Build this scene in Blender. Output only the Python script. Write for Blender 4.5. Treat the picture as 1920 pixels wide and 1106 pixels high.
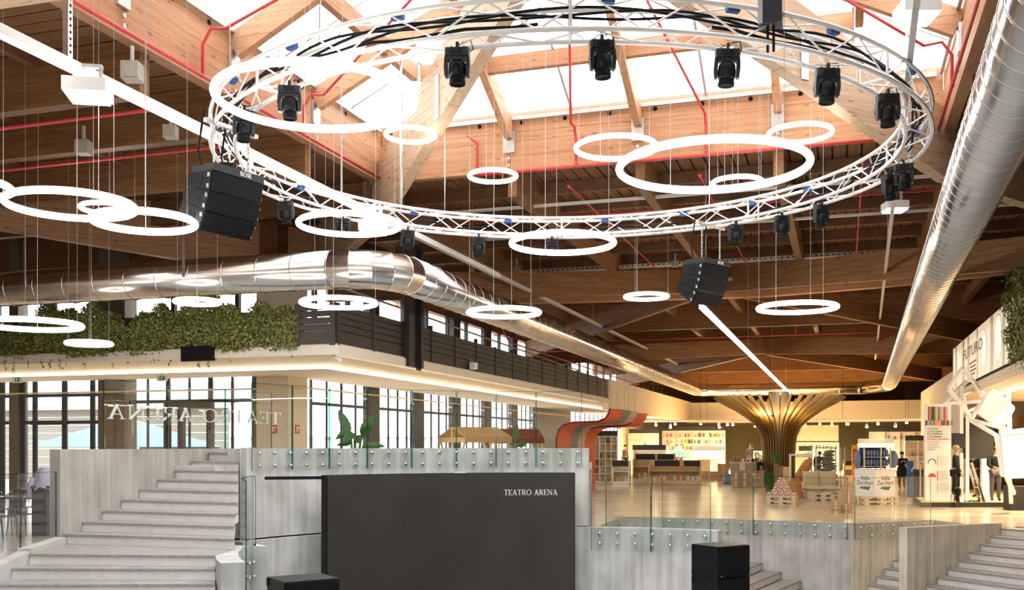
import bpy, math, random
from math import sin, cos, tan, pi, radians, atan, atan2, sqrt, floor as mfloor
from mathutils import Vector, Matrix
random.seed(11)
for o in list(bpy.data.objects): bpy.data.objects.remove(o)
SC = bpy.context.scene
COL = SC.collection

# ------------------------------------------------------------------ camera, sky, exposure
FP = 1900.0                      # focal length in pixels of the 1920 wide frame
TH = atan(620 / FP)              # the hall axis (+Y) vanishes 620 px right of the frame centre
EYE = 1.95                       # eye height over the upper floor (z = 0)
HZ = 835.0                       # horizon row
cam_d = bpy.data.cameras.new('camera')
cam_d.sensor_width = 36.0
cam_d.lens = 36.0 * FP / 1920.0
cam_d.shift_y = (HZ - 553.0) / 1920.0
cam_d.clip_end = 500
cam = bpy.data.objects.new('camera', cam_d)
COL.objects.link(cam)
cam.location = (0, 0, EYE)
cam.rotation_euler = (pi / 2, 0, TH)
SC.camera = cam

world = bpy.data.worlds.new('overcast_sky')
SC.world = world
world.use_nodes = True
bg = world.node_tree.nodes['Background']
bg.inputs[0].default_value = (0.93, 0.97, 1.0, 1)
bg.inputs[1].default_value = 3.2

SC.view_settings.view_transform = 'Standard'
SC.view_settings.look = 'None'
SC.view_settings.gamma = 1.0
SC.view_settings.use_curve_mapping = False
SC.view_settings.exposure = 1.0
SC.cycles.use_denoising = True
SC.cycles.max_bounces = 8
SC.cycles.diffuse_bounces = 4
SC.cycles.transparent_max_bounces = 16
SC.cycles.caustics_reflective = False
SC.cycles.caustics_refractive = False
SC.cycles.sample_clamp_indirect = 6.0

# ------------------------------------------------------------------ photo geometry helpers
ST, CT = sin(TH), cos(TH)
def cam2w(r, d, z): return Vector((r * CT - d * ST, r * ST + d * CT, z))
def W(px, py, d): return cam2w((px - 960) * d / FP, d, EYE - (py - HZ) * d / FP)
def WZ(px, py, z): return W(px, py, (EYE - z) * FP / (py - HZ))
def WY(px, py, y): return W(px, py, y / ((px - 960) / FP * ST + CT))
def WX(px, py, x): return W(px, py, x / ((px - 960) / FP * CT - ST))
AC = Vector((-4.02, 14.9, 0))    # centre of the round arena
def WR(px, R, far=True, c=AC):
    dv = Vector(((px - 960) / FP * CT - ST, (px - 960) / FP * ST + CT))
    a = dv.dot(dv); b = -2 * dv.dot(c.xy); k = c.xy.dot(c.xy) - R * R
    q = max(b * b - 4 * a * k, 0)
    t = (-b + (sqrt(q) if far else -sqrt(q))) / (2 * a)
    return Vector((dv.x * t, dv.y * t, 0))
def ang(p, c=AC): return atan2(p.y - c.y, p.x - c.x)
def pol(a, R, z=0, c=AC): return Vector((c.x + R * cos(a), c.y + R * sin(a), z))

# ------------------------------------------------------------------ materials
MATS = {}
def _nt(name):
    m = bpy.data.materials.new(name); m.use_nodes = True
    nt = m.node_tree; return m, nt, nt.nodes['Principled BSDF']
def N(nt, t, **kw):
    n = nt.nodes.new(t)
    for k, v in kw.items(): setattr(n, k, v)
    return n
def plain(name, col, rough=0.5, metal=0.0, var=0.08, scale=8.0, bump=0.0, spec=0.5, stretch=(1, 1, 1)):
    m, nt, b = _nt(name)
    tc = N(nt, 'ShaderNodeTexCoord'); mp = N(nt, 'ShaderNodeMapping'); mp.inputs['Scale'].default_value = stretch
    nz = N(nt, 'ShaderNodeTexNoise'); nz.inputs['Scale'].default_value = scale; nz.inputs['Detail'].default_value = 4
    rp = N(nt, 'ShaderNodeValToRGB')
    rp.color_ramp.elements[0].position = 0.3; rp.color_ramp.elements[1].position = 0.7
    rp.color_ramp.elements[0].color = tuple(c * (1 - var) for c in col) + (1,)
    rp.color_ramp.elements[1].color = tuple(min(c * (1 + var), 1) for c in col) + (1,)
    L = nt.links.new
    L(tc.outputs['Object'], mp.inputs[0]); L(mp.outputs[0], nz.inputs[0]); L(nz.outputs[0], rp.inputs[0]); L(rp.outputs[0], b.inputs['Base Color'])
    b.inputs['Roughness'].default_value = rough; b.inputs['Metallic'].default_value = metal
    b.inputs['Specular IOR Level'].default_value = spec
    if bump:
        bp = N(nt, 'ShaderNodeBump'); bp.inputs['Strength'].default_value = bump; bp.inputs['Distance'].default_value = 0.02
        L(nz.outputs[0], bp.inputs['Height']); L(bp.outputs[0], b.inputs['Normal'])
    MATS[name] = m; return m
def wood(name, light, dark, axis, rough=0.55, knots=True, lam=0.0):
    """timber with the grain along one object axis, knots and lamination joints"""
    m, nt, b = _nt(name); L = nt.links.new
    tc = N(nt, 'ShaderNodeTexCoord'); mp = N(nt, 'ShaderNodeMapping')
    s = [9.0, 9.0, 9.0]; s['xyz'.index(axis)] = 0.6
    mp.inputs['Scale'].default_value = s
    nz = N(nt, 'ShaderNodeTexNoise'); nz.inputs['Scale'].default_value = 1.6; nz.inputs['Detail'].default_value = 6; nz.inputs['Roughness'].default_value = 0.65
    rp = N(nt, 'ShaderNodeValToRGB'); e = rp.color_ramp.elements
    e[0].position = 0.32; e[1].position = 0.68; e[0].color = dark + (1,); e[1].color = light + (1,)
    L(tc.outputs['Object'], mp.inputs[0]); L(mp.outputs[0], nz.inputs[0]); L(nz.outputs[0], rp.inputs[0])
    out = rp.outputs[0]
    if knots:
        mk = N(nt, 'ShaderNodeMapping'); s2 = [7.0, 7.0, 9.0]; s2['xyz'.index(axis)] = 2.2
        mk.inputs['Scale'].default_value = s2
        vo = N(nt, 'ShaderNodeTexNoise'); vo.inputs['Scale'].default_value = 1.7; vo.inputs['Detail'].default_value = 1.0
        rk = N(nt, 'ShaderNodeValToRGB'); k = rk.color_ramp.elements
        k[0].position = 0.27; k[0].color = (0.45, 0.42, 0.40, 1); k[1].position = 0.33; k[1].color = (1, 1, 1, 1)
        mx = N(nt, 'ShaderNodeMix', data_type='RGBA', blend_type='MULTIPLY'); mx.inputs[0].default_value = 0.75
        L(tc.outputs['Object'], mk.inputs[0]); L(mk.outputs[0], vo.inputs[0]); L(vo.outputs[0], rk.inputs[0])
        L(out, mx.inputs[6]); L(rk.outputs[0], mx.inputs[7]); out = mx.outputs[2]
    if lam:
        sp = N(nt, 'ShaderNodeSeparateXYZ'); L(tc.outputs['Object'], sp.inputs[0])
        md = N(nt, 'ShaderNodeMath', operation='PINGPONG'); md.inputs[1].default_value = lam
        L(sp.outputs['Z'], md.inputs[0])
        rl = N(nt, 'ShaderNodeValToRGB'); k = rl.color_ramp.elements
        k[0].position = 0.0; k[0].color = (0.72, 0.72, 0.72, 1); k[1].position = 0.012; k[1].color = (1, 1, 1, 1)
        L(md.outputs[0], rl.inputs[0])
        mx = N(nt, 'ShaderNodeMix', data_type='RGBA', blend_type='MULTIPLY'); mx.inputs[0].default_value = 1
        L(out, mx.inputs[6]); L(rl.outputs[0], mx.inputs[7]); out = mx.outputs[2]
    L(out, b.inputs['Base Color']); b.inputs['Roughness'].default_value = rough
    b.inputs['Specular IOR Level'].default_value = 0.3
    MATS[name] = m; return m
def emit(name, col, strength):
    m, nt, b = _nt(name)
    b.inputs['Base Color'].default_value = (0.8, 0.8, 0.8, 1)
    b.inputs['Emission Color'].default_value = col + (1,); b.inputs['Emission Strength'].default_value = strength
    MATS[name] = m; return m
def glass(name, tint, f0=0.04, f1=0.55, rough=0.0):
    """thin pane: see-through with a reflection that grows at glancing angles"""
    m, nt, b = _nt(name); L = nt.links.new
    nt.nodes.remove(b)
    tr = N(nt, 'ShaderNodeBsdfTransparent'); tr.inputs[0].default_value = tint + (1,)
    gl = N(nt, 'ShaderNodeBsdfGlossy'); gl.inputs['Roughness'].default_value = rough
    lw = N(nt, 'ShaderNodeLayerWeight'); lw.inputs['Blend'].default_value = 0.25
    mr = N(nt, 'ShaderNodeMapRange'); mr.inputs[3].default_value = f0; mr.inputs[4].default_value = f1
    mx = N(nt, 'ShaderNodeMixShader')
    L(lw.outputs['Facing'], mr.inputs[0]); L(mr.outputs[0], mx.inputs[0]); L(tr.outputs[0], mx.inputs[1]); L(gl.outputs[0], mx.inputs[2])
    L(mx.outputs[0], nt.nodes['Material Output'].inputs[0])
    MATS[name] = m; return m
def concrete(name, col, var=0.16):
    """board-marked concrete: u (metres along the wall) and v (height) come from the mesh"""
    m, nt, b = _nt(name); L = nt.links.new
    uv = N(nt, 'ShaderNodeUVMap')
    mp = N(nt, 'ShaderNodeMapping'); mp.inputs['Scale'].default_value = (7.5, 0.35, 1)
    n1 = N(nt, 'ShaderNodeTexNoise'); n1.inputs['Scale'].default_value = 1.0; n1.inputs['Detail'].default_value = 3
    n2 = N(nt, 'ShaderNodeTexNoise'); n2.inputs['Scale'].default_value = 1.3; n2.inputs['Detail'].default_value = 7
    ad = N(nt, 'ShaderNodeMath', operation='ADD')
    rp = N(nt, 'ShaderNodeValToRGB'); e = rp.color_ramp.elements
    e[0].position = 0.75; e[1].position = 1.25
    md = N(nt, 'ShaderNodeMath', operation='MULTIPLY'); md.inputs[1].default_value = 0.5
    e[0].position = 0.36; e[1].position = 0.62
    e[0].color = tuple(c * (1 - var) for c in col) + (1,); e[1].color = tuple(min(1, c * (1 + var)) for c in col) + (1,)
    L(uv.outputs[0], mp.inputs[0]); L(mp.outputs[0], n1.inputs[0]); L(uv.outputs[0], n2.inputs[0])
    L(n1.outputs[0], ad.inputs[0]); L(n2.outputs[0], ad.inputs[1]); L(ad.outputs[0], md.inputs[0]); L(md.outputs[0], rp.inputs[0])
    vo = N(nt, 'ShaderNodeTexVoronoi'); vo.inputs['Scale'].default_value = 4.5
    rk = N(nt, 'ShaderNodeValToRGB'); k = rk.color_ramp.elements
    k[0].position = 0.035; k[0].color = (0.5, 0.48, 0.46, 1); k[1].position = 0.075; k[1].color = (1, 1, 1, 1)
    mx = N(nt, 'ShaderNodeMix', data_type='RGBA', blend_type='MULTIPLY'); mx.inputs[0].default_value = 0.8
    L(uv.outputs[0], vo.inputs[0]); L(vo.outputs['Distance'], rk.inputs[0]); L(rp.outputs[0], mx.inputs[6]); L(rk.outputs[0], mx.inputs[7])
    L(mx.outputs[2], b.inputs['Base Color']); b.inputs['Roughness'].default_value = 0.75
    bp = N(nt, 'ShaderNodeBump'); bp.inputs['Strength'].default_value = 0.25; bp.inputs['Distance'].default_value = 0.02
    L(ad.outputs[0], bp.inputs['Height']); L(bp.outputs[0], b.inputs['Normal'])
    MATS[name] = m; return m

GL_L, GL_D = (0.57, 0.315, 0.175), (0.41, 0.20, 0.095)
for ax in 'xyz':
    wood('glulam_' + ax, GL_L, GL_D, ax, lam=0.16)
    wood('beam_' + ax, (0.28, 0.145, 0.062), (0.175, 0.08, 0.032), ax, lam=0.16)  # same timber darkened for beams out of the skylight's light
wood('hip_x', (0.60, 0.43, 0.29), (0.45, 0.29, 0.17), 'x', lam=0.16)  # same timber paled for the skylight falling on the hips
wood('deck_x', (0.235, 0.115, 0.050), (0.135, 0.058, 0.023), 'x', rough=0.6)
wood('deck_y', (0.235, 0.115, 0.050), (0.135, 0.058, 0.023), 'y', rough=0.6)
plain('deck_back', (0.02, 0.010, 0.005), 0.8)
plain('joist_wood', (0.15, 0.07, 0.03), 0.6, var=0.25, scale=3)
concrete('concrete', (0.56, 0.555, 0.53), 0.26)
concrete('concrete_warm_lit', (0.58, 0.535, 0.45), 0.24)  # same concrete with warm light tinted into its colour
concrete('concrete_tan', (0.43, 0.41, 0.365), 0.24)
plain('concrete_smooth', (0.58, 0.57, 0.55), 0.7, var=0.12, scale=2.5)
plain('step_riser', (0.78, 0.76, 0.73), 0.7, var=0.06)
plain('step_tread', (0.36, 0.335, 0.325), 0.65, var=0.15, scale=14)
plain('floor_stone', (0.66, 0.52, 0.38), 0.20, var=0.16, scale=0.55, spec=0.5)
plain('stage_floor', (0.30, 0.29, 0.28), 0.5)
plain('white_paint', (0.86, 0.85, 0.82), 0.5, var=0.03)
plain('truss_metal', (0.93, 0.92, 0.91), 0.25, metal=0.1, var=0.03)
plain('cream_wall', (0.80, 0.70, 0.54), 0.7, var=0.04)
plain('white_wall', (0.84, 0.78, 0.66), 0.7, var=0.03)
plain('olive_wall', (0.42, 0.34, 0.17), 0.8, var=0.06)
plain('black_plastic', (0.008, 0.008, 0.009), 0.42, var=0.3, scale=40, spec=0.25)
plain('black_grille', (0.007, 0.007, 0.008), 0.75, var=0.5, scale=120, bump=0.3, spec=0.2)
plain('grey_plastic', (0.028, 0.029, 0.032), 0.45, spec=0.3)
plain('screen_black', (0.030, 0.026, 0.024), 0.5, var=0.22, scale=1.2)
plain('dark_frame', (0.06, 0.065, 0.07), 0.45)
plain('brown_column', (0.16, 0.13, 0.10), 0.6)
plain('black_board', (0.026, 0.021, 0.017), 0.6, var=0.3, scale=3)
plain('board_taupe', (0.075, 0.062, 0.05), 0.6, var=0.2)
plain('galvanised', (0.62, 0.63, 0.64), 0.35, metal=0.9, var=0.1)
plain('shaded_box', (0.36, 0.33, 0.29), 0.6)  # white boxes toned grey for the shade up on the beams
plain('grey_tray', (0.55, 0.54, 0.52), 0.5, metal=0.2)
plain('steel', (0.75, 0.75, 0.76), 0.18, metal=1.0, var=0.04)
plain('duct_metal', (0.70, 0.67, 0.63), 0.19, metal=1.0, var=0.07, scale=2.5)
plain('red_pipe', (0.62, 0.05, 0.055), 0.4)
plain('blue_strap', (0.02, 0.09, 0.32), 0.5)
plain('cable_black', (0.007, 0.007, 0.008), 0.7, spec=0.2)
plain('wire', (0.45, 0.44, 0.43), 0.5)
plain('pure_white', (0.90, 0.90, 0.89), 0.5, var=0.01)
plain('gold', (0.32, 0.185, 0.045), 0.42, metal=0.35, var=0.12)
plain('ivy_leaf', (0.21, 0.225, 0.055), 0.38, var=0.75, scale=16)
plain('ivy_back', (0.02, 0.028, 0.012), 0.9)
plain('palm_leaf', (0.05, 0.16, 0.03), 0.4, var=0.3)
plain('grass_leaf', (0.12, 0.25, 0.05), 0.5, var=0.3)
plain('light_wood', (0.78, 0.58, 0.34), 0.5, var=0.1, scale=3)
plain('shelf_white', (0.88, 0.80, 0.64), 0.5, var=0.02)
plain('pallet_wood', (0.72, 0.60, 0.44), 0.7, var=0.15, scale=6)
plain('old_wood', (0.36, 0.25, 0.13), 0.75, var=0.3, scale=6)
plain('cardboard', (0.50, 0.34, 0.19), 0.8, var=0.08)
plain('label_black', (0.018, 0.017, 0.016), 0.6)
plain('linen', (0.60, 0.50, 0.34), 0.9, var=0.08, scale=30)
plain('skin', (0.56, 0.33, 0.22), 0.55)
plain('cloth_black', (0.010, 0.010, 0.011), 0.9)
plain('cloth_grey', (0.10, 0.095, 0.09), 0.9)
plain('cloth_white', (0.8, 0.78, 0.75), 0.9)
plain('cloth_green', (0.03, 0.09, 0.08), 0.9)
plain('cloth_brown', (0.13, 0.07, 0.05), 0.9)
plain('hair_dark', (0.012, 0.008, 0.006), 0.6)
plain('hair_brown', (0.10, 0.05, 0.02), 0.6)
plain('canvas_tan', (0.52, 0.36, 0.17), 0.8, var=0.1)
plain('canvas_brown', (0.20, 0.055, 0.025), 0.8, var=0.1)
plain('terracotta', (0.60, 0.12, 0.045), 0.6)
plain('ribbon_red', (0.66, 0.13, 0.045), 0.5)
plain('ribbon_dark', (0.22, 0.01, 0.02), 0.5)
plain('ribbon_grey', (0.22, 0.20, 0.18), 0.5)
plain('ribbon_beige', (0.52, 0.42, 0.30), 0.5)
plain('jacket_lilac', (0.62, 0.62, 0.86), 0.8, var=0.06)
plain('table_dark', (0.03, 0.03, 0.035), 0.4)
plain('exit_green', (0.02, 0.42, 0.14), 0.5)
plain('sign_red', (0.62, 0.03, 0.03), 0.5)
plain('sign_yellow', (0.85, 0.52, 0.01), 0.5)
plain('text_dark', (0.05, 0.05, 0.06), 0.7)
plain('text_green', (0.02, 0.14, 0.10), 0.7)
plain('text_blue', (0.25, 0.35, 0.60), 0.7)
plain('siding', (0.20, 0.195, 0.165), 0.7, var=0.04)
plain('roof_grey', (0.30, 0.31, 0.32), 0.6)
plain('tent_cloth', (0.13, 0.20, 0.30), 0.7)
plain('tent_blue', (0.36, 0.56, 0.82), 0.7)
plain('asphalt', (0.42, 0.42, 0.42), 0.9)
plain('can_white', (0.80, 0.74, 0.66), 0.4, var=0.02)
plain('can_red', (0.72, 0.10, 0.06), 0.4)
plain('bag_blue', (0.16, 0.20, 0.34), 0.5, var=0.3, scale=20)
plain('poster_blue', (0.02, 0.10, 0.30), 0.5)
plain('rubber', (0.02, 0.02, 0.02), 0.8)
plain('hose_green', (0.02, 0.20, 0.05), 0.5)
plain('sack_orange', (0.50, 0.22, 0.07), 0.8, var=0.2)
plain('sack_grey', (0.20, 0.18, 0.14), 0.85, var=0.3, scale=7)
plain('bottle_glass', (0.8, 0.85, 0.85), 0.2)
BOOKS = [plain('book_%s' % n, c, 0.6) for n, c in (('red', (0.5, 0.06, 0.04)), ('orange', (0.75, 0.28, 0.05)), ('yellow', (0.8, 0.55, 0.1)),
         ('blue', (0.05, 0.16, 0.40)), ('green', (0.08, 0.26, 0.08)), ('white', (0.82, 0.80, 0.74)), ('pink', (0.7, 0.25, 0.3)), ('dark', (0.05, 0.045, 0.04)), ('beige', (0.6, 0.45, 0.28)))]
emit('led_ring', (1.0, 0.965, 0.93), 9.0)
emit('led_strip', (1.0, 0.95, 0.88), 7.0)
emit('led_canopy', (1.0, 0.95, 0.88), 1.9)
emit('led_linear', (1.0, 0.88, 0.70), 22.0)
emit('trunking_glow', (1.0, 0.93, 0.82), 4.0)
emit('flood_lens', (1.0, 0.93, 0.82), 22.0)
emit('spot_lens', (1.0, 0.86, 0.62), 60.0)
emit('sign_light', (1.0, 0.80, 0.56), 0.28)
glass('clear_glass', (0.93, 0.97, 0.955), 0.03, 0.45)
glass('window_glass', (0.95, 0.97, 0.98), 0.03, 0.4)
glass('edge_glass', (0.16, 0.55, 0.52), 0.10, 0.4)
glass('ghost_plastic', (0.50, 0.52, 0.60), 0.22, 0.8, 0.05)

# ------------------------------------------------------------------ mesh helpers
def WM(o):
    m = o.matrix_basis.copy()
    while o.parent: o = o.parent; m = o.matrix_basis @ m
    return m
class MB:
    def __init__(s): s.v = []; s.f = []; s.uv = []; s.u = False
    def add(s, vs, fs, uvs=None):
        n = len(s.v); s.v += [Vector(p) for p in vs]; s.f += [tuple(i + n for i in f) for f in fs]
        s.uv += (uvs or [None] * len(fs)); s.u = s.u or uvs is not None
        return s
    def box(s, lo, hi, M=None):
        (a, b, c), (d, e, f) = lo, hi
        vs = [Vector(p) for p in ((a, b, c), (d, b, c), (d, e, c), (a, e, c), (a, b, f), (d, b, f), (d, e, f), (a, e, f))]
        if M is not None: vs = [M @ p for p in vs]
        return s.add(vs, [(0, 3, 2, 1), (4, 5, 6, 7), (0, 1, 5, 4), (1, 2, 6, 5), (2, 3, 7, 6), (3, 0, 4, 7)])
    def cbox(s, c, sz, M=None):
        c = Vector(c); h = Vector(sz) / 2
        return s.box(c - h, c + h, M)
    def bar(s, p, q, w, h, up=(0, 0, 1)):
        """rectangular bar from p to q: w sideways, h along up"""
        p = Vector(p); q = Vector(q); d = (q - p).normalized(); up = Vector(up)
        x = d.cross(up)
        if x.length < 1e-4: x = d.cross(Vector((1, 0, 0)))
        x.normalize(); z = x.cross(d)
        vs = [e + x * (a * w / 2) + z * (b * h / 2) for e in (p, q) for a, b in ((-1, -1), (1, -1), (1, 1), (-1, 1))]
        return s.add(vs, [(0, 1, 2, 3), (7, 6, 5, 4), (0, 4, 5, 1), (1, 5, 6, 2), (2, 6, 7, 3), (3, 7, 4, 0)])
    def tube(s, path, r, n=8, closed=False, cap=True):
        path = [Vector(p) for p in path]; k = len(path)
        rr = r if isinstance(r, (list, tuple)) else [r] * k
        vs = []; prev = None
        for i, p in enumerate(path):
            if closed: t = path[(i + 1) % k] - path[i - 1]
            else: t = path[min(i + 1, k - 1)] - path[max(i - 1, 0)]
            t.normalize()
            if prev is None:
                a = Vector((0, 0, 1)) if abs(t.z) < 0.9 else Vector((1, 0, 0))
                x = t.cross(a).normalized()
            else:
                x = prev - t * prev.dot(t)
                x = x.normalized() if x.length > 1e-6 else t.cross(Vector((0, 0, 1))).normalized()
            prev = x; y = t.cross(x)
            vs += [p + (x * cos(2 * pi * j / n) + y * sin(2 * pi * j / n)) * rr[i] for j in range(n)]
        fs = []
        for i in range(k if closed else k - 1):
            a = i * n; b = ((i + 1) % k) * n
            fs += [(a + j, a + (j + 1) % n, b + (j + 1) % n, b + j) for j in range(n)]
        if cap and not closed:
            fs += [tuple(range(n - 1, -1, -1)), tuple(range((k - 1) * n, k * n))]
        return s.add(vs, fs)
    def cyl(s, p, q, r, n=12, r2=None): return s.tube([p, q], [r, r if r2 is None else r2], n)
    def lathe(s, prof, n=16, M=None, c=(0, 0, 0)):
        c = Vector(c)
        vs = [c + Vector((r * cos(2 * pi * j / n), r * sin(2 * pi * j / n), z)) for r, z in prof for j in range(n)]
        if M is not None: vs = [M @ p for p in vs]
        fs = [(i * n + j, i * n + (j + 1) % n, (i + 1) * n + (j + 1) % n, (i + 1) * n + j) for i in range(len(prof) - 1) for j in range(n)]
        if prof[0][0] > 1e-4: fs.append(tuple(range(n - 1, -1, -1)))
        if prof[-1][0] > 1e-4: fs.append(tuple(range((len(prof) - 1) * n, len(prof) * n)))
        return s.add(vs, fs)
    def prism(s, poly, z0, z1, M=None):
        n = len(poly)
        vs = [Vector((p[0], p[1], z0)) for p in poly] + [Vector((p[0], p[1], z1)) for p in poly]
        if M is not None: vs = [M @ p for p in vs]
        return s.add(vs, [tuple(range(n - 1, -1, -1)), tuple(range(n, 2 * n))] + [(i, (i + 1) % n, (i + 1) % n + n, i + n) for i in range(n)])
    def slab(s, a, b):
        """solid between two equal rings of points"""
        n = len(a)
        return s.add(list(a) + list(b), [tuple(range(n - 1, -1, -1)), tuple(range(n, 2 * n))] + [(i, (i + 1) % n, (i + 1) % n + n, i + n) for i in range(n)])
    def ball(s, c, r, n=10, k=7, M=None):
        r = r if isinstance(r, (tuple, list)) else (r, r, r); c = Vector(c)
        vs = []; fs = []
        for i in range(k + 1):
            a = pi * i / k - pi / 2
            for j in range(n):
                t = 2 * pi * j / n
                vs.append(c + Vector((r[0] * cos(a) * cos(t), r[1] * cos(a) * sin(t), r[2] * sin(a))))
        if M is not None: vs = [M @ p for p in vs]
        for i in range(k): fs += [(i * n + j, i * n + (j + 1) % n, (i + 1) * n + (j + 1) % n, (i + 1) * n + j) for j in range(n)]
        return s.add(vs, fs)
    def mesh(s, name, smooth=False):
        me = bpy.data.meshes.new(name)
        me.from_pydata([tuple(p) for p in s.v], [], s.f)
        if s.u:
            lay = me.uv_layers.new(name='UVMap'); d = lay.data; i = 0
            for f, uv in zip(s.f, s.uv):
                for j in range(len(f)):
                    d[i].uv = uv[j] if uv else (0, 0); i += 1
        if smooth: me.polygons.foreach_set('use_smooth', [True] * len(me.polygons))
        me.update(); return me
    def build(s, name, mat, parent=None, smooth=False, world=True, origin=None):
        """one object; vertices are given in world space (world=True) or in the parent's space"""
        if parent is not None and world:
            inv = WM(parent).inverted(); s.v = [inv @ p for p in s.v]
        if origin is None:
            xs = [p.x for p in s.v]; ys = [p.y for p in s.v]; zs = [p.z for p in s.v]
            o = Vector(((min(xs) + max(xs)) / 2, (min(ys) + max(ys)) / 2, min(zs)))
        else: o = Vector(origin)
        s.v = [p - o for p in s.v]
        me = s.mesh(name, smooth)
        me.materials.append(MATS[mat] if isinstance(mat, str) else mat)
        ob = bpy.data.objects.new(name, me); COL.objects.link(ob)
        ob.location = o; ob.parent = parent
        return ob
def tag(o, label, cat=None, group=None, kind=None):
    o['label'] = label
    if cat: o['category'] = cat
    if group: o['group'] = group
    if kind: o['kind'] = kind
    return o
def thing(name, label, cat, loc=(0, 0, 0), rz=0.0, group=None, kind=None, rot=None):
    o = bpy.data.objects.new(name, None); COL.objects.link(o); o.empty_display_size = 0.1
    o.location = loc; o.rotation_euler = rot or (0, 0, rz)
    return tag(o, label, cat, group, kind)
def put(me, name, mat, parent, loc=(0, 0, 0), rot=(0, 0, 0), scale=(1, 1, 1)):
    """another object on a shared mesh, placed in the parent's space"""
    if not me.materials: me.materials.append(MATS[mat])
    o = bpy.data.objects.new(name, me); COL.objects.link(o)
    o.parent = parent; o.location = loc; o.rotation_euler = rot; o.scale = scale
    return o
def kids(o): return [c for c in bpy.data.objects if c.parent == o]
def copy_tree(o, parent=None, tree=None):
    c = o.copy(); COL.objects.link(c); c.parent = parent
    for ch in list(o.children): copy_tree(ch, c)
    return c
def arc(a0, a1, R, n, z=0, c=AC): return [pol(a0 + (a1 - a0) * i / n, R, z, c) for i in range(n + 1)]
def offset(path, w):
    """plan polyline shifted sideways (left of travel positive)"""
    out = []
    for i, p in enumerate(path):
        t = path[min(i + 1, len(path) - 1)] - path[max(i - 1, 0)]
        t.z = 0; t.normalize()
        out.append(p + Vector((-t.y, t.x, 0)) * w)
    return out
def resample(path, step):
    out = [path[0].copy()]; acc = 0
    for a, b in zip(path[:-1], path[1:]):
        L = (b - a).length; n = max(1, round(L / step))
        out += [a.lerp(b, (i + 1) / n) for i in range(n)]
    return out
def wall_strip(name, path, thick, z0, z1, mat, boards=0.0, parent=None, step=0.13, ztop=None):
    """board-marked wall along a plan path; front face is right of travel; boards = relief depth"""
    path = resample([Vector((p.x, p.y, 0)) for p in path], step)
    front = offset(path, 0); back = offset(path, thick)
    m = MB(); u = 0; n = len(path)
    for i in range(n - 1):
        L = (path[i + 1] - path[i]).length
        off = random.uniform(0, boards) if boards else 0
        nrm = (back[i] - front[i]).normalized() * off; nr2 = (back[i + 1] - front[i + 1]).normalized() * off
        f0 = front[i] + nrm; f1 = front[i + 1] + nr2; b0 = back[i]; b1 = back[i + 1]
        za = z1 if ztop is None else z1 + (ztop - z1) * i / (n - 1); zb = z1 if ztop is None else z1 + (ztop - z1) * (i + 1) / (n - 1)
        pts = [f0 + Vector((0, 0, z0)), f1 + Vector((0, 0, z0)), b1 + Vector((0, 0, z0)), b0 + Vector((0, 0, z0)),
               f0 + Vector((0, 0, za)), f1 + Vector((0, 0, zb)), b1 + Vector((0, 0, zb)), b0 + Vector((0, 0, za))]
        fs = [(0, 1, 5, 4), (4, 5, 6, 7), (2, 3, 7, 6)]
        uvs = [[(u, z0), (u + L, z0), (u + L, zb), (u, za)], [(u, 0), (u + L, 0), (u + L, thick), (u, thick)], [(u + L, z0), (u, z0), (u, za), (u + L, zb)]]
        fs += [(3, 0, 4, 7)]; uvs += [[(u, z0), (u + thick, z0), (u + thick, za), (u, za)]]
        fs += [(1, 2, 6, 5)]; uvs += [[(u, z0), (u + thick, z0), (u + thick, zb), (u, zb)]]
        m.add(pts, fs, uvs); u += L
    return m.build(name, mat, parent)
# ------------------------------------------------------------------ the ground, floors and hall shell
ZS = -1.7                         # stage level
C1 = WZ(1597, 983, 0.0); C2 = WZ(1752, 975, 0.0)
U45 = (C2 - C1).normalized(); V45 = Vector((U45.y, -U45.x, 0))
PF = W(1880, 981, 23.9); PN = W(1702, 990, 22.5); PF.z = PN.z = 0
R_OUT = (C1 - AC).xy.length; R_IN = 6.65
aC1 = ang(C1); aL = radians(98)
hole = [C1, C2, C2 + V45 * ((PF - C2).dot(V45) - 0.1), PF, PF + V45 * 9]
hole += [Vector((10.5, 12, 0)), Vector((8.6, 9, 0))] + [pol(radians(a), 12.3) for a in range(-28, -150, -8)]
hole += [Vector((-12.0, 5.5, 0)), Vector((-12.05, 10, 0)), Vector((-12.25, 13.7, 0)), Vector((-11.3, 17.6, 0))]
hole += [pol(radians(a), 8.2) for a in (150, 140, 130, 120, 110, 101)] + arc(aL, aC1, R_OUT, 14)[:-1]
XL, XR, YB, YF = -46.0, 26.0, -16.0, 84.0
def to_rect(p):
    d = p - AC; t = 1e9
    if d.x > 1e-6: t = min(t, (XR - AC.x) / d.x)
    if d.x < -1e-6: t = min(t, (XL - AC.x) / d.x)
    if d.y > 1e-6: t = min(t, (YF - AC.y) / d.y)
    if d.y < -1e-6: t = min(t, (YB - AC.y) / d.y)
    return AC + d * t
ring_pts = sorted(hole, key=lambda p: ang(p))
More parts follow.
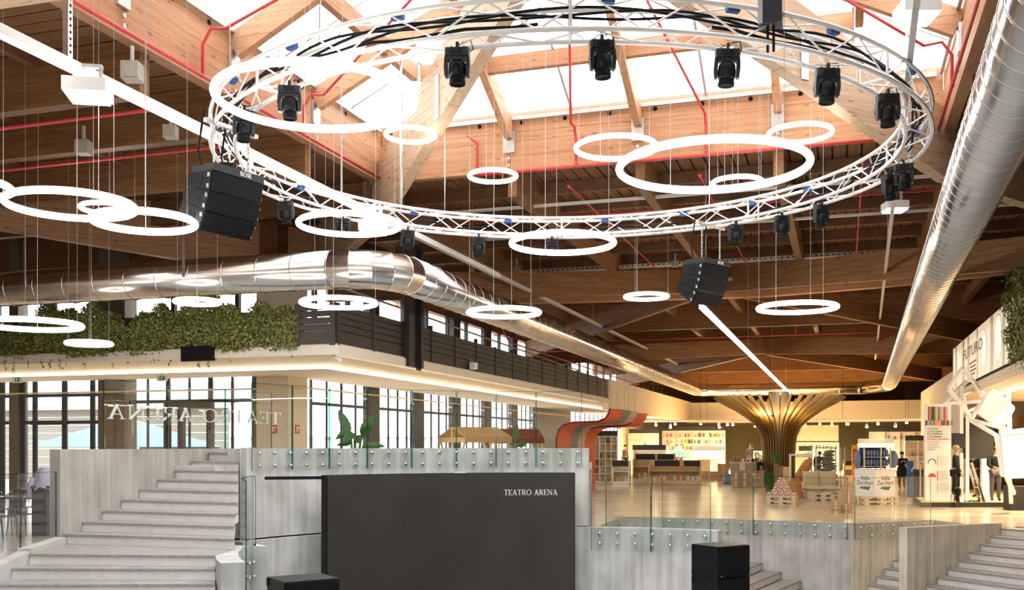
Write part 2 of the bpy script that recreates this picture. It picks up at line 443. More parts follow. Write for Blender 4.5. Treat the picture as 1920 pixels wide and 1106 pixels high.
# corners of the rectangle get a point of their own on the hole edge
m = MB(); n = len(ring_pts)
for i in range(n):
    a, b = ring_pts[i], ring_pts[(i + 1) % n]; A, B = to_rect(a), to_rect(b)
    pts = [a, b, B]
    for cx, cy in ((XL, YB), (XL, YF), (XR, YB), (XR, YF)):
        c = Vector((cx, cy, 0)); aa, ab, ac = ang(a), ang(b), ang(c)
        if ab < aa: ab += 2 * pi
        if ac < aa: ac += 2 * pi
        if aa < ac < ab: pts.append(c)
    pts.append(A)
    pts = [Vector((p.x, p.y, 0)) for p in pts]
    m.add(pts, [tuple(range(len(pts)))])
    m.add([a + Vector((0, 0, ZS)), b + Vector((0, 0, ZS)), Vector((b.x, b.y, 0)), Vector((a.x, a.y, 0))], [(0, 3, 2, 1)])
floor_o = tag(m.build('floor', 'floor_stone'), 'polished warm grey stone floor around the sunken arena', 'floor', kind='structure')
m = MB(); m.prism([(AC.x + 17 * cos(t * pi / 24), AC.y + 17 * sin(t * pi / 24)) for t in range(48)], ZS - 0.2, ZS)
tag(m.build('floor_stage', 'stage_floor'), 'grey sunken stage floor at the bottom of the arena', 'floor', kind='structure')
m = MB(); m.box((-200, -120, -0.45), (150, 220, -0.25))
m = MB()
for lo, hi in (((-160, -60, -0.3), (XL - 0.2, 200, -0.1)), ((XL - 0.2, 23.6, -0.3), (-14.6, 200, -0.1)), ((-14.6, YF + 0.5, -0.3), (150, 200, -0.1))): m.box(lo, hi)
tag(m.build('ground_outside', 'asphalt'), 'pale asphalt yard outside the tall windows', 'ground', kind='structure')

# outer walls that close the hall
def wallbox(name, lo, hi, mat, label):
    return tag(MB().box(lo, hi).build(name, mat), label, 'wall', kind='structure')
wallbox('wall_rear', (XL, YB - 0.3, 0), (XR, YB, 8.1), 'white_wall', 'plain pale wall closing the hall behind the arena stands')
wallbox('wall_right', (XR, YB, 0), (XR + 0.3, YF, 8.1), 'cream_wall', 'plain cream side wall far beyond the shops')
wallbox('wall_left', (XL - 0.3, YB, 0), (XL, 23.2, 8.1), 'white_wall', 'plain pale end wall of the side hall')
wallbox('wall_far', (-14, YF, 0), (XR, YF + 0.3, 8.1), 'olive_wall', 'olive brown wall at the back of the bookshop')

# ------------------------------------------------------------------ timber roof
FY_ = 23.2
CZ = EYE + 5.9; DZ = 8.05          # skylight curb underside, deck underside
X0, X1, Y0, Y1 = AC.x - 5.83, AC.x + 5.83, AC.y - 5.83, AC.y + 5.83
ceil = thing('ceiling', 'brown timber plank ceiling on glued beams around the pyramid skylight', 'ceiling', (AC.x, AC.y, DZ), kind='structure')
m = MB()
for lo, hi in (((XL, YB, 0), (X0 - .12, FY_ + 0.3, 0)), ((-14.3, FY_ + 0.3, 0), (X0 - .12, YF, 0)), ((X1 + .12, YB, 0), (XR, YF, 0)), ((X0 - .12, YB, 0), (X1 + .12, -9.9, 0)), ((X0 - .12, 1.7, 0), (X1 + .12, Y0 - .12, 0)), ((X0 - .12, Y1 + .12, 0), (X1 + .12, YF, 0))):  # gap behind the camera: unseen opening added to let daylight onto the walls
    m.box((lo[0], lo[1], DZ + 0.06), (hi[0], hi[1], DZ + 0.3))
m.build('roof_deck', 'deck_back', ceil)
PX = MB().box((-0.5, -0.125, 0), (0.5, 0.125, 0.05)).mesh('plank_across')
PY = MB().box((-0.125, -0.5, 0), (0.125, 0.5, 0.05)).mesh('plank_along')
PXL = MB().box((-11, -0.125, 0), (11, 0.125, 0.05)).mesh('plank_long_across')
PYL = MB().box((-0.125, -6.6, 0), (0.125, 6.6, 0.05)).mesh('plank_long_along')
def rl(p): return Vector(p) - Vector((AC.x, AC.y, DZ))
y = 5.0
while y < 23.0:
    put(PXL, 'plank', 'deck_x', ceil, rl((X0 - 11.2, y, DZ + random.uniform(0, 0.016))))
    put(PXL, 'plank', 'deck_x', ceil, rl((X1 + 11.2, y, DZ + random.uniform(0, 0.016))))
    y += 0.29
x = -13.4
while x < 5.6:
    put(PYL, 'plank', 'deck_y', ceil, rl((x, Y1 + 0.25 + 6.6, DZ + random.uniform(0, 0.016))))
    x += 0.29
# far bays of the deck: too far to tell the planks apart singly
m = MB()
for k in range(137): m.box((-14 + k * 0.29, 34.1, DZ), (-14 + k * 0.29 + 0.262, YF, DZ + 0.05))
for k in range(70): m.box((XL, -15 + k * 0.29, DZ), (X0 - 0.2, -15 + k * 0.29 + 0.262, DZ + 0.05))
for k in range(33): m.box((5.7, 24.35 + k * 0.29, DZ), (XR, 24.35 + k * 0.29 + 0.272, DZ + 0.05))
o = m.build('distant_planks', 'deck_y', ceil); o['kind'] = 'stuff'
# glued beams and joists
def beam(name, p, q, w, h, mat): return MB().bar(p, q, w, h).build(name, mat, ceil)
for y in (6.6, 12.8, 14.9, 17.7, 21.4):
    hh = 0.85 if y != 21.4 else 0.6
    beam('beam', (X0 - 0.15, y, DZ - hh / 2), (-32, y, DZ - hh / 2), 0.22, hh, 'beam_x')
    beam('beam', (X1 + 0.15, y, DZ - hh / 2), (24, y, DZ - hh / 2), 0.22, hh, 'beam_x')
for x in (AC.x - 2.8, AC.x, AC.x + 2.8, AC.x - 6.2, AC.x + 6.2):
    beam('beam', (x, Y1 + 0.2, DZ - 0.35), (x, 33.8, DZ - 0.35), 0.2, 0.7, 'beam_y')
for x in (-11.9, -14.3, -17.0, -19.7, -22.4, -25.1):
    for ya, yb in ((5, 12.69), (12.91, 14.79), (15.01, 17.59), (17.81, 23.1)):
        beam('joist', (x, ya, DZ - 0.12), (x, yb, DZ - 0.12), 0.14, 0.24, 'joist_wood')
for x in (3.6, 6.0, 8.6, 11.2):
    beam('joist', (x, 5, DZ - 0.12), (x, 24, DZ - 0.12), 0.14, 0.24, 'joist_wood')
for y in (22.7, 24.6, 26.5, 28.4, 30.3, 32.2):
    beam('joist', (-13, y, DZ - 0.13), (5, y, DZ - 0.13), 0.14, 0.26, 'joist_wood')
# big cross beam of the next bay, deepest at mid span
m = MB(); prof = [(-15.5, DZ), (8, DZ), (8, 7.35), (1.2, 6.92), (-2.5, 6.78), (-9, 6.88), (-15.5, 7.05)]
m.slab([Vector((x, 33.75, z)) for x, z in prof], [Vector((x, 34.1, z)) for x, z in prof]); m.build('beam', 'glulam_x', ceil)  # lighter timber copy stands for the light on this beam
for y, zb in ((43.4, 6.9), (52.9, 6.6), (62.4, 6.4), (72, 6.2)):
    beam('beam', (-15, y, (DZ + zb) / 2), (22, y, (DZ + zb) / 2), 0.3, DZ - zb, 'beam_x')
for x in (-6.8, -4.0, -1.2, 4.5, 9, -11.6):
    beam('beam', (x, 34.1, DZ - 0.3), (x, 80, DZ - 0.3), 0.2, 0.6, 'beam_y')
for k in range(22):
    beam('joist', (-13.5, 35.6 + k * 2.05, DZ - 0.12), (12, 35.6 + k * 2.05, DZ - 0.12), 0.14, 0.24, 'joist_wood')
# hip beams: bent glulams from the apex over the curb corners down to the columns
def hip(c, ax, prof, w=0.26, h=1.3, name='hip_beam', mat='hip_x'):
    """prof: (distance along the diagonal, underside z); local x runs outward"""
    e = bpy.data.objects.new(name, None)
    a = atan2(ax[1], ax[0])
    m = MB(); lo = [Vector((t, -w / 2, z)) for t, z in prof] + [Vector((t, -w / 2, z + h)) for t, z in reversed(prof)]
    hi = [Vector((p.x, w / 2, p.z)) for p in lo]
    m.slab(hi, lo)
    o = m.build(name, mat, None)
    bpy.data.objects.remove(e)
    M = Matrix.Translation((c[0], c[1], 0)) @ Matrix.Rotation(a, 4, 'Z')
    o.location = M @ o.location; o.rotation_euler = (0, 0, a); o.parent = ceil
    o.location = o.location - Vector((AC.x, AC.y, DZ))
    return o
q2 = sqrt(2)
for ax in ((-1, 1), (1, 1), (-1, -1), (1, -1)):
    hip(AC, ax, [(0.0, EYE + 7.9), (5.8 * q2, EYE + 5.0), (9.5 * q2, EYE + 4.5)])
for c, ax in (((-23.02, 14.9), (1, 1)), ((14.98, 14.9), (-1, 1))):
    hip(c, ax, [(0.0, EYE + 5.6), (9.45 * q2, EYE + 4.4)], h=1.35, mat='glulam_x')  # lighter timber copy stands for ring light on these hips
for ax in ((-1, 1), (1, 1), (-1, -1), (1, -1)):
    hip((AC.x, 33.9), ax, [(0.5, EYE + 5.0), (9.3 * q2, EYE + 3.9)], w=0.2, h=0.75, mat='beam_x')
    hip((AC.x, 52.9), ax, [(0.5, EYE + 4.6), (9.3 * q2, EYE + 3.6)], w=0.2, h=0.75, mat='beam_x')
# skylight curb
for (p, q, mt) in (((X0 - 0.1, Y0, 0), (X0 - 0.1, Y1 + 0.2, 0), 'glulam_y'), ((X1 + 0.1, Y0, 0), (X1 + 0.1, Y1 + 0.2, 0), 'glulam_y'),
                   ((X0, Y1 + 0.1, 0), (X1, Y1 + 0.1, 0), 'glulam_x'), ((X0, Y0 - 0.1, 0), (X1, Y0 - 0.1, 0), 'glulam_x')):
    for za, zb, w in ((CZ, CZ + 0.82, 0.2), (CZ + 0.83, CZ + 1.26, 0.16)):
        beam('curb_beam', (p[0], p[1], (za + zb) / 2), (q[0], q[1], (za + zb) / 2), w, zb - za, mt)
vent = MB().lathe([(0.045, 0), (0.045, 0.012), (0.0, 0.012)], 12).mesh('vent_hole')
for k in range(-5, 6):
    put(vent, 'vent_hole', 'cable_black', ceil, rl((AC.x + k * 0.96 + 0.35, Y1 + 0.02, CZ + 1.03)), (pi / 2, 0, 0))
    put(vent, 'vent_hole', 'cable_black', ceil, rl((X0 - 0.02, AC.y + k * 0.96 + 0.3, CZ + 1.03)), (0, pi / 2, 0))
# steel brackets, bolts and plates on the timber
for s in (-2.8, 0, 2.8):
    for p, d in (((X0 + 0.03, AC.y + s, CZ + 0.62), (1, 0)), ((X1 - 0.03, AC.y + s, CZ + 0.62), (-1, 0)), ((AC.x + s, Y1 - 0.03, CZ + 0.62), (0, -1))):
        sx, sy = (0.05, 0.26) if d[0] else (0.26, 0.05)
        MB().cbox(p, (sx, sy, 0.46)).build('bracket', 'galvanised', ceil)
        for dz in (-0.35, -0.5):
            a = Vector(p) + Vector((0, 0, dz)); MB().cyl(a, a + Vector((d[0] * 0.03, d[1] * 0.03, 0)), 0.035, 10).build('bolt', 'galvanised', ceil)
for ax in ((-1, 1), (1, 1)):
    a = atan2(ax[1], ax[0]); d = Vector((cos(a), sin(a), 0)); nn = Vector((-d.y, d.x, 0))
    nn = nn if nn.y < 0 else -nn
    for t, zz in ((3.3 * q2, EYE + 6.28), (6.0 * q2, EYE + 5.05)):
        p = Vector((AC.x, AC.y, 0)) + d * t + nn * 0.14
        MB().bar(p + Vector((0, 0, zz)), p + Vector((0, 0, zz + 0.85)), 0.16, 0.03, up=nn).build('hanger_plate', 'galvanised', ceil)

# ------------------------------------------------------------------ pyramid skylight
sky = thing('window_1', 'pyramid skylight of large panes on timber rafters above the arena', 'skylight', (AC.x, AC.y, CZ + 1.26), kind='structure')
def slope_pt(side, lat, s, dz=0):
    z = EYE + 9.98 - 0.5 * s + dz
    return Vector({'f': (AC.x + lat, AC.y + s, z), 'n': (AC.x + lat, AC.y - s, z), 'l': (AC.x - s, AC.y + lat, z), 'r': (AC.x + s, AC.y + lat, z)}[side])
rows = [5.83, 4.3, 2.8, 1.4, 0.02]
cuts = [-9, -2.8, 0, 2.8, 9]
for side in 'fnlr':
    for sa, sb in zip(rows[:-1], rows[1:]):
        for L0, L1 in zip(cuts[:-1], cuts[1:]):
            a0, a1, b0, b1 = max(L0, -sa), min(L1, sa), max(L0, -sb), min(L1, sb)
            if a1 - a0 < 0.05: continue
            b0 = min(b0, b1); pts = [slope_pt(side, a0, sa), slope_pt(side, a1, sa)]
            pts += [slope_pt(side, b1, sb)] if abs(b1 - b0) < 0.03 else [slope_pt(side, b1, sb), slope_pt(side, b0, sb)]
            MB().add(pts, [tuple(range(len(pts)))]).build('pane', 'window_glass', sky)
    for lat in (-2.8, 0, 2.8):
        p = slope_pt(side, lat, 5.8, -0.32); q = slope_pt(side, lat, max(abs(lat), 0.3), -0.32)
        MB().bar(p, q, 0.15, 0.42).build('rafter', 'glulam_x' if side in 'lr' else 'glulam_y', sky)
    for s in (4.3, 2.8):
        MB().bar(slope_pt(side, -s + 0.1, s, -0.22), slope_pt(side, s - 0.1, s, -0.22), 0.14, 0.32).build('purlin', 'glulam_y' if side in 'lr' else 'glulam_x', sky)
    for lat in (-4.2, -1.4, 1.4, 4.2):
        MB().bar(slope_pt(side, lat, 5.8, -0.03), slope_pt(side, lat, abs(lat), -0.03), 0.05, 0.05).build('glazing_bar', 'galvanised', sky)
    MB().bar(slope_pt(side, -5.7, 5.78, -0.08), slope_pt(side, 5.7, 5.78, -0.08), 0.06, 0.08).build('gutter', 'galvanised', sky)
# ------------------------------------------------------------------ arena walls, stairs and guard glass
a_u0 = ang(WR(1103, 6.75)); a_u1 = ang(WR(462, 6.75))
a_l0 = ang(WR(1346, R_IN)); a_l1 = ang(WR(470, R_IN))
WT = 1.89
# path travels so that the front (arena side) lies right of travel: counter-clockwise has the centre on the left, so go clockwise
tag(wall_strip('wall_arena', arc(a_u1, a_u0, 6.75, 40), 0.5, 0.2, WT, 'concrete', 0.008), 'tall curved board-marked concrete wall behind the black screen', 'wall', kind='structure')
tag(wall_strip('wall_arena_base', arc(a_l1 + 0.03, a_l0, R_IN, 60), 0.3, ZS, 0.17, 'concrete', 0.004), 'low curved board-marked concrete wall ringing the stage', 'wall', kind='structure')
# raised walkway behind the tall wall
m = MB(); aa = arc(a_u1 + 0.05, a_u0, 7.2, 24, 1.4); bb = arc(a_u1 + 0.05, a_u0, 8.3, 24, 1.4)
for i in range(24): m.slab([aa[i], aa[i + 1], bb[i + 1], bb[i]], [p + Vector((0, 0, 0.16)) for p in (aa[i], aa[i + 1], bb[i + 1], bb[i])])
o = m.build('walkway_slab', 'concrete_smooth'); tag(o, 'raised concrete walkway slab behind the curved wall', 'walkway', kind='structure')
m = MB(); aa = arc(a_u1 + 0.05, a_u0, 8.1, 24, 0); 
for i in range(24): m.slab([aa[i], aa[i + 1], aa[i + 1] * 1.0 + (aa[i + 1] - AC).normalized() * 0.2, aa[i] + (aa[i] - AC).normalized() * 0.2], [Vector((p.x, p.y, 1.4)) for p in (aa[i], aa[i + 1], aa[i + 1] + (aa[i + 1] - AC).normalized() * 0.2, aa[i] + (aa[i] - AC).normalized() * 0.2)])
tag(m.build('wall_walkway', 'concrete_smooth'), 'plain concrete wall carrying the raised walkway', 'wall', kind='structure')
# passage behind the low wall and its stair down to the stage
m = MB(); a0 = radians(98); a1 = radians(152)
pa, pb = arc(a0, a1, R_IN + 0.3, 20, -0.32), arc(a0, a1, R_OUT, 20, -0.32)
for i in range(20): m.slab([pa[i], pa[i + 1], pb[i + 1], pb[i]], [p + Vector((0, 0, 0.17)) for p in (pa[i], pa[i + 1], pb[i + 1], pb[i])])
tag(m.build('floor_passage', 'step_tread'), 'grey paved passage between the curved walls', 'floor', kind='structure')
tag(wall_strip('wall_outer_arc', arc(radians(99), aC1, R_OUT - 0.02, 40), 0.12, ZS, 0.015, 'concrete', 0.004), 'curved concrete retaining wall below the bookshop floor edge', 'wall', kind='structure')
tag(wall_strip('wall_stair_flank', [C1 - U45 * 0.02 + V45 * 0.03, C2 + V45 * 0.03], 0.14, ZS, 0.015, 'concrete_warm_lit', 0.005), 'straight concrete flank wall running from the glass corner', 'wall', kind='structure')
tag(wall_strip('wall_stair_divider', [PN, PF], 0.24, ZS, 0.12, 'concrete_warm_lit', 0.035), 'board-marked concrete wall dividing the two stair flights', 'wall', kind='structure')

def step(parent, L, R, L2, R2, z, rise, tread_mat='step_tread', nose=0.025):
    """one tread slab from nosing L-R back to L2-R2 plus the riser under it"""
    f = ((L + R) / 2 - (L2 + R2) / 2); f.z = 0; f.normalize()
    def at(p, zz, k=0): return Vector((p.x, p.y, zz)) + f * k
    MB().slab([at(L, z - 0.035, nose), at(R, z - 0.035, nose), at(R2, z - 0.035), at(L2, z - 0.035)],
              [at(L, z, nose), at(R, z, nose), at(R2, z), at(L2, z)]).build('tread', tread_mat, parent)
    MB().slab([at(L, z - rise), at(R, z - rise), at(R2, z - rise), at(L2, z - rise)],
              [at(L, z - 0.036), at(R, z - 0.036), at(R2, z - 0.036), at(L2, z - 0.036)]).build('riser', 'step_riser', parent)
# stair winding down between the two curved walls
px_k = [(1428, 1058), (1466, 1075), (1500, 1091)]
base = ang(WR(1428, R_OUT - 0.05)); da = (ang(WR(1500, R_OUT - 0.05)) - base) / 2
st = thing('staircase', 'grey stone stair winding down beside the stack of black subwoofers', 'staircase', pol(base, 10, ZS))
for k in range(-5, 3):
    a = base + da * k; z = -1.08 - 0.2 * k
    if z > -0.1: continue
    b = base + da * (k - 1) - 0.004
    step(st, pol(a, R_IN + 0.32), pol(a, R_OUT - 0.03), pol(b, R_IN + 0.32), pol(b, R_OUT - 0.03), z, 0.2)
# the flight between flank wall and divider
st = thing('staircase', 'narrow stone flight between the glass corner wall and the board-marked divider wall', 'staircase', tuple(C1.xy) + (ZS,))
wd = (PN - C1).dot(V45)
for k in range(9):
    z = -0.19 * k; t = 2.95 - 0.30 * k
    if k == 0: continue
    A = C1 + U45 * t; B = C1 + U45 * (t + 0.34)
    step(st, A, A + V45 * (wd - 0.25), B, B + V45 * (wd - 0.25), z, 0.19)
# the wide flight right of the divider
st = thing('staircase', 'wide stone flight with pale risers right of the board-marked divider wall', 'staircase', tuple(PN.xy) + (ZS,))
for k in range(10):
    z = -0.17 * k; L = (PF - PN).length
    A = PN + U45 * (L - 0.02 - 0.36 * k); B = A + U45 * 0.40
    step(st, A + V45 * 0.03, A + V45 * 8.5, B + V45 * 0.03, B + V45 * 8.5, z, 0.17)

# the stair climbing to the raised walkway
rd = [((391.8, 848.3), (449.5, 848.6)), ((355, 864), (449.5, 866)), ((320.5, 881), (443, 884)), ((285.8, 898.4), (446, 902.6)), ((251, 917), (448.8, 923.8)),
      ((218, 936), (448.8, 944.6)), ((184.5, 956.6), (441, 967)), ((151.4, 978.5), (440, 988)), ((118.6, 1000.5), (440, 1010)),
      ((38.5, 1038), (404.5, 1041)), ((13.5, 1065), (403.7, 1066)), ((-25, 1096), (403.7, 1094)), ((-60, 1128), (403, 1124)), ((-100, 1165), (402, 1158))]
st = thing('staircase', 'broad concrete stair with dark treads climbing beside the tall parapet', 'staircase', W(250, 1100, 14.3))
SL = []; SR = []
for k, (l, r) in enumerate(rd):
    h = 0.14 + 0.165 * k
    dl_ = 20.3 - 0.443 * k if k < 9 else h * FP / (l[1] - HZ); dr_ = 19.25 - 0.425 * k if k < 9 else h * FP / (r[1] - HZ)
    SL.append(W(l[0], HZ + h * FP / dl_, dl_)); SR.append(W(447 if k < 6 else r[0], HZ + h * FP / dr_, dr_))
for k in range(len(rd)):
    z = EYE - (0.14 + 0.165 * k)
    L, R = SL[k].copy(), SR[k].copy()
    if k == 0: L2, R2 = L + Vector((0.3, 1.4, 0)), R + Vector((0.2, 1.2, 0))
    else:
        L2, R2 = SL[k - 1].copy(), SR[k - 1].copy()
        L2 += (L2 - L) * 0.06; R2 += (R2 - R) * 0.06
    step(st, L, R, L2, R2, z, 0.165)
# parapet along the left of that stair: near end at the landing, runs up to the walkway
p_near = SL[8] + Vector((-0.02, -0.05, 0)); dirp = (SL[0] - SL[8]); dirp.z = 0; dirp.normalize()
p_far = SL[0] + dirp * 1.3
# front face must look to the stair: right of travel when walking away
tag(wall_strip('wall_stair_parapet', [p_near, p_far], 0.22, -0.3, 1.885, 'concrete_tan', 0.008), 'tall board-marked concrete parapet beside the broad stair', 'wall', kind='structure')
# pier at the head of the stair, beside the curved wall
pe = WR(462, 6.75); 
tag(wall_strip('wall_pier', [WR(450, 6.9), WR(476, 6.72)], 0.5, 0.0, 1.91, 'concrete', 0.004), 'narrow concrete pier between stair and curved wall', 'wall', kind='structure')
# low kerb left of the landing
ka = SL[8] + Vector((-0.12, -0.05, 0)); kb = SL[9] + Vector((-0.06, 0, 0)); kc = SL[11] + Vector((-0.2, 0, 0)); kd = SL[13] + Vector((-0.2, 0, 0))
m = MB(); pth = resample([ka, kb, kc, kd], 0.4); zt = [0.46, 0.42, 0.36, 0.20]
tag(wall_strip('wall_landing_kerb', [ka, kb], 0.2, -0.3, 0.44, 'concrete_smooth', ztop=0.40), 'low concrete kerb at the landing under the guard glass', 'wall', kind='structure')
tag(wall_strip('wall_landing_skirt', [kb, kc, kd], 0.2, -0.6, 0.36, 'concrete_smooth', ztop=-0.05), 'sloping concrete kerb beside the lowest treads', 'wall', kind='structure')
# rounded end of the low wall by the stair
ze = 0.32
pts = [WZ(480, 1021, ze), WZ(458, 1022, ze), WZ(438, 1027, ze), WZ(427, 1036, ze), WZ(428, 1046, ze), WZ(438, 1055, ze)]
pts = [Vector((p.x, p.y, 0)) for p in pts]
sm = []
for i in range(len(pts) - 1):
    for j in range(4):
        p0, p1, p2, p3 = pts[max(i - 1, 0)], pts[i], pts[i + 1], pts[min(i + 2, len(pts) - 1)]; t = j / 4
        sm.append(0.5 * (2 * p1 + (p2 - p0) * t + (2 * p0 - 5 * p1 + 4 * p2 - p3) * t * t + (3 * p1 - p0 - 3 * p2 + p3) * t ** 3))
sm.append(pts[-1])
tag(wall_strip('wall_stair_curl', offset(sm[::-1], -0.16), 0.33, ZS, ze, 'concrete', 0.003), 'curling end of the low concrete wall at the foot of the stair', 'wall', kind='structure')

# ---- guard glass with steel standoffs
STUD = MB().lathe([(0.028, -0.03), (0.028, 0.0), (0.036, 0.0), (0.036, 0.018), (0.02, 0.03), (0.0, 0.032)], 10).mesh('standoff')
STUD.polygons.foreach_set('use_smooth', [True] * len(STUD.polygons))
def glass_run(label, path, z0, z1, npanes, studs=True, stud_z=(), name='glass_balustrade', cat='glass guard', edge=0.016, step_m=0.38, stud_off=0.0, mat='clear_glass', ztop=None):
    """panes between equal stretches of a plan path, vertical edge strips, rows of steel studs"""
    path = resample([Vector((p.x, p.y, 0)) for p in path], 0.12)
    t = thing(name, label, cat, tuple(path[len(path) // 2].xy) + (z0,))
    n = len(path) - 1; cutsi = [round(n * i / npanes) for i in range(npanes + 1)]
    for a, b in zip(cutsi[:-1], cutsi[1:]):
        seg = [p.copy() for p in path[a:b + 1]]
        seg[0] = seg[0].lerp(seg[1], 0.08); seg[-1] = seg[-1].lerp(seg[-2], 0.08)
        m = MB()
        for p, q in zip(seg[:-1], seg[1:]): m.add([(p.x, p.y, z0), (q.x, q.y, z0), (q.x, q.y, z1), (p.x, p.y, z1)], [(0, 1, 2, 3)])
        pane = m.build('pane', mat, t)
        for p, q in ((seg[0], seg[1]), (seg[-1], seg[-2])):
            d = (q - p).normalized(); nn = Vector((-d.y, d.x, 0))
            MB().bar((p.x, p.y, z0), (p.x, p.y, z1), 0.012, edge, up=nn).build('edge', 'edge_glass', pane)
        m = MB()
        for p, q in zip(seg[:-1], seg[1:]): m.bar((p.x, p.y, z1), (q.x, q.y, z1), edge, 0.008)
        m.build('top_edge', 'edge_glass', pane)
    if studs:
        L = sum((q - p).length for p, q in zip(path[:-1], path[1:])); k = int(L / step_m); acc = 0; want = step_m / 2
        for p, q in zip(path[:-1], path[1:]):
            d = q - p; l = d.length
            while want <= acc + l and k:
                c = p.lerp(q, (want - acc) / l); nn = Vector((d.y, -d.x, 0)).normalized()
                for zz in stud_z:
                    o = put(STUD, 'standoff', 'steel', t, Vector((c.x, c.y, zz)) + nn * 0.012 - Vector(t.location))
                    o.rotation_euler = nn.to_track_quat('Z', 'Y').to_euler()
                want += step_m
            acc += l
    return t
glass_run('tall curved guard glass bolted along the top of the wall behind the screen', arc(a_u1 - 0.01, a_u0 + 0.02, 6.69, 60), 1.48, 3.12, 8, stud_z=(1.56, 1.80))
glass_run('curved guard glass bolted on the low wall right of the screen', arc(a_u0 - 0.01, a_l0 + 0.02, R_IN - 0.05, 24), -0.32, 1.12, 2, stud_z=(-0.17, 0.05))
glass_run('curved guard glass along the bookshop floor edge', arc(ang(WR(1242, R_OUT)), aC1 + 0.006, R_OUT - 0.07, 40), -0.38, 1.15, 2, stud_z=(-0.30, -0.07))
glass_run('guard glass on the flank wall from the sharp glass corner', [C1 + V45 * 0.09, C1 + U45 * 2.75 + V45 * 0.09], -0.38, 1.15, 1, stud_z=(-0.30, -0.07))
glass_run('short clamped guard glass closing the gap beside the concrete wall end', [WR(1136, 8.1), WR(1222, 12.0)], 0.02, 1.16, 1, studs=False)
gl_in = offset(sm, -0.06)
glass_run('bent guard glass on the curling wall end at the stair foot', offset(sm[::-1], -0.21)[2:], -0.35, 1.45, 1, stud_z=(-0.18, 0.05), step_m=0.34)
glass_run('guard glass clamped beside the stair landing near the clear chairs', [ka + Vector((0.02, 0, 0)), kb, kc + Vector((0, -0.3, 0))], 0.12, 1.52, 2, stud_z=(0.18,), step_m=0.42)
# lettered glass guard behind the parapet: letters face away from the arena
g0 = W(194, 835, 18.07); g1 = W(474, 835, 22.2); gd = g1 - g0; gd.z = 0
gend = g0 + gd * 1.16
lg = glass_run('lettered guard glass behind the parapet showing the theatre name from its back', [g0, gend], 1.45, 3.12, 3, studs=False, name='lettered_glass')

# ---- serif capitals drawn as strokes
def serif_letters(text, h):
    """list of (glyph polygons in x,z; advance) for the capitals needed"""
    T, t, s = 0.13 * h, 0.055 * h, 0.05 * h
    def bar(x0, z0, x1, z1, w): 
        d = Vector((x1 - x0, z1 - z0)).normalized(); nn = Vector((-d.y, d.x)) * w / 2
        return [(x0 - nn.x, z0 - nn.y), (x1 - nn.x, z1 - nn.y), (x1 + nn.x, z1 + nn.y), (x0 + nn.x, z0 + nn.y)]
    def rect(x0, z0, x1, z1): return [(x0, z0), (x1, z0), (x1, z1), (x0, z1)]
    def ringp(cx, cz, rx, rz, wx, wz, a0, a1, n):
        out = []
        for i in range(n):
            u, v = a0 + (a1 - a0) * i / n, a0 + (a1 - a0) * (i + 1) / n
            out.append([(cx + rx * cos(u), cz + rz * sin(u)), (cx + rx * cos(v), cz + rz * sin(v)), (cx + (rx - wx) * cos(v), cz + (rz - wz) * sin(v)), (cx + (rx - wx) * cos(u), cz + (rz - wz) * sin(u))])
        return out
    G = {}
    w = 0.72 * h
    G['T'] = ([rect(w / 2 - T / 2, 0, w / 2 + T / 2, h), rect(0, h - t, w, h), rect(0, h - 0.2 * h, s, h), rect(w - s, h - 0.2 * h, w, h), rect(w / 2 - 0.17 * h, 0, w / 2 + 0.17 * h, s)], w)
    w = 0.62 * h
    G['E'] = ([rect(0.06 * h, 0, 0.06 * h + T, h), rect(0, 0, w, t), rect(0, h - t, w, h), rect(0.1 * h, h / 2 - t / 2, w * 0.72, h / 2 + t / 2), rect(w - s, 0, w, 0.22 * h), rect(w - s, h - 0.2 * h, w, h), rect(w * 0.72 - s, h * 0.4, w * 0.72, h * 0.6)], w)
    w = 0.80 * h
    G['A'] = ([bar(0.12 * h, 0, w / 2, h, t * 1.2), bar(w / 2 - 0.03 * h, h * 0.98, w - 0.13 * h, 0, T), rect(0.2 * h, 0.3 * h, w - 0.22 * h, 0.3 * h + t), rect(0, 0, 0.25 * h, s), rect(w - 0.3 * h, 0, w, s)], w)
    w = 0.74 * h
    G['R'] = ([rect(0.07 * h, 0, 0.07 * h + T, h), rect(0, 0, 0.3 * h, s), rect(0, h - t, 0.35 * h, h), rect(0.1 * h, h * 0.46, 0.35 * h, h * 0.46 + t), bar(0.3 * h, 0.48 * h, w - 0.08 * h, 0.02 * h, T), rect(w - 0.16 * h, 0, w, s)]
              + ringp(0.34 * h, 0.73 * h, 0.27 * h, 0.27 * h, T, t, -pi / 2, pi / 2, 10), w)
    w = 0.86 * h
    G['O'] = (ringp(w / 2, h / 2, w / 2, h / 2 + 0.02 * h, T, t, 0, 2 * pi, 24), w)
    w = 0.84 * h
    G['N'] = ([rect(0.1 * h, 0, 0.1 * h + t, h), rect(w - 0.1 * h - t, 0, w - 0.1 * h, h), bar(0.1 * h, h * 0.98, w - 0.12 * h, 0.02 * h, T), rect(0, 0, 0.25 * h, s), rect(w - 0.25 * h, h - s, w, h), rect(0, h - s, 0.2 * h, h)], w)
    out = []; x = 0
    for ch in text:
        if ch == ' ': x += 0.42 * h; continue
        out.append((ch, x, G[ch][0])); x += G[ch][1] + 0.07 * h
    return out, x
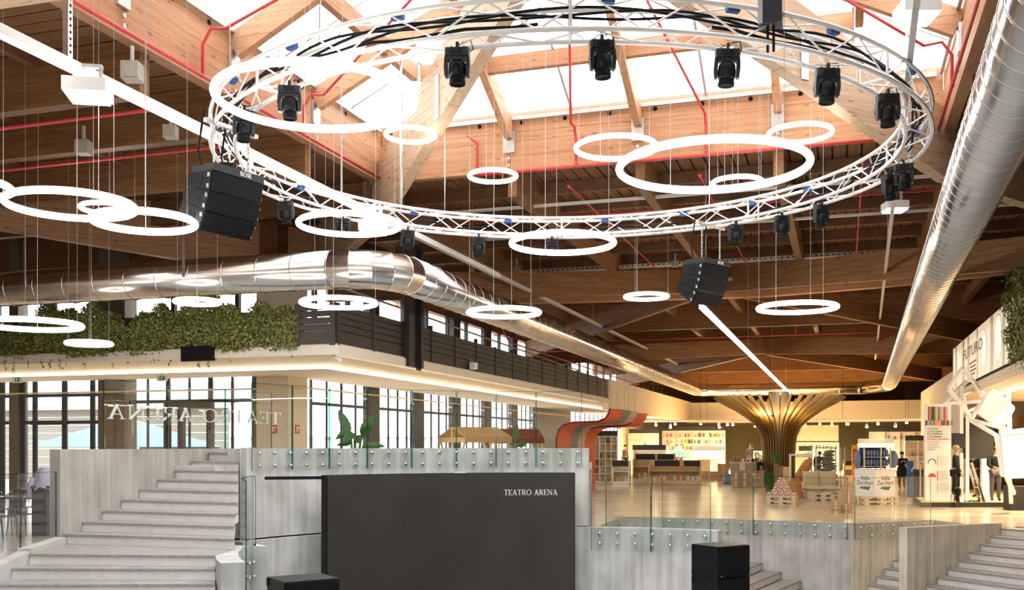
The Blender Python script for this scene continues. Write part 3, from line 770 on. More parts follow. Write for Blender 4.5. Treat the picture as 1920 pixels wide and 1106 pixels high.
def place_letters(parent, text, h, origin, xdir, ndir, mat, depth=0.004, curve=None, fit=None):
    gl, tot = serif_letters(text, h); k = (fit / tot) if fit else 1.0
    for ch, x, polys in gl:
        m = MB()
        for j, pl in enumerate(polys):
            a = []
            for (u, v) in pl:
                uu = (x + u) * k
                if curve: p, nn = curve(uu)
                else: p, nn = origin + xdir * uu, ndir
                a.append(p + Vector((0, 0, v)) + nn * (0.001 + 0.0004 * j))
            b = [p + nn * depth for p in a]
            m.slab(a, b)
        m.build('letter', mat, parent)
# seen from the arena the name runs right to left: it starts at the far end and reads along -gd
xd = -gd.normalized(); nd = Vector((-gd.y, gd.x, 0)).normalized()
if nd.x > 0: nd = -nd
start = W(529, 790, 1).copy()
# intersection of the pixel ray with the glass plane
def ray_plane(px, py, p0, nrm):
    o = Vector((0, 0, EYE)); d = W(px, py, 1) - o
    return o + d * ((p0 - o).dot(nrm) / d.dot(nrm))
s0 = ray_plane(527, 793, g0, nd); s1 = ray_plane(198, 779, g0, nd)
place_letters(lg, 'TEATRO ARENA', 0.27, Vector((s0.x, s0.y, 2.43)), xd, nd, 'pure_white', 0.006, fit=(s1 - s0).xy.length)
# ------------------------------------------------------------------ glazed outer walls
FX, FY = -14.0, 23.2               # facade planes: x = FX (running back), y = FY (running left)
def xs(px): return WY(px, 800, FY).x
def glazed(name, label, axis, a0, a1, z0, z1, mull, trans, door=None):
    """window bay: frame bars and panes; mull = [(position, width)], trans = [z]"""
    def P(u, z, n=0): return Vector((u, FY + n, z)) if axis == 'x' else Vector((FX - n, u, z))
    t = thing(name, label, 'window', P((a0 + a1) / 2, z0), kind='structure')
    lo, hi = min(a0, a1), max(a0, a1)
    def fr(u0, u1, za, zb, dep=0.025):
        a, b = P(u0, za, -dep), P(u1, zb, dep)
        MB().box([min(a[i], b[i]) for i in range(3)], [max(a[i], b[i]) for i in range(3)]).build('frame_bar', 'dark_frame', t)
    ms = sorted(mull)
    for u, w in ms: fr(u - w / 2, u + w / 2, z0, z1)
    for z in trans: fr(lo, hi, z - 0.045, z + 0.045, 0.024)
    us = [lo] + [u for u, w in ms if lo < u < hi] + [hi]; zz = [z0] + sorted(trans) + [z1]
    us = sorted(set(round(u, 3) for u in us))
    for ua, ub in zip(us[:-1], us[1:]):
        if ub - ua < 0.06: continue
        for za, zb in zip(zz[:-1], zz[1:]):
            MB().add([P(ua, za), P(ub, za), P(ub, zb), P(ua, zb)], [(0, 1, 2, 3)]).build('pane', 'window_glass', t)
    return t
def spans(lst): return [((xs(a) + xs(b)) / 2, abs(xs(b) - xs(a))) for a, b in lst]
WTOP = 4.0
glazed('window_2', 'tall dark framed windows with door behind the clear chairs', 'x', xs(-330), xs(193), 0, WTOP,
       spans([(-320, -312), (-240, -230), (-180, -172), (-110, -100), (-50, -42), (0, 9), (40, 48), (62, 70), (117, 126), (170, 178)]), [2.60, 3.36])
glazed('window_3', 'tall bright windows with a double door left of the cream column', 'x', xs(243), xs(480), 0, WTOP,
       spans([(276, 279), (312, 319), (354, 357), (391, 399), (434, 438), (473, 482)]), [3.14])
t = thing('door_1', 'dark framed glass double door seen under the mirrored letters', 'door', (xs(355), FY - 0.09, 0), kind='structure')
for a, b, za, zb in ((311, 400, 2.94, 3.10), (337, 346, 0, 2.94), (311, 319, 0, 2.94), (391, 400, 0, 2.94)):
    MB().box((xs(a), FY - 0.1, za), (xs(b), FY + 0.06, zb)).build('frame_bar', 'dark_frame', t)
MB().box((xs(340), FY - 0.16, 0.8), (xs(343), FY - 0.1, 2.2)).build('push_bar', 'steel', t)
for a, b, z in ((-200, -100, 2.62), (62, 126, 2.62)):
    MB().box((xs(a), FY - 0.1, z - 0.09), (xs(b), FY + 0.05, z + 0.03)).build('door_header', 'dark_frame', t)
wallbox('wall_facade_column', (xs(193), FY - 0.2, 0), (xs(243), FY + 0.3, 8.1), 'brown_column', 'broad dark brown column between the tall windows')
wallbox('wall_facade_post', (xs(23), FY - 0.12, 0), (xs(40), FY + 0.25, 8.1), 'brown_column', 'slim dark brown post in the window wall behind the chairs')
wallbox('wall_facade_end', (XL, FY, 0), (xs(-330), FY + 0.3, 8.1), 'cream_wall', 'plain cream end of the glazed wall')
bays = [24.6, 28.9, 32.5, 36.1, 39.7, 43.3, 46.6]
nwin = 4
for a, b in zip(bays[:-1], bays[1:]):
    k = (b - a - 0.7) / 4
    mu = [(a + 0.35 + 0.0 + k * i, 0.055 if i in (1, 3) else 0.09 if i in (0, 4) else 0.08) for i in range(5)]
    glazed('window_%d' % nwin, 'tall bright window bay on the side wall behind the %s' % ['big leaf plant', 'tan canvas stall', 'stall roof ridge', 'brown stall roof', 'glass reflections past the stalls', 'last column before the grey panel'][nwin - 4],
           'y', a + 0.35, b - 0.35, 0, WTOP, mu, [3.12])
    nwin += 1
for i, y in enumerate(bays[1:-1]):
    wallbox('wall_facade_pier' if i == 0 else 'wall_facade_pier.%03d' % i, (FX - 0.2, y - 0.35, 0), (FX + 0.03, y + 0.35, 8.1), 'dark_frame', 'dark pier number %s along the glazed side wall' % ['one', 'two', 'three', 'four', 'five'][i])
wallbox('wall_side_panel', (FX - 0.25, 46.3, 0), (FX + 0.05, 53, 8.1), 'roof_grey', 'plain grey wall panel beyond the glazed side bays')
glazed('window_%d' % nwin, 'distant bright window bay beyond the grey panel', 'y', 53, 66, 0, WTOP, [(53 + 1.1 * i, 0.08) for i in range(12)], [3.12]); nwin += 1
wallbox('wall_side_end', (FX - 0.25, 66, 0), (FX, YF, 8.1), 'white_wall', 'white end stretch of the glazed side wall by the shelves')
# wall over the windows, clerestory strip, wall up to the roof
for zb, zt, nm, lb in ((WTOP, 5.45, 'wall_spandrel', 'plain wall band above the tall windows'), (6.75, 8.1, 'wall_upper', 'brown wall band under the roof above the clerestory')):
    m = MB(); m.box((XL, FY, zb), (FX, FY + 0.3, zt)); m.box((FX - 0.3, FY + 0.3, zb), (FX, YF, zt))
    tag(m.build(nm, 'deck_y' if zb > 6 else 'white_wall'), lb, 'wall', kind='structure')
cl = thing('window_%d' % nwin, 'narrow clerestory strip of bright panes above the ivy and the black boards', 'window', (FX, FY, 5.45), kind='structure')
x = FX - 1.2
while x > XL:
    MB().box((x - 0.06, FY - 0.03, 5.45), (x + 0.06, FY + 0.1, 6.75)).build('frame_bar', 'dark_frame', cl)
    MB().add([(x, FY + 0.05, 5.45), (x - 2, FY + 0.05, 5.45), (x - 2, FY + 0.05, 6.75), (x, FY + 0.05, 6.75)], [(0, 1, 2, 3)]).build('pane', 'window_glass', cl); x -= 2.0
y = FY
while y < YF:
    MB().box((FX - 0.1, y - 0.06, 5.45), (FX + 0.03, y + 0.06, 6.75)).build('frame_bar', 'dark_frame', cl)
    MB().add([(FX - 0.05, y, 5.45), (FX - 0.05, y + 2, 5.45), (FX - 0.05, y + 2, 6.75), (FX - 0.05, y, 6.75)], [(0, 1, 2, 3)]).build('pane', 'window_glass', cl); y += 2.0
# cream column at the corner with fire signs
col = thing('column', 'square cream clad column at the corner of the glazing', 'column', (-14.03, 23.5, 0), kind='structure')
MB().box((-14.5, 23.0, 0), (-13.57, 24.0, 6.9)).build('shaft', 'cream_wall', col)
MB().box((-14.52, 22.98, 0), (-13.55, 24.02, 0.12)).build('plinth', 'grey_tray', col)
def fire_sign(lo, hi, face, label):
    s = thing('fire_sign', label, 'sign', lo)
    MB().box(lo, hi).build('plate', 'sign_red', s)
    lo, hi = Vector(lo), Vector(hi); 
    for u0, u1, v0, v1 in ((0.15, 0.42, 0.15, 0.85), (0.55, 0.85, 0.5, 0.85), (0.6, 0.7, 0.12, 0.45)):
        if face == 'y': MB().box((lo.x + (hi.x - lo.x) * u0, lo.y - 0.006, lo.z + (hi.z - lo.z) * v0), (lo.x + (hi.x - lo.x) * u1, lo.y, lo.z + (hi.z - lo.z) * v1)).build('pictogram', 'pure_white', s)
        else: MB().box((hi.x, lo.y + (hi.y - lo.y) * u0, lo.z + (hi.z - lo.z) * v0), (hi.x + 0.006, lo.y + (hi.y - lo.y) * u1, lo.z + (hi.z - lo.z) * v1)).build('pictogram', 'pure_white', s)
a = WY(509, 812, 22.98); b = WY(519, 797, 22.98)
fire_sign((a.x, 22.97, a.z), (b.x, 22.99, b.z), 'y', 'red fire hose sign on the broad face of the cream column')
a = WX(554, 812, -13.56); b = WX(561, 797, -13.56)
fire_sign((-13.57, a.y, a.z), (-13.55, b.y, b.z), 'x', 'red fire sign on the narrow face of the cream column')
def exit_sign(px, py, w, h, label):
    p = WY(px, py, FY - 2.0); s = thing('exit_sign', label, 'sign', p)
    MB().cbox(p, (w, 0.05, h)).build('panel', 'pure_white', s)
    MB().cbox(p + Vector((0.05 * w, -0.028, 0)), (w * 0.5, 0.006, h * 0.72)).build('pictogram', 'exit_green', s)
    MB().cbox(p + Vector((0.02 * w, -0.034, 0)), (w * 0.12, 0.006, h * 0.5)).build('pictogram', 'pure_white', s)
    MB().cyl(p + Vector((0, 0, h / 2)), Vector((p.x, p.y, 3.95)), 0.012, 6).build('rod', 'wire', s)
exit_sign(33, 712, 0.30, 0.16, 'green exit sign hanging before the dark windows')
exit_sign(304, 709, 0.30, 0.14, 'green exit sign hanging before the bright double door')

# ------------------------------------------------------------------ mezzanine canopy round the corner
MX, MY = -10.4, 19.7
mz = thing('trim_1', 'cream canopy fascia and soffit below the ivy and the black boards', 'canopy', (MX, MY, 3.7), kind='structure')
YE = 46.2
m = MB(); m.box((XL, MY, 3.98), (MX, FY - 0.2, 4.16)).box((FX + 0.2, FY - 0.2, 3.98), (MX, YE, 4.16)); m.build('slab', 'cream_wall', mz)
m = MB(); m.box((XL, MY - 0.05, 3.92), (MX + 0.05, MY, 4.12)).box((MX, MY, 3.92), (MX + 0.05, YE, 4.12)); m.build('fascia', 'white_wall', mz)
m = MB(); m.box((XL, MY + 0.55, 3.72), (MX - 0.55, MY + 0.75, 3.98)).box((MX - 0.75, MY + 0.75, 3.72), (MX - 0.55, 73, 3.98)); m.build('inner_fascia', 'cream_wall', mz)
m = MB(); m.box((XL, MY + 0.75, 3.74), (MX - 0.75, FY - 0.25, 3.8)).box((FX + 0.25, FY - 0.25, 3.74), (MX - 0.75, 73, 3.8)); m.build('soffit', 'white_wall', mz)
led = thing('led_strip_light', 'bright continuous strip light under the cream canopy edge', 'strip light', (MX - 0.8, MY + 0.8, 3.66))
MB().box((XL, MY + 0.48, 3.67), (MX - 0.48, MY + 0.60, 3.715)).build('diffuser', 'led_canopy', led)
MB().box((MX - 0.60, MY + 0.60, 3.67), (MX - 0.48, 70, 3.715)).build('diffuser', 'led_canopy', led)
MB().box((XL, MY + 0.6, 3.70), (MX - 0.6, MY + 0.70, 3.72)).build('housing', 'white_paint', led)
# thin rail under the soffit
tag(MB().tube([(XL, MY + 2.2, 3.35), (MX - 2.0, MY + 2.2, 3.35), (MX - 2.0, 60, 3.35)], 0.022, 6).build('curtain_rail', 'light_wood'), 'thin tan rail hanging below the canopy soffit', 'rail')
# camera on the soffit edge
c = WX(633, 672, MX - 0.1); t = thing('security_camera', 'white bullet camera under the canopy corner', 'camera', c)
MB().tube([c + Vector((-0.12, 0, 0.05)), c + Vector((0.12, -0.1, -0.05))], 0.045, 10).build('body', 'pure_white', t); MB().tube([c + Vector((-0.1, 0, 0.05)), c + Vector((-0.1, 0.05, 0.2))], 0.015, 6).build('arm', 'grey_tray', t)
c = WX(888, 686, MX + 0.12); t = thing('floodlight', 'small white floodlight clipped on the black boards', 'floodlight', c)
MB().cbox(c, (0.16, 0.26, 0.2)).build('body', 'pure_white', t); MB().tube([c + Vector((0, 0, 0.1)), c + Vector((-0.15, 0, 0.22))], 0.015, 6).build('arm', 'grey_tray', t)

# black boarded balustrade: corner panel, then a long run going back
bb = thing('board_balustrade', 'black slatted board balustrade running along the canopy to the beige wall', 'balustrade', (MX - 0.1, (MY + YE) / 2, 4.16))
zb = [4.16, 4.46, 4.61, 4.76, 4.90]; zt = [4.44, 4.59, 4.74, 4.885, 5.02]
y = MY + 0.06
k = 0
while y < YE - 0.2:
    y2 = min(y + 1.75, YE)
    for i in range(5):
        MB().box((MX - 0.05, y + 0.01, zb[i]), (MX - 0.02, y2 - 0.01, zt[i])).build('board', 'black_board', bb)
    MB().box((MX - 0.09, y - 0.05, 4.1), (MX, y + 0.05, 5.14 if k % 2 else 5.05)).build('post', 'black_board', bb)
    y = y2; k += 1
m = MB(); m.box((MX - 0.10, MY + 0.05, 4.14), (MX - 0.06, YE, 5.0)); m.build('backing', 'cable_black', bb)
cp = thing('slatted_screen', 'taupe slatted end panel between ivy and black boards', 'panel', ((MX - 0.45), MY, 4.16))
for i in range(5): MB().box((MX - 0.92, MY - 0.02, zb[i]), (MX - 0.18, MY + 0.02, zt[i])).build('board', 'board_taupe', cp)
for x in (MX - 0.98, MX - 0.12): MB().box((x - 0.06, MY - 0.035, 4.12), (x + 0.06, MY + 0.05, 5.06)).build('post', 'board_taupe', cp)
# black cable riser hanging over the fascia
cr = thing('cable_riser', 'black vertical cable riser hanging over the black boards', 'cable riser', WX(775, 680, MX + 0.15))
a = WX(762, 690, MX + 0.06); bq = WX(789, 690, MX + 0.06)
MB().box((MX - 0.0, a.y, 3.93), (MX + 0.14, bq.y, 7.0)).build('channel', 'black_board', cr)
for i in range(3):
    yy = a.y + (bq.y - a.y) * (0.45 + 0.12 * i); MB().tube([(MX + 0.17, yy, 3.85), (MX + 0.17, yy, 6.9)], 0.02, 6).build('cable', 'cable_black', cr)

# ------------------------------------------------------------------ ivy hedge
def ivy(name, label, boxes, n, seed, hang=True, lobes=10, size=(0.05, 0.10)):
    rnd = random.Random(seed); m = MB(); vs = []; fs = []
    def leaf(p, nrm, s):
        nrm = (nrm + Vector((rnd.uniform(-.8, .8), rnd.uniform(-.8, .8), rnd.uniform(-.5, .9)))).normalized()
        t = nrm.cross(Vector((rnd.uniform(-1, 1), rnd.uniform(-1, 1), rnd.uniform(-1, 1)))).normalized(); b = nrm.cross(t)
        k = len(vs)
        vs.extend([p - t * s * .5, p + b * s * .45 + nrm * s * .1, p + t * s * .6, p - b * s * .45 + nrm * s * .1]); fs.append((k, k + 1, k + 2, k + 3))
    tot = sum(w for *_, w in boxes)
    for lo, hi, nrm, wgt in boxes:
        lo, hi, nrm = Vector(lo), Vector(hi), Vector(nrm)
        for _ in range(int(n * wgt / tot)):
            u, v, w = rnd.random(), rnd.random(), rnd.random() ** 0.6
            p = Vector((lo.x + (hi.x - lo.x) * u, lo.y + (hi.y - lo.y) * v, lo.z + (hi.z - lo.z) * rnd.random()))
            along = p.x if abs(nrm.y) > 0.5 else p.y
            topz = hi.z + 0.16 * sin(along * 1.7) + 0.14 * sin(along * 4.1 + 1) + 0.10 * sin(along * 9.7 + 2) - 0.25
            if p.z > topz: continue
            bulge = 0.10 + 0.16 * sin(along * 2.3 + p.z * 3.0) * sin(along * 0.9 - p.z * 4.2)
            p = p + nrm * (bulge * w)
            leaf(p, nrm, rnd.uniform(*size))
        if hang:
            L = max(hi.x - lo.x, hi.y - lo.y)
            for _ in range(int(L * 3.5)):
                u = rnd.random(); p = lo.lerp(hi, u); p.z = lo.z; p += nrm * rnd.uniform(0.1, 0.2)
                for j in range(rnd.randint(3, 9)):
                    p = p + Vector((rnd.uniform(-.04, .04), rnd.uniform(-.03, .03), -rnd.uniform(0.02, 0.05))); leaf(p, nrm, rnd.uniform(*size) * 0.8)
    m.add(vs, fs)
    t = thing(name, label, 'ivy', boxes[0][0])
    o = m.build('foliage', 'ivy_leaf', t); o['kind'] = 'stuff'
    return t
ih = ivy('ivy_hedge', 'thick hanging ivy hedge on top of the cream canopy', [((-26, MY + 0.02, 4.05), (MX - 0.95, MY + 0.22, 5.36), (0, -1, 0), 1)], 62000, 3, size=(0.045, 0.085))
m = MB(); m.box((-26, MY + 0.16, 4.16), (MX - 1.0, MY + 0.30, 4.95)); m.build('ivy_gap_shade', 'ivy_back', ih)  # dark sheet standing for the shade in the ivy gaps
tag(MB().box((WY(343, 670, MY - 0.06).x, MY - 0.14, 3.86), (WY(402, 670, MY - 0.06).x, MY - 0.03, 4.2)).build('planter_trough', 'cable_black'), 'black trough sunk in the fascia below the ivy', 'trough')

# ------------------------------------------------------------------ things outside the windows
ob = thing('building', 'beige sided building with grey roof seen through the left windows', 'building', (-36, 44, 0))
for k in range(9): MB().box((-60, 44 - 0.02 * (k % 2), 0.1 + 0.42 * k), (-29.5, 44.3, 0.1 + 0.42 * (k + 1) - 0.02)).build('cladding_board', 'siding', ob)
MB().slab([Vector((-61, 43.3, 3.85)), Vector((-61, 43.3, 4.05)), Vector((-61, 50, 5.6))], [Vector((-29, 43.3, 3.85)), Vector((-29, 43.3, 4.05)), Vector((-29, 50, 5.6))]).build('roof', 'roof_grey', ob)
MB().box((-33.5, 43.9, 1.5), (-31.5, 44.0, 2.3)).build('window', 'dark_frame', ob)
ob = thing('building', 'long low pale building far behind the double door', 'building', (-30, 95, 0))
MB().box((-75, 95, 0), (-5, 100, 2.6)).build('wall', 'pure_white', ob)
for k in range(16): MB().box((-74 + k * 4.2, 94.9, 1.0), (-71.2 + k * 4.2, 95, 1.7)).build('window', 'roof_grey', ob)
MB().box((-75.4, 94.7, 2.6), (-4.6, 100.3, 2.85)).build('roof_edge', 'roof_grey', ob)
tt = thing('market_tent', 'pale blue pitched tent standing outside the left windows', 'tent', (-24.5, 31, 0))
c = Vector((-25.0, 31, 0))
MB().add([c + Vector(p) for p in ((-2.4, -2.4, 1.9), (2.4, -2.4, 1.9), (2.4, 2.4, 1.9), (-2.4, 2.4, 1.9), (0, 0, 3.0))], [(0, 1, 4), (1, 2, 4), (2, 3, 4), (3, 0, 4)]).build('canopy', 'tent_cloth', tt)
m = MB()
for sx in (-2.35, 2.35):
    for sy in (-2.35, 2.35): MB().cbox(c + Vector((sx, sy, 0.95)), (0.06, 0.06, 1.9)).build('leg', 'pure_white', tt)
MB().box((c.x - 2.4, c.y + 2.3, 0.1), (c.x + 2.4, c.y + 2.35, 1.9)).build('side_wall', 'tent_cloth', tt)

# ------------------------------------------------------------------ bulkheads and right hand side
bk = wallbox('wall_bulkhead_left', (MX - 0.25, YE, 3.62), (MX + 0.05, 73, 5.05), 'cream_wall', 'long beige bulkhead wall continuing behind the black boards')
wallbox('wall_bulkhead_far', (MX - 0.25, 73, 3.55), (16, 73.3, 5.0), 'white_wall', 'wide white bulkhead above the bookshop front')
m = MB(); m.box((FX, 55, 3.56), (22, YF, 3.7)); 
sofb = MB().box((MX - 0.2, 73.3, 3.8), (20, YF, 3.95)).build('ceiling_shop', 'white_wall'); tag(sofb, 'white lowered ceiling over the back of the bookshop', 'ceiling', kind='structure')
p0 = WX(1762, 703, 4.6); p1 = WX(1712, 750, 4.6)
wallbox('wall_partition', (4.5, 44.5, 0), (4.7, 66, 5.15), 'white_wall', 'tall white partition wall right of the bookshop')
# lit sign fascia
SX = 3.9; sy0 = WX(1905, 660, SX).y; sy1 = WX(1787, 700, SX).y
sg = thing('lit_banner', 'long backlit printed fascia banner above the right hand shop', 'banner', (SX, (sy0 + sy1) / 2, 4.0), kind=None)
MB().box((SX, sy0, 3.98), (SX + 0.12, sy1, 5.52)).build('panel', 'sign_light', sg)
MB().box((SX - 0.02, sy0 - 0.3, 3.88), (SX + 0.14, sy1, 3.98)).build('frame', 'cable_black', sg)
def flat_x(y0, y1, z0, z1, mat, nm, x=SX - 0.004): return MB().box((x - 0.004, min(y0, y1), z0), (x + 0.002, max(y0, y1), z1)).build(nm, mat, sg)
emit('print_olive', (0.60, 0.40, 0.14), 0.12); emit('print_cream', (1.0, 0.90, 0.76), 0.38); plain('print_brown', (0.26, 0.13, 0.05), 0.6)
L = sy1 - sy0
def ellipse_x(yc, zc, ry, rz, mat, k):
    MB().slab([Vector((SX - 0.003 - 0.003 * k, yc + ry * cos(t * pi / 12), zc + rz * sin(t * pi / 12))) for t in range(24)], [Vector((SX + 0.002, yc + ry * cos(t * pi / 12), zc + rz * sin(t * pi / 12))) for t in range(24)]).build('print_shape', mat, sg)
for f, rz in ((0.20, 0.62), (0.40, 0.5), (0.07, 0.45), (0.84, 0.4)):
    ellipse_x(sy0 + L * f, 4.78, L * 0.048, rz + 0.03, 'print_olive', 0); ellipse_x(sy0 + L * f, 4.78, L * 0.04, rz, 'print_cream', 1)
for f, w in ((0.13, 0.018), (0.28, 0.02), (0.5, 0.012), (0.66, 0.016), (0.76, 0.02), (0.92, 0.016)): flat_x(sy0 + L * (f - w), sy0 + L * (f + w), 3.98, 5.52, 'print_olive', 'print_band')
def text_obj(txt, size, M, mat, parent, name='lettering', ext=0.003, align='CENTER'):
    cu = bpy.data.curves.new('t', 'FONT'); cu.body = txt; cu.size = size; cu.align_x = align; cu.align_y = 'CENTER'; cu.extrude = ext; cu.resolution_u = 2
    ob = bpy.data.objects.new('t', cu); COL.objects.link(ob)
    me = bpy.data.meshes.new_from_object(ob.evaluated_get(bpy.context.evaluated_depsgraph_get()))
    bpy.data.objects.remove(ob); bpy.data.curves.remove(cu)
    me.name = name; me.materials.clear(); me.materials.append(MATS[mat])
    o = bpy.data.objects.new(name, me); COL.objects.link(o)
    o.parent = parent
    o.matrix_basis = (WM(parent).inverted() if parent else Matrix()) @ M
    return o
def frame(p, x, y):
    """matrix whose local x and y are the given world directions"""
    x = Vector(x).normalized(); y = Vector(y).normalized(); z = x.cross(y)
    M = Matrix((x, y, z)).transposed().to_4x4(); M.translation = Vector(p); return M
text_obj('FUTURO', 0.5, frame((SX - 0.01, sy0 + L * 0.59, 4.95), (0, -1, 0), (0, 0, 1)) @ Matrix.Scale(2.6, 4, (1, 0, 0)), 'print_brown', sg)
for zz, w in ((4.55, 0.06), (4.42, 0.05), (4.3, 0.055), (4.18, 0.04)): flat_x(sy0 + L * (0.58 - w), sy0 + L * (0.58 + w), zz, zz + 0.05, 'print_brown', 'print_line')
# canopy below the sign
cn = thing('trim_2', 'cream canopy ceiling under the lit banner on the shop side', 'canopy', (SX + 2, (sy0 + sy1) / 2, 3.6), kind='structure')
MB().box((SX - 0.05, sy0 - 8, 3.74), (SX + 0.3, sy1, 3.88)).build('fascia', 'white_wall', cn)
MB().box((SX, sy0 - 8, 3.6), (16, sy1 + 1, 3.74)).build('soffit', 'cream_wall', cn)
MB().box((SX + 0.2, sy0 - 8, 3.88), (16, sy1, 5.6)).build('upper_wall', 'black_board', cn)
le = thing('led_strip_light', 'bright strip light on the soffit below the lit banner', 'strip light', (SX + 0.8, 29, 3.55))
MB().box((SX + 0.75, sy0 - 8, 3.55), (SX + 0.87, WX(1868, 736, SX + 0.8).y, 3.6)).build('diffuser', 'led_strip', le)
MB().box((SX + 0.71, sy0 - 8, 3.585), (SX + 0.91, WX(1868, 736, SX + 0.8).y, 3.605)).build('housing', 'white_paint', le)
iv = ivy('ivy_hedge', 'dark hanging ivy beside the lit banner on the shop side', [((SX - 0.12, sy0 - 8, 3.9), (SX + 0.1, sy0 + 0.25, 6.15), (-1, 0, 0), 1)], 20000, 5, size=(0.045, 0.085))
m = MB(); m.box((SX + 0.02, sy0 - 8, 3.9), (SX + 0.18, sy0 + 0.1, 5.8)); m.build('ivy_gap_shade', 'ivy_back', iv)  # dark sheet again for shaded gaps between the leaves
wallbox('wall_shop_right', (9.5, 24, 0), (9.8, 66, 3.6), 'cream_wall', 'cream back wall of the shop under the lit banner')
wallbox('wall_shop_pier', (6.4, 37.2, 0), (7.6, 38, 3.6), 'brown_column', 'dark brown pier behind the white frame sculpture')
# ------------------------------------------------------------------ air ducts
DH = EYE + 3.62; DR = 0.40
def torus_mesh(R, r, n=32, k=6):
    return MB().tube([(R * cos(2 * pi * i / n), R * sin(2 * pi * i / n), 0) for i in range(n)], r, k, closed=True).mesh('seam')
SEAM = torus_mesh(DR, 0.014); SEAM.polygons.foreach_set('use_smooth', [True] * len(SEAM.polygons))
def seams_along(parent, p, q, step, start=0.0):
    p, q = Vector(p), Vector(q); d = (q - p).normalized(); L = (q - p).length; s = start
    rot = d.to_track_quat('Z', 'Y').to_euler(); base = Vector(parent.location)
    while s < L:
        put(SEAM, 'seam', 'duct_metal', parent, p + d * s - base, rot); s += step
dl = thing('air_duct', 'fat bare metal air duct bending round the canopy corner', 'air duct', (-8.8, 18.7, DH - DR))
DX = -8.8; DY = 18.7; br = 1.15
MB().cyl((-30, DY, DH + 0.02), (DX - br, DY, DH), DR, 32).build('pipe', 'duct_metal', dl, smooth=True)
nb = 5
bend = [(DX - br + br * sin(pi / 2 * i / nb), DY + br - br * cos(pi / 2 * i / nb), DH) for i in range(nb + 1)]
def bend_ring(t):
    c = Vector((DX - br + br * sin(t), DY + br - br * cos(t), DH)); rad = Vector((sin(t), -cos(t), 0))
    return [c + rad * (DR * cos(2 * pi * j / 32)) + Vector((0, 0, DR * sin(2 * pi * j / 32))) for j in range(32)]
for i in range(nb):
    ra, rb = bend_ring(pi / 2 * i / nb), bend_ring(pi / 2 * (i + 1) / nb)
    MB().add(ra + rb, [(j, (j + 1) % 32, 32 + (j + 1) % 32, 32 + j) for j in range(32)]).build('elbow_segment', 'duct_metal', dl, smooth=True)
    t_ = pi / 2 * i / nb; tg = Vector((cos(t_), sin(t_), 0))
    put(SEAM, 'seam', 'duct_metal', dl, Vector(bend[i]) - Vector(dl.location), tg.to_track_quat('Z', 'Y').to_euler())
MB().cyl((DX, DY + br, DH), (DX - 0.2, 66.5, DH), DR, 32).build('pipe', 'duct_metal', dl, smooth=True)
seams_along(dl, (DX - br, DY, DH), (-26, DY, DH), 0.82)
seams_along(dl, (DX, DY + br, DH), (DX - 0.2, 66, DH), 0.62)
RD0, RD1 = Vector((1.55, 4.0, DH + 0.03)), Vector((2.6, 62.0, DH))
dr = thing('air_duct', 'long spiral seamed metal air duct along the right of the hall', 'air duct', (1.8, 15, DH - DR))
MB().cyl(RD0, RD1, DR, 32).build('pipe', 'duct_metal', dr, smooth=True)
seams_along(dr, RD0, RD1, 0.42)
ec = (Vector((DX - 0.2, 66.5, DH)), Vector((RD1.x - 1.2, 66.5, DH)))
MB().tube([RD1, RD1 + Vector((-0.05, 2.2, 0)), RD1 + Vector((-0.9, 4.2, 0)), ec[1]], DR, 24).build('elbow', 'duct_metal', dr, smooth=True)
dc = thing('air_duct', 'distant cross duct joining the two long ducts before the white bulkhead', 'air duct', (-3.5, 67.3, DH - DR))
MB().tube([ec[0] + Vector((0.1, -0.1, 0)), ec[0] + Vector((0.6, 0.7, 0)), ec[0] + Vector((1.6, 0.9, 0)), ec[1] + Vector((0, 0.8, 0))], DR, 24).build('pipe', 'duct_metal', dc, smooth=True)
seams_along(dc, ec[0] + Vector((1.6, 0.9, 0)), ec[1] + Vector((0, 0.8, 0)), 1.2)
# duct hangers
for x in (-13.3, -17.5):
    t = thing('duct_hanger', 'grey slotted strap hanger holding the bent air duct at %s' % ('the ivy end' if x > -15 else 'its far stretch'), 'hanger', (x, DY, DH + DR))
    MB().box((x - 0.03, DY - DR - 0.03, DH - 0.05), (x + 0.03, DY - DR - 0.01, DH + 1.0)).build('strap', 'galvanised', t)
    MB().cyl((x, DY - DR - 0.02, DH + 0.9), (x, DY - DR - 0.02, DZ), 0.01, 6).build('rod', 'galvanised', t)

def roof_z(p):
    s = max(abs(p.x - AC.x), abs(p.y - AC.y))
    return EYE + 9.6 - 0.5 * s if s < 5.7 else DZ
# ------------------------------------------------------------------ trunking lines with lamps
TZ = EYE + 4.6
TP = 'square profile'
tl = thing('trunking_line', 'long white lighting trunking running along the left of the skylight', 'trunking', (-8.88, 15, TZ))
MB().box((-8.94, 1.5, TZ - 0.06), (-8.82, 26, TZ + 0.06)).build('profile', 'pure_white', tl)
MB().box((-8.93, 26, TZ - 0.05), (-8.83, 58, TZ + 0.05)).build('profile', 'grey_tray', tl)  # same white profile greyed for its unlit far stretch
MB().box((-8.92, 1.5, TZ - 0.075), (-8.84, 19.0, TZ - 0.06)).build('diffuser', 'trunking_glow', tl)  # white metal underside made to glow for its skylit brightness
hp = WX(127, 60, -8.88).y
for yy in (hp, hp + 3.4, hp + 7, 24, 30, 37):
    if yy == hp:
        MB().box((-8.92, yy - 0.04, TZ + 0.06), (-8.84, yy + 0.04, roof_z(Vector((-8.88, yy, 0))))).build('hanger', 'galvanised', tl)
        for k in range(12): MB().box((-8.925, yy - 0.012, TZ + 0.12 + 0.08 * k), (-8.835, yy + 0.012, TZ + 0.15 + 0.08 * k)).build('slot', 'cable_black', tl)
    else: MB().cyl((-8.88, yy, TZ + 0.06), (-8.88, yy, roof_z(Vector((-8.88, yy, 0)))), 0.008, 6).build('hanger', 'wire', tl)
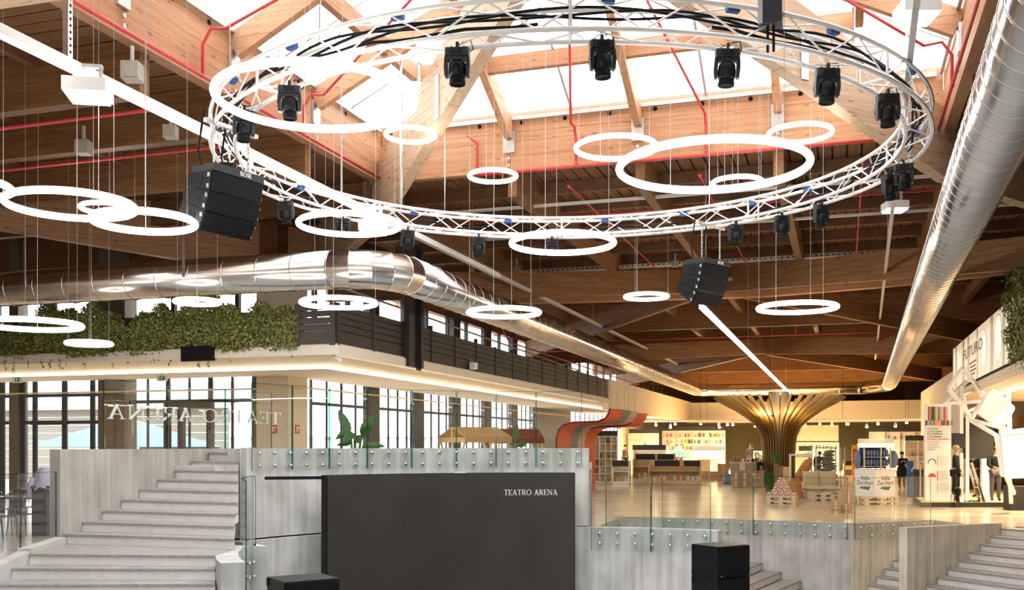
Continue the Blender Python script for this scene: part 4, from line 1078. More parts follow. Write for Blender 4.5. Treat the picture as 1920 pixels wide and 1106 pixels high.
t0 = W(1713, 50, TZ and (TZ - EYE) * FP / (HZ - 50)); t1 = W(1641, 673, (TZ - EYE) * FP / (HZ - 673))
tr_ = thing('trunking_line', 'thin pale lighting trunking running beside the right hand duct', 'trunking', (t0.x, t0.y, TZ))
MB().bar(t0 - (t1 - t0) * 0.1, t1, 0.07, 0.07).build('profile', 'grey_tray', tr_)
for k in (0.12, 0.3, 0.5, 0.8):
    p = t0.lerp(t1, k); MB().cyl(p, (p.x, p.y, DZ), 0.008, 6).build('hanger', 'wire', tr_)
ll = thing('linear_lamp', 'long glowing linear lamp pointing at the golden tree column', 'lamp', (-2.75, 38, EYE + 2.9))
a = W(1315, 575, 2.9 * FP / 260); b = W(1480, 737, 2.9 * FP / 98)
MB().bar(a, b, 0.09, 0.07).build('diffuser', 'led_linear', ll)
MB().bar(a + Vector((0, 0, 0.05)), b + Vector((0, 0, 0.05)), 0.11, 0.03).build('housing', 'white_paint', ll)
for k in (0.02, 0.3, 0.6, 0.9):
    p = a.lerp(b, k); MB().cyl(p, (p.x, p.y, DZ), 0.007, 6).build('hanger', 'wire', ll)
def flood(px, py, d, w, rot, label, up=True):
    p = W(px, py, d); t = thing('flood_lamp', label, 'lamp', p, rot)
    MB().box((-w / 2, -w / 2, -0.02), (w / 2, w / 2, 0.14)).build('housing', 'pure_white', t, world=False)
    MB().box((-w * 0.44, -w * 0.44, -0.05), (w * 0.44, w * 0.44, -0.02)).build('lens', 'flood_lens', t, world=False)
    for s in (-1, 1): MB().box((s * w * 0.3 - 0.02, -0.02, 0.14), (s * w * 0.3 + 0.02, 0.02, 0.34)).build('bracket', 'grey_tray', t, world=False)
    MB().box((-w * 0.34, -0.04, 0.33), (w * 0.34, 0.04, 0.37)).build('crossbar', 'grey_tray', t, world=False)
    return t
flood(165, 178, 12.4, 0.50, 0.5, 'square white flood lamp under the left trunking')
flood(1719, 30, 11.8, 0.42, 0.3, 'square white flood lamp on the right trunking near the skylight')
flood(1678, 392, 21.2, 0.44, 0.3, 'square white flood lamp below the truss on the right trunking')
flood(700, 432, 16.2, 0.42, 0.3, 'square white flood lamp half hidden by a glowing ring')
def wallpack(px, py, d, s, label):
    p = W(px, py, d); t = thing('ceiling_speaker', label, 'speaker', p, 0.3)
    MB().box((-s / 2, -s / 2, -s / 2), (s / 2, s / 2, s / 2)).build('cabinet', 'shaded_box', t, world=False)
    MB().box((-s * .42, -s / 2 - 0.012, -s * .42), (s * .42, -s / 2, s * .42)).build('grille', 'shaded_box', t, world=False)
    MB().box((-0.02, -0.02, s / 2), (0.02, 0.02, s / 2 + 0.25)).build('bracket', 'grey_tray', t, world=False)
wallpack(248, 135, 14.6, 0.25, 'box speaker toned shaded grey on the nearest cross beam')
wallpack(157, 277, 16.8, 0.22, 'box speaker toned shaded grey on the second cross beam')
wallpack(885, 508, 31, 0.16, 'small white sensor box on the deep far beam')
wallpack(969, 506, 31, 0.18, 'small white junction box on the deep far beam')
wallpack(1266, 495, 31, 0.18, 'small white box on the far beam beside the speaker array')
wallpack(320, 248, 16.5, 0.2, 'long grey fitting on the second cross beam')

# cable trays along the far beam
for yy, zz, lb in ((31.6, 7.55, 'upper perforated grey cable tray across the hall'), (33.2, 7.25, 'lower perforated grey cable tray along the deep beam')):
    t = thing('cable_tray', lb, 'cable tray', (-3, yy, zz))
    MB().box((-12, yy - 0.12, zz), (7.5, yy + 0.12, zz + 0.015)).build('bed', 'grey_tray', t)
    for s in (-1, 1): MB().box((-12, yy + s * 0.12 - 0.008, zz), (7.5, yy + s * 0.12 + 0.008, zz + 0.09)).build('side_rail', 'grey_tray', t)
    m = MB()
    for k in range(120): m.box((-12 + 0.1625 * k, yy - 0.132, zz + 0.03), (-12 + 0.1625 * k + 0.07, yy - 0.127, zz + 0.065))
    o = m.build('perforation', 'deck_back', t); o['kind'] = 'stuff'
    for k in range(6): MB().cyl((-11 + 3.5 * k, yy, zz), (-11 + 3.5 * k, yy, DZ), 0.012, 6).build('rod', 'galvanised', t)
for yy, z in ((22.2, DZ - 0.33), (25.4, DZ - 0.33)):
    tag(MB().bar((-9, yy, z - 0.3), (4.5, yy, z - 0.3), 0.12, 0.05).build('cable_tray', 'grey_tray'), 'thin grey conduit channel below the deck at the %s' % ('first far joists' if yy < 24 else 'second far joists'), 'cable tray')

# ------------------------------------------------------------------ red sprinkler pipes
def pipe(name, label, runs, r=0.032):
    t = thing(name, label, 'pipe', runs[0][0])
    for i, rn in enumerate(runs):
        MB().tube(rn, r if i == 0 else r * 0.85, 8).build('pipe_run' if i == 0 else 'riser', 'red_pipe', t, smooth=True)
    for k in range(1, len(runs)):
        p = Vector(runs[k][0]); MB().ball(p, 0.042, 8, 6).build('fitting', 'red_pipe', t)
    return t
zp = CZ + 0.02
def riser(side, lat):
    s = 5.7; base = {'f': (AC.x + lat, Y1 - 0.1, zp), 'l': (X0 + 0.1, AC.y + lat, zp), 'r': (X1 - 0.1, AC.y + lat, zp)}[side]
    b = Vector(base); up = slope_pt(side, lat, 5.3, -0.7)
    return [b, b + Vector((0, 0, 0.5)), (b + Vector((0, 0, 0.75))).lerp(up, 0.35), up, slope_pt(side, lat * 0.15, 0.9, -0.7)]
pipe('sprinkler_pipe', 'red sprinkler pipe along the left skylight curb', [[(X0 + 0.1, 3, zp), (X0 + 0.1, Y1 - 0.3, zp)], riser('l', -1.0), riser('l', 2.2)])
pipe('sprinkler_pipe', 'red sprinkler pipe along the far skylight curb', [[(AC.x - 3.7, Y1 - 0.1, zp - 0.06), (X1 - 0.6, Y1 - 0.1, zp - 0.06)], riser('f', -1.3), riser('f', 1.4), [Vector((AC.x - 3.5, Y1 - 0.1, zp)), Vector((AC.x - 3.5, Y1 - 0.1, zp + 0.62)), Vector((AC.x - 3.7, Y1 - 0.2, zp + 0.78))]])
pipe('sprinkler_pipe', 'red sprinkler pipe along the right skylight curb', [[(X1 - 0.1, 6, zp), (X1 - 0.1, Y1 - 0.3, zp)], riser('r', -1.6), riser('r', 3.2), [Vector((X1 - 0.1, 14.2, zp)), Vector((X1 + 3.5, 14.2, zp))]])
pipe('sprinkler_pipe', 'red pipe under the nearest cross beams left of the skylight', [[(X0 - 0.4, 13.2, DZ - 0.9), (-28, 13.2, DZ - 0.95)]], 0.03)
pipe('sprinkler_pipe', 'red pipe under the second cross beam left of the skylight', [[(X0 - 0.4, 15.2, DZ - 0.9), (-28, 15.2, DZ - 0.95)]], 0.026)
pipe('sprinkler_pipe', 'red pipe crossing the far deck bay', [[(-12, 24.0, DZ - 0.5), (5, 24.0, DZ - 0.5)], [Vector((AC.x + 1.2, 21.2, DZ - 0.5)), Vector((AC.x + 1.2, 33, DZ - 0.5))], [Vector((AC.x - 1.6, 21.2, DZ - 0.5)), Vector((AC.x - 1.6, 33, DZ - 0.5))], [Vector((AC.x + 4.4, 21.2, DZ - 0.5)), Vector((AC.x + 4.4, 33, DZ - 0.5))]], 0.025)
pipe('sprinkler_pipe', 'red pipe with branches above the black boards', [[(-11.2, 20.5, 6.1), (-11.2, 33, 6.1), (-11.2, 34, 5.6), (-11.2, 58, 5.45)], [Vector((-11.2, 27, 6.1)), Vector((-9.6, 27, 6.1))], [Vector((-11.2, 38, 5.6)), Vector((-9.8, 38, 5.6)), Vector((-9.8, 38, 6.6))]], 0.03)
pipe('sprinkler_pipe', 'long red pipe below the distant beams', [[(-13, 47, 6.9), (10, 47, 6.9)], [Vector((-2, 47, 6.9)), Vector((-2, 47, 7.9))]], 0.03)
tag(MB().tube([(-11.4, 20.5, 5.75), (-11.4, 45, 5.35)], 0.03, 6).build('conduit', 'grey_tray'), 'pale grey conduit running above the black boards', 'conduit')

# ------------------------------------------------------------------ circular lighting truss
TR, TRZ, TS = 5.0, EYE + 4.38, 0.165
truss = thing('circular_truss', 'big round white lighting truss hanging below the skylight', 'truss', (AC.x, AC.y, TRZ - TS))
NSEG = 96
for dr_, dz_ in ((-TS, -TS), (TS, -TS), (-TS, TS), (TS, TS)):
    MB().tube([((TR + dr_) * cos(2 * pi * i / NSEG), (TR + dr_) * sin(2 * pi * i / NSEG), TS + dz_) for i in range(NSEG)], 0.029, 8, closed=True).build('chord', 'truss_metal', truss, smooth=True, world=False)
NB = 60
def brace_mesh(p, q, r=0.011): return MB().cyl(p, q, r, 6).mesh('brace')
dA = 2 * pi / NB
def pp(a, dr_, dz_): return Vector(((TR + dr_) * cos(a), (TR + dr_) * sin(a), TS + dz_))
faces = [((-TS, -TS), (-TS, TS)), ((TS, TS), (TS, -TS)), ((-TS, TS), (TS, TS)), ((TS, -TS), (-TS, -TS))]
up_ = [brace_mesh(pp(0, *a), pp(dA, *b)) for a, b in faces]; dn_ = [brace_mesh(pp(0, *b), pp(dA, *a)) for a, b in faces]
for i in range(NB):
    for j in range(4):
        put((up_ if i % 2 == 0 else dn_)[j], 'brace', 'truss_metal', truss, (0, 0, 0), (0, 0, dA * i))
for k in range(8):
    a = 2 * pi * (k + 0.35) / 8
    for (pa_, pb_) in (((-TS, -TS), (TS, -TS)), ((-TS, TS), (TS, TS)), ((-TS, -TS), (-TS, TS)), ((TS, -TS), (TS, TS))):
        MB().cyl(pp(a, *pa_), pp(a, *pb_), 0.018, 6).build('joint_frame', 'truss_metal', truss, world=False)
# black cable loom lying in the truss and blue straps
def on_truss(a, dr_=0.0, dz_=0.0): return Vector((AC.x + (TR + dr_) * cos(a), AC.y + (TR + dr_) * sin(a), TRZ + dz_))
t = thing('cable_loom', 'thick black cable loom lying inside the round truss', 'cables', on_truss(-1.5))
for k in range(3):
    rnd = random.Random(k)
    path = [on_truss(radians(-165 + i * 3.0), -0.06 + 0.04 * k + 0.02 * sin(i * 0.9 + k), -TS + 0.24 + 0.05 * sin(i * 0.55 + 1.7 * k)) for i in range(66)]
    MB().tube(path, 0.015, 6).build('cable', 'cable_black', t, smooth=True)
for a in range(0, 360, 45):
    MB().tube([on_truss(radians(a - 12 + i * 3), 0.05 * sin(i), -TS + 0.12 + 0.03 * cos(i * 1.3)) for i in range(9)], 0.018, 6).build('cable', 'cable_black', t, smooth=True)
for i, a in enumerate((-128, -112, -95, -70, -55, -40, -20, 10, 48, 62, 78, 96, 118, 140, 170, -150)):
    p = on_truss(radians(a), 0.12, TS - 0.02)
    tag(MB().bar(p - Vector((0.07 * -sin(radians(a)), 0.07 * cos(radians(a)), 0)), p + Vector((0.07 * -sin(radians(a)), 0.07 * cos(radians(a)), 0)), 0.065, 0.065).build('blue_strap', 'blue_strap'), 'blue strap tied round a chord of the round truss', 'strap', 'blue straps on the round truss')
# hoist chains and hanging steel bars of the truss
for i, (px_, far, w_) in enumerate(((752, True, .035), (1700, True, .035), (834, True, .012), (1330, True, .012), (600, False, .012), (1300, False, .012))):
    p = WR(px_, TR, far); p.z = TRZ + TS
    tag(MB().bar(p, (p.x, p.y, DZ + (1.6 if (p - AC).xy.length < 5.6 else 0)), w_, w_, up=(1, 0, 0)).build('suspension_bar', 'galvanised'), ('thick galvanised bar carrying the far truss beside the left hip beam', 'thick galvanised bar carrying the truss bend by the spiral duct', 'thin rod carrying the far truss behind the centre ring lamp', 'thin rod carrying the far truss above the farther line array', 'thin rod carrying the near truss inside the largest ring lamp', 'thin rod carrying the near truss beside the grey hoist')[i], 'hanger', 'hanger bars of the round truss')
# hoist above the truss
hp_ = W(1445, 22, 10.6)
t = thing('chain_hoist', 'dark grey box hoist hanging over the near side of the truss', 'hoist', hp_)
MB().cbox(hp_, (0.24, 0.2, 0.30)).build('body', 'grey_plastic', t); MB().cbox(hp_ + Vector((-0.1, -0.1, 0)), (0.05, 0.02, 0.30)).build('side_strip', 'galvanised', t)
for dx in (-0.03, 0.03): MB().cyl(hp_ + Vector((dx, 0, -0.14)), hp_ + Vector((dx, 0, -0.42)), 0.015, 6).build('chain', 'cable_black', t)
MB().cyl(hp_ + Vector((0, 0, 0.15)), hp_ + Vector((0, 0, 3.2)), 0.012, 6).build('cable', 'wire', t)

# ------------------------------------------------------------------ moving head spotlights
def make_head():
    """hangs from its local origin (top of clamp), pointing down"""
    r = thing('moving_head_light', 'black moving head spotlight clamped under the round truss', 'spotlight', (0, 0, 0), group='moving head spotlights on the round truss')
    m = MB(); m.box((-0.02, -0.05, -0.07), (0.02, 0.05, 0.02)); m.build('clamp', 'grey_plastic', r, world=False)
    for s in (-0.09, 0.09): MB().cyl((s, 0, -0.08), (s, 0, -0.02), 0.02, 8).build('clamp', 'galvanised', r, world=False)
    b = MB().prism([(-0.15, -0.10), (0.15, -0.10), (0.17, -0.06), (0.17, 0.06), (0.15, 0.10), (-0.15, 0.10), (-0.17, 0.06), (-0.17, -0.06)], -0.18, -0.07).build('base', 'grey_plastic', r, world=False)
    MB().box((-0.08, -0.112, -0.16), (0.08, -0.10, -0.09)).build('display', 'black_plastic', b, world=False).location -= Vector(b.location)
    y = MB()
    for s in (-1, 1):
        y.slab([Vector((s * 0.175, -0.06, -0.20)), Vector((s * 0.175, 0.06, -0.20)), Vector((s * 0.18, 0.07, -0.33)), Vector((s * 0.17, 0.05, -0.45)), Vector((s * 0.17, -0.05, -0.45)), Vector((s * 0.18, -0.07, -0.33))][::s],
               [Vector((s * 0.125, -0.06, -0.20)), Vector((s * 0.125, 0.06, -0.20)), Vector((s * 0.125, 0.07, -0.33)), Vector((s * 0.125, 0.05, -0.45)), Vector((s * 0.125, -0.05, -0.45)), Vector((s * 0.125, -0.07, -0.33))][::s])
    y.box((-0.17, -0.065, -0.225), (0.17, 0.065, -0.182)); y.build('yoke', 'grey_plastic', r, world=False)
    h = MB().lathe([(0.0, -0.235), (0.08, -0.24), (0.115, -0.27), (0.122, -0.36), (0.12, -0.44), (0.11, -0.46)], 16).build('head', 'black_plastic', r, smooth=True, world=False)
    MB().lathe([(0.105, -0.455), (0.105, -0.49), (0.112, -0.50), (0.112, -0.555), (0.098, -0.56), (0.09, -0.545), (0.0, -0.54)], 16).build('lens_barrel', 'cable_black', r, smooth=True, world=False)
    MB().tube([(0.1, 0.1, -0.1), (0.2, 0.12, -0.03), (0.17, 0.08, 0.08), (0.05, 0.05, 0.05)], 0.009, 6).build('power_cable', 'cable_black', r, smooth=True, world=False)
    return r
HL = ['hanging before the left hip beam', 'hanging before the middle of the far panes', 'hanging just below the grey hoist', 'hanging before the right hip beam', 'on the truss bend nearest the spiral duct', 'seen inside the largest glowing ring', 'behind the rim of the largest ring lamp', 'right above the nearer line array', 'on the far truss side nearest the spiral duct', 'above the flood lamp of the right trunking', 'third along the truss after the farther line array', 'second along the truss after the farther line array', 'next to the farther line array', 'seen inside the ring lamp under the far truss', 'between the trunking and the ring under the truss', 'over the bend of the fat air duct', 'seen inside the ring lamp over the duct bend', 'beside the nearer line array on the far truss']
heads = [(858, 0), (1128, 0), (1365, 0), (1552, 0), (1664, 0), (543, 0), (458, 0), (428, 1), (1694, 1), (1668, 1), (1540, 1), (1466, 1), (1380, 1), (1035, 1), (898, 1), (765, 1), (643, 1), (535, 1)]
proto = make_head()
bpy.context.view_layer.update()
for i, (px_, far) in enumerate(heads):
    p = WR(px_, TR + (0.0 if i not in (8, 7) else 0.0), bool(far)); p.z = TRZ - TS - 0.02
    o = proto if i == 0 else copy_tree(proto)
    o.location = p; a = ang(p); o.rotation_euler = (random.uniform(-.05, .05), random.uniform(-.05, .05), TH + random.uniform(-0.5, 0.5) * (1 if i > 4 else 0.3))
    o.scale = (0.76,) * 3
    o['label'] = 'black moving head spotlight ' + HL[i]

# ------------------------------------------------------------------ line array loudspeakers
def line_array(label, px_, py_, d, phi, n=3, w=0.9, chains=()):
    """phi: how far the front turns to the right of the camera"""
    top = W(px_, py_, d)
    r = thing('line_array', label, 'loudspeaker', top, TH + phi)
    # local: -y is the front
    def mod(y0, z0, tilt, hgt, nm):
        a = radians(tilt); f = Vector((0, -cos(a), -sin(a))); u = Vector((0, -sin(a), cos(a)))
        o = Vector((0, y0, z0))
        dep = 0.46; back = hgt * 0.62
        def P(x, b, v): return o + Vector((x, 0, 0)) - f * b + u * v
        A = [P(-w / 2, 0, 0), P(-w / 2, 0, -hgt), P(-w / 2, dep, -hgt + (hgt - back) / 2), P(-w / 2, dep, -(hgt - back) / 2)]
        B = [p + Vector((w, 0, 0)) for p in A]
        bx = MB().slab(A, B).build('cabinet', 'black_plastic', r, world=False)
        g = MB(); g.slab([P(-w / 2 + 0.02, -0.012, -0.012), P(w / 2 - 0.02, -0.012, -0.012), P(w / 2 - 0.02, -0.012, -hgt + 0.012), P(-w / 2 + 0.02, -0.012, -hgt + 0.012)],
                         [P(-w / 2 + 0.01, 0.01, -0.01), P(w / 2 - 0.01, 0.01, -0.01), P(w / 2 - 0.01, 0.01, -hgt + 0.01), P(-w / 2 + 0.01, 0.01, -hgt + 0.01)])
        g.build('grille', 'black_grille', r, world=False)
        for s in (-1, 1):
            x = s * (w / 2 + 0.002)
            q = [P(x, 0.14, -hgt * .38), P(x, 0.26, -hgt * .38), P(x, 0.26, -hgt * .62), P(x, 0.14, -hgt * .62)]
            MB().slab(q, [p + Vector((s * 0.004, 0, 0)) for p in q]).build('handle_recess', 'cable_black', r, world=False)
            for v in (0.06, hgt - 0.06):
                MB().cbox(P(s * (w / 2 + 0.006), 0.03, -v), (0.02, 0.035, 0.05)).build('link_pin', 'galvanised', r, world=False)
        e = P(0, 0, -hgt - 0.006); return e.y, e.z
    y, z = 0.0, 0.0
    # header frame with the maker's lettering
    a = radians(6); fr = MB()
    fr.box((-w / 2 + 0.03, -0.02, -0.10), (w / 2, 0.40, 0.0)); hd = fr.build('header_frame', 'grey_plastic', r, world=False)
    text_obj('BOSE', 0.085, WM(r) @ frame((0.12, -0.023, -0.05), (1, 0, 0), (0, 0, 1)), 'pure_white', r, 'badge')
    z = -0.105
    for i, t in enumerate((8, 19, 31, 42)[:n]): y, z = mod(y, z, t, 0.26, 'm')
    for x in (-w / 3, w / 3):
        m = MB(); k = 0
        zt_ = TRZ - TS - top.z
        while 0.035 * k < zt_:
            zz = 0.035 * k; m.cbox((x, 0.12, zz + 0.02), (0.028 if k % 2 else 0.012, 0.012 if k % 2 else 0.028, 0.04)); k += 1
        if k: m.build('chain', 'galvanised', r, world=False)
    MB().box((-w / 2, 0.09, TRZ - TS - top.z - 0.03), (w / 2, 0.15, TRZ - TS - top.z + 0.02)).build('spreader_bar', 'galvanised', r, world=False)
    for x in (-w / 2 + 0.06, 0.0): MB().tube([(x, 0.25, 0.0), (x - 0.03, 0.28, 0.2), (x, 0.2, max(TRZ - top.z, 0.3))], 0.014, 6).build('cable', 'cable_black', r, world=False)
    return r
line_array('nearer black line array loudspeaker with three cabinets under the truss left end', 446, 318, 13.4, radians(58), 3)
fp_ = WR(1345, TR); line_array('farther black line array loudspeaker below the far truss beside the linear lamp', 1343, 487, -fp_.x * ST + fp_.y * CT, radians(45), 3)

# ------------------------------------------------------------------ glowing ring lamps
rings = [(592, 185, 368, 11.0, 'largest glowing ring lamp overlapping the left of the truss'), (770, 253, 92, 19.4, 'small glowing ring lamp before the left hip beam'),
         (924, 330, 88, 20.4, 'small glowing ring lamp under the far curb left of centre'), (1155, 277, 150, 17.6, 'medium glowing ring lamp on the far curb behind a larger ring'),
         (1337, 313, 350, 11.5, 'large glowing ring lamp inside the truss over the right half'), (1382, 343, 92, 19.6, 'small glowing ring lamp seen inside the large right ring'),
         (1500, 250, 116, 18.5, 'medium glowing ring lamp before the right hip beam'), (1055, 456, 192, 15.5, 'glowing ring lamp hanging just under the far truss centre'),
         (655, 421, 188, 15.5, 'glowing ring lamp over the bend of the air duct'), (945, 586, 134, 20.0, 'glowing ring lamp in front of the receding left duct'),
         (1495, 577, 144, 19.0, 'glowing ring lamp right of the linear lamp'), (1212, 556, 80, 24.0, 'small glowing ring lamp left of the farther line array'),
         (635, 568, 140, 19.3, 'glowing ring lamp before the taupe board panel'), (133, 385, 228, 13.0, 'large glowing ring lamp left of the nearer line array'),
         (202, 391, 96, 19.0, 'small glowing ring lamp behind two crossing rings'), (270, 416, 184, 12.6, 'glowing ring lamp touching the nearer line array'),
         (-70, 350, 168, 12.5, 'glowing ring lamp farthest from the truss beneath the box speakers'), (58, 609, 178, 16.5, 'flat seen glowing ring lamp before the left ivy'),
         (167, 644, 80, 21.0, 'small flat glowing ring lamp over the canopy fascia'), (370, 566, 82, 20.6, 'small glowing ring lamp below the left duct before the ivy')]
def roof_z(p):
    s = max(abs(p.x - AC.x), abs(p.y - AC.y))
    return EYE + 9.6 - 0.5 * s if s < 5.7 else DZ
for cx, cy, wpx, d, lb in rings:
    c = W(cx, cy, d); R = wpx * d / FP / 2
    t = thing('ring_lamp', lb, 'ring lamp', c, group='glowing ring lamps')
    n = 64
    MB().tube([(R * cos(2 * pi * i / n), R * sin(2 * pi * i / n), 0) for i in range(n)], 0.042, 10, closed=True).build('diffuser', 'led_ring', t, smooth=True, world=False)
    MB().tube([((R) * cos(2 * pi * i / n), (R) * sin(2 * pi * i / n), 0.04) for i in range(n)], 0.014, 6, closed=True).build('housing', 'white_paint', t, world=False)
    for k in range(3):
        a = 0.6 + k * 2 * pi / 3 + cx * 0.01
        q = Vector((R * cos(a), R * sin(a), 0.04)); zt_ = roof_z(c + q) - c.z
        MB().cyl(q, (q.x, q.y, zt_), 0.003, 4).build('suspension_wire', 'wire', t, world=False)
    MB().tube([(R * cos(2.2), R * sin(2.2), 0.05), (R * cos(2.2), R * sin(2.2), 1.2), (R * cos(2.2) + 0.02, R * sin(2.2), roof_z(c) - c.z)], 0.004, 5).build('power_cord', 'grey_tray', t, world=False)
# ------------------------------------------------------------------ the black stage screen and subwoofers
RS = 5.85; sa1, sa0 = ang(WR(612, RS)), ang(WR(1078, RS))
scr = thing('stage_screen', 'big slightly curved black stage screen with the theatre name', 'screen', pol((sa0 + sa1) / 2, RS, ZS))
def arc_panel(R0, R1, z0, z1, a0, a1, n=24):
    m = MB(); A = arc(a0, a1, R0, n); B = arc(a0, a1, R1, n)
    for i in range(n):
        f = [A[i], A[i + 1], B[i + 1], B[i]]
        m.slab([Vector((p.x, p.y, z0)) for p in f], [Vector((p.x, p.y, z1)) for p in f])
    return m
arc_panel(RS + 0.004, RS + 0.16, ZS + 0.3, 1.38, sa1, sa0).build('casing', 'black_plastic', scr)
arc_panel(RS - 0.006, RS + 0.004, ZS + 0.32, 1.375, sa1 - 0.004, sa0 + 0.002).build('panel', 'screen_black', scr)
arc_panel(RS - 0.1, RS + 0.3, ZS, ZS + 0.3, sa1, sa0, 12).build('base', 'cable_black', scr)
b0 = WR(496, 6.66); b0.z = 1.33; b1 = pol(sa1 - 0.02, RS + 0.1, 1.33)
MB().bar(b0, b1, 0.05, 0.06).build('stay_bar', 'cable_black', scr)
arc_panel(RS + 0.02, RS + 0.07, 1.38, 1.40, ang(WR(853, RS)), ang(WR(873, RS)), 3).build('cap_plate', 'pure_white', scr)
la = ang(WR(945, RS)); lw = (la - ang(WR(1046, RS))) * RS
place_letters(scr, 'TEATRO ARENA', 0.115, None, None, None, 'pure_white', 0.004, curve=lambda u: (pol(la - u / RS, RS - 0.008, 1.95 - 94.5 * 20.9 / FP), -(pol(la - u / RS, 1.0) - AC).normalized()), fit=lw)

def subwoofer(px_c, d_c, rz, ztop, n, label):
    near = cam2w((px_c - 960) * d_c / FP, d_c, 0)
    for k in range(n):
        z1 = ztop - 0.51 * k; z0 = z1 - 0.505
        t = thing('subwoofer', label[k], 'subwoofer', (near.x, near.y, z0), rz, 'stacked subwoofers' if n > 1 else None)
        # local: near corner at origin; handles on the x = 0 side, grille on the y = 0 side
        MB().box((0, 0.03, 0), (0.69, 0.64, 0.505)).build('cabinet', 'black_plastic', t, world=False)
        MB().box((0.012, 0.0, 0.012), (0.678, 0.03, 0.493)).build('grille', 'black_grille', t, world=False)
        for y in (0.16, 0.40): MB().box((-0.004, y, 0.27), (0.002, y + 0.09, 0.33)).build('handle_recess', 'cable_black', t, world=False)
        for y in (0.03, 0.58):
            for z in (0.01, 0.40): MB().box((-0.014, y, z), (0.0, y + 0.05, z + 0.095)).build('lock_bar', 'black_plastic', t, world=False)
        for y in (0.15, 0.5): MB().cyl((0.35, y, 0.505), (0.35, y, 0.508), 0.03, 10).build('top_socket', 'grey_plastic', t, world=False)
        MB().cyl((0.03, -0.012, 0.03), (0.03, 0.0, 0.03), 0.014, 8).build('pin', 'steel', t, world=False)
nm = ['top black subwoofer of the stack right of the screen', 'second black subwoofer of the stack right of the screen', 'third black subwoofer of the stack right of the screen', 'lowest black subwoofer of the stack right of the screen']
subwoofer(1350, 16.15, TH + radians(34), 0.33, 4, nm)
subwoofer(537, 11.97, TH + radians(34), 0.33, 1, ['black subwoofer box in front of the screen left end'])
tag(MB().box((-0.6, -0.3, 0), (0.6, 0.3, 1.5)).build('stage_riser', 'cable_black'), 'black plinth under the subwoofer in front of the screen', 'plinth')
o = bpy.data.objects['stage_riser']; o.location = cam2w((537 - 960) * 11.97 / FP, 11.97, ZS) + Matrix.Rotation(TH + radians(34), 3, 'Z') @ Vector((0.345, 0.32, 0)); o.rotation_euler = (0, 0, TH + radians(34)); o.scale = (0.57, 1.06, (0.33 - 0.507 - ZS) / 1.5)

# ------------------------------------------------------------------ chairs, cabinet and jacket behind the stair
def ghost_chair(p, rz, label):
    t = thing('clear_chair', label, 'chair', p, rz, 'clear plastic chairs behind the stair')
    MB().prism([(-.2, -.2), (.2, -.2), (.22, .18), (-.22, .18)], 0.44, 0.465).build('seat', 'ghost_plastic', t, world=False)
    m = MB(); n = 8
    for i in range(n):
        u0, u1 = -pi / 2 + pi * i / n, -pi / 2 + pi * (i + 1) / n
        def bk(u, v): return Vector((0.21 * sin(u), 0.19 + 0.05 * cos(u) + 0.1 * v, 0.46 + 0.46 * v * (0.82 + 0.18 * cos(u))))
        for v0, v1 in ((0, .5), (.5, 1)): m.add([bk(u0, v0), bk(u1, v0), bk(u1, v1), bk(u0, v1)], [(0, 1, 2, 3)])
    m.build('backrest', 'ghost_plastic', t, world=False)
    MB().tube([Vector((0.21 * sin(-pi / 2 + pi * i / 12), 0.29 + 0.05 * cos(-pi / 2 + pi * i / 12), 0.46 + 0.46 * (0.82 + 0.18 * cos(-pi / 2 + pi * i / 12)))) for i in range(13)], 0.014, 6).build('back_rim', 'ghost_plastic', t, world=False)
    for x in (-.19, .19):
        for y in (-.18, .17): MB().cyl((x, y, 0.45), (x * 1.15, y * 1.2, 0), 0.022, 8, 0.015).build('leg', 'ghost_plastic', t, world=False)
for i, (px_, py_, rz) in enumerate(((8, 1008, 2.6), (40, 1003, 3.4), (22, 990, 0.2), (62, 985, 0.6), (96, 1000, 3.0), (-30, 995, 0.1), (-25, 1012, 3.1))):
    ghost_chair(WZ(px_, py_, 0), rz, 'clear plastic chair with rounded back near the glass guard')
tb = WZ(50, 992, 0)
t = thing('dining_table', 'dark long dining table among the clear chairs', 'table', tb, 0.3)
MB().box((-1.9, -0.4, 0.72), (0.9, 0.4, 0.76)).build('table_top', 'table_dark', t, world=False)
for x in (-1.8, 0.8):
    for y in (-.35, .35): MB().box((x - .03, y - .03, 0), (x + .03, y + .03, 0.72)).build('leg', 'table_dark', t, world=False)
cb = WZ(80, 1003, 0)
t = thing('service_stand', 'dark tall service stand carrying a pale lilac jacket', 'stand', cb, 0.2)
MB().box((-0.16, -0.15, 0), (0.18, 0.15, 1.02)).build('body', 'table_dark', t, world=False); MB().box((-0.2, -0.18, 1.02), (0.3, 0.18, 1.08)).build('top', 'table_dark', t, world=False)
MB().cyl((0.05, 0, 1.08), (0.05, 0, 1.36), 0.03, 8).build('post', 'table_dark', t, world=False)
m = MB(); nu, nv = 14, 10; vs = []
for i in range(nu + 1):
    for j in range(nv + 1):
        u = i / nu; v = j / nv; a = (u - .5) * 2 * pi
        r = 0.06 + 0.20 * v ** 0.7 + 0.02 * sin(a * 5 + v * 3)
        zz = 1.47 - 0.10 * v - 0.34 * v * v * (1 + 0.25 * sin(a + 1)) - (0.25 * max(0, v - .5) if cos(a - 3.4) > 0.3 else 0) 
        vs.append((0.05 + r * cos(a) * 1.05, r * sin(a) * 0.8, zz + 0.012 * sin(a * 7)))
m.add(vs, [(i * (nv + 1) + j, (i + 1) * (nv + 1) + j, (i + 1) * (nv + 1) + j + 1, i * (nv + 1) + j + 1) for i in range(nu) for j in range(nv)])
tag(m.build('jacket', 'jacket_lilac', None, smooth=True), 'pale lilac jacket draped over the dark stand behind the glass', 'jacket')
o = bpy.data.objects['jacket']; o.location = Vector(cb) + o.location
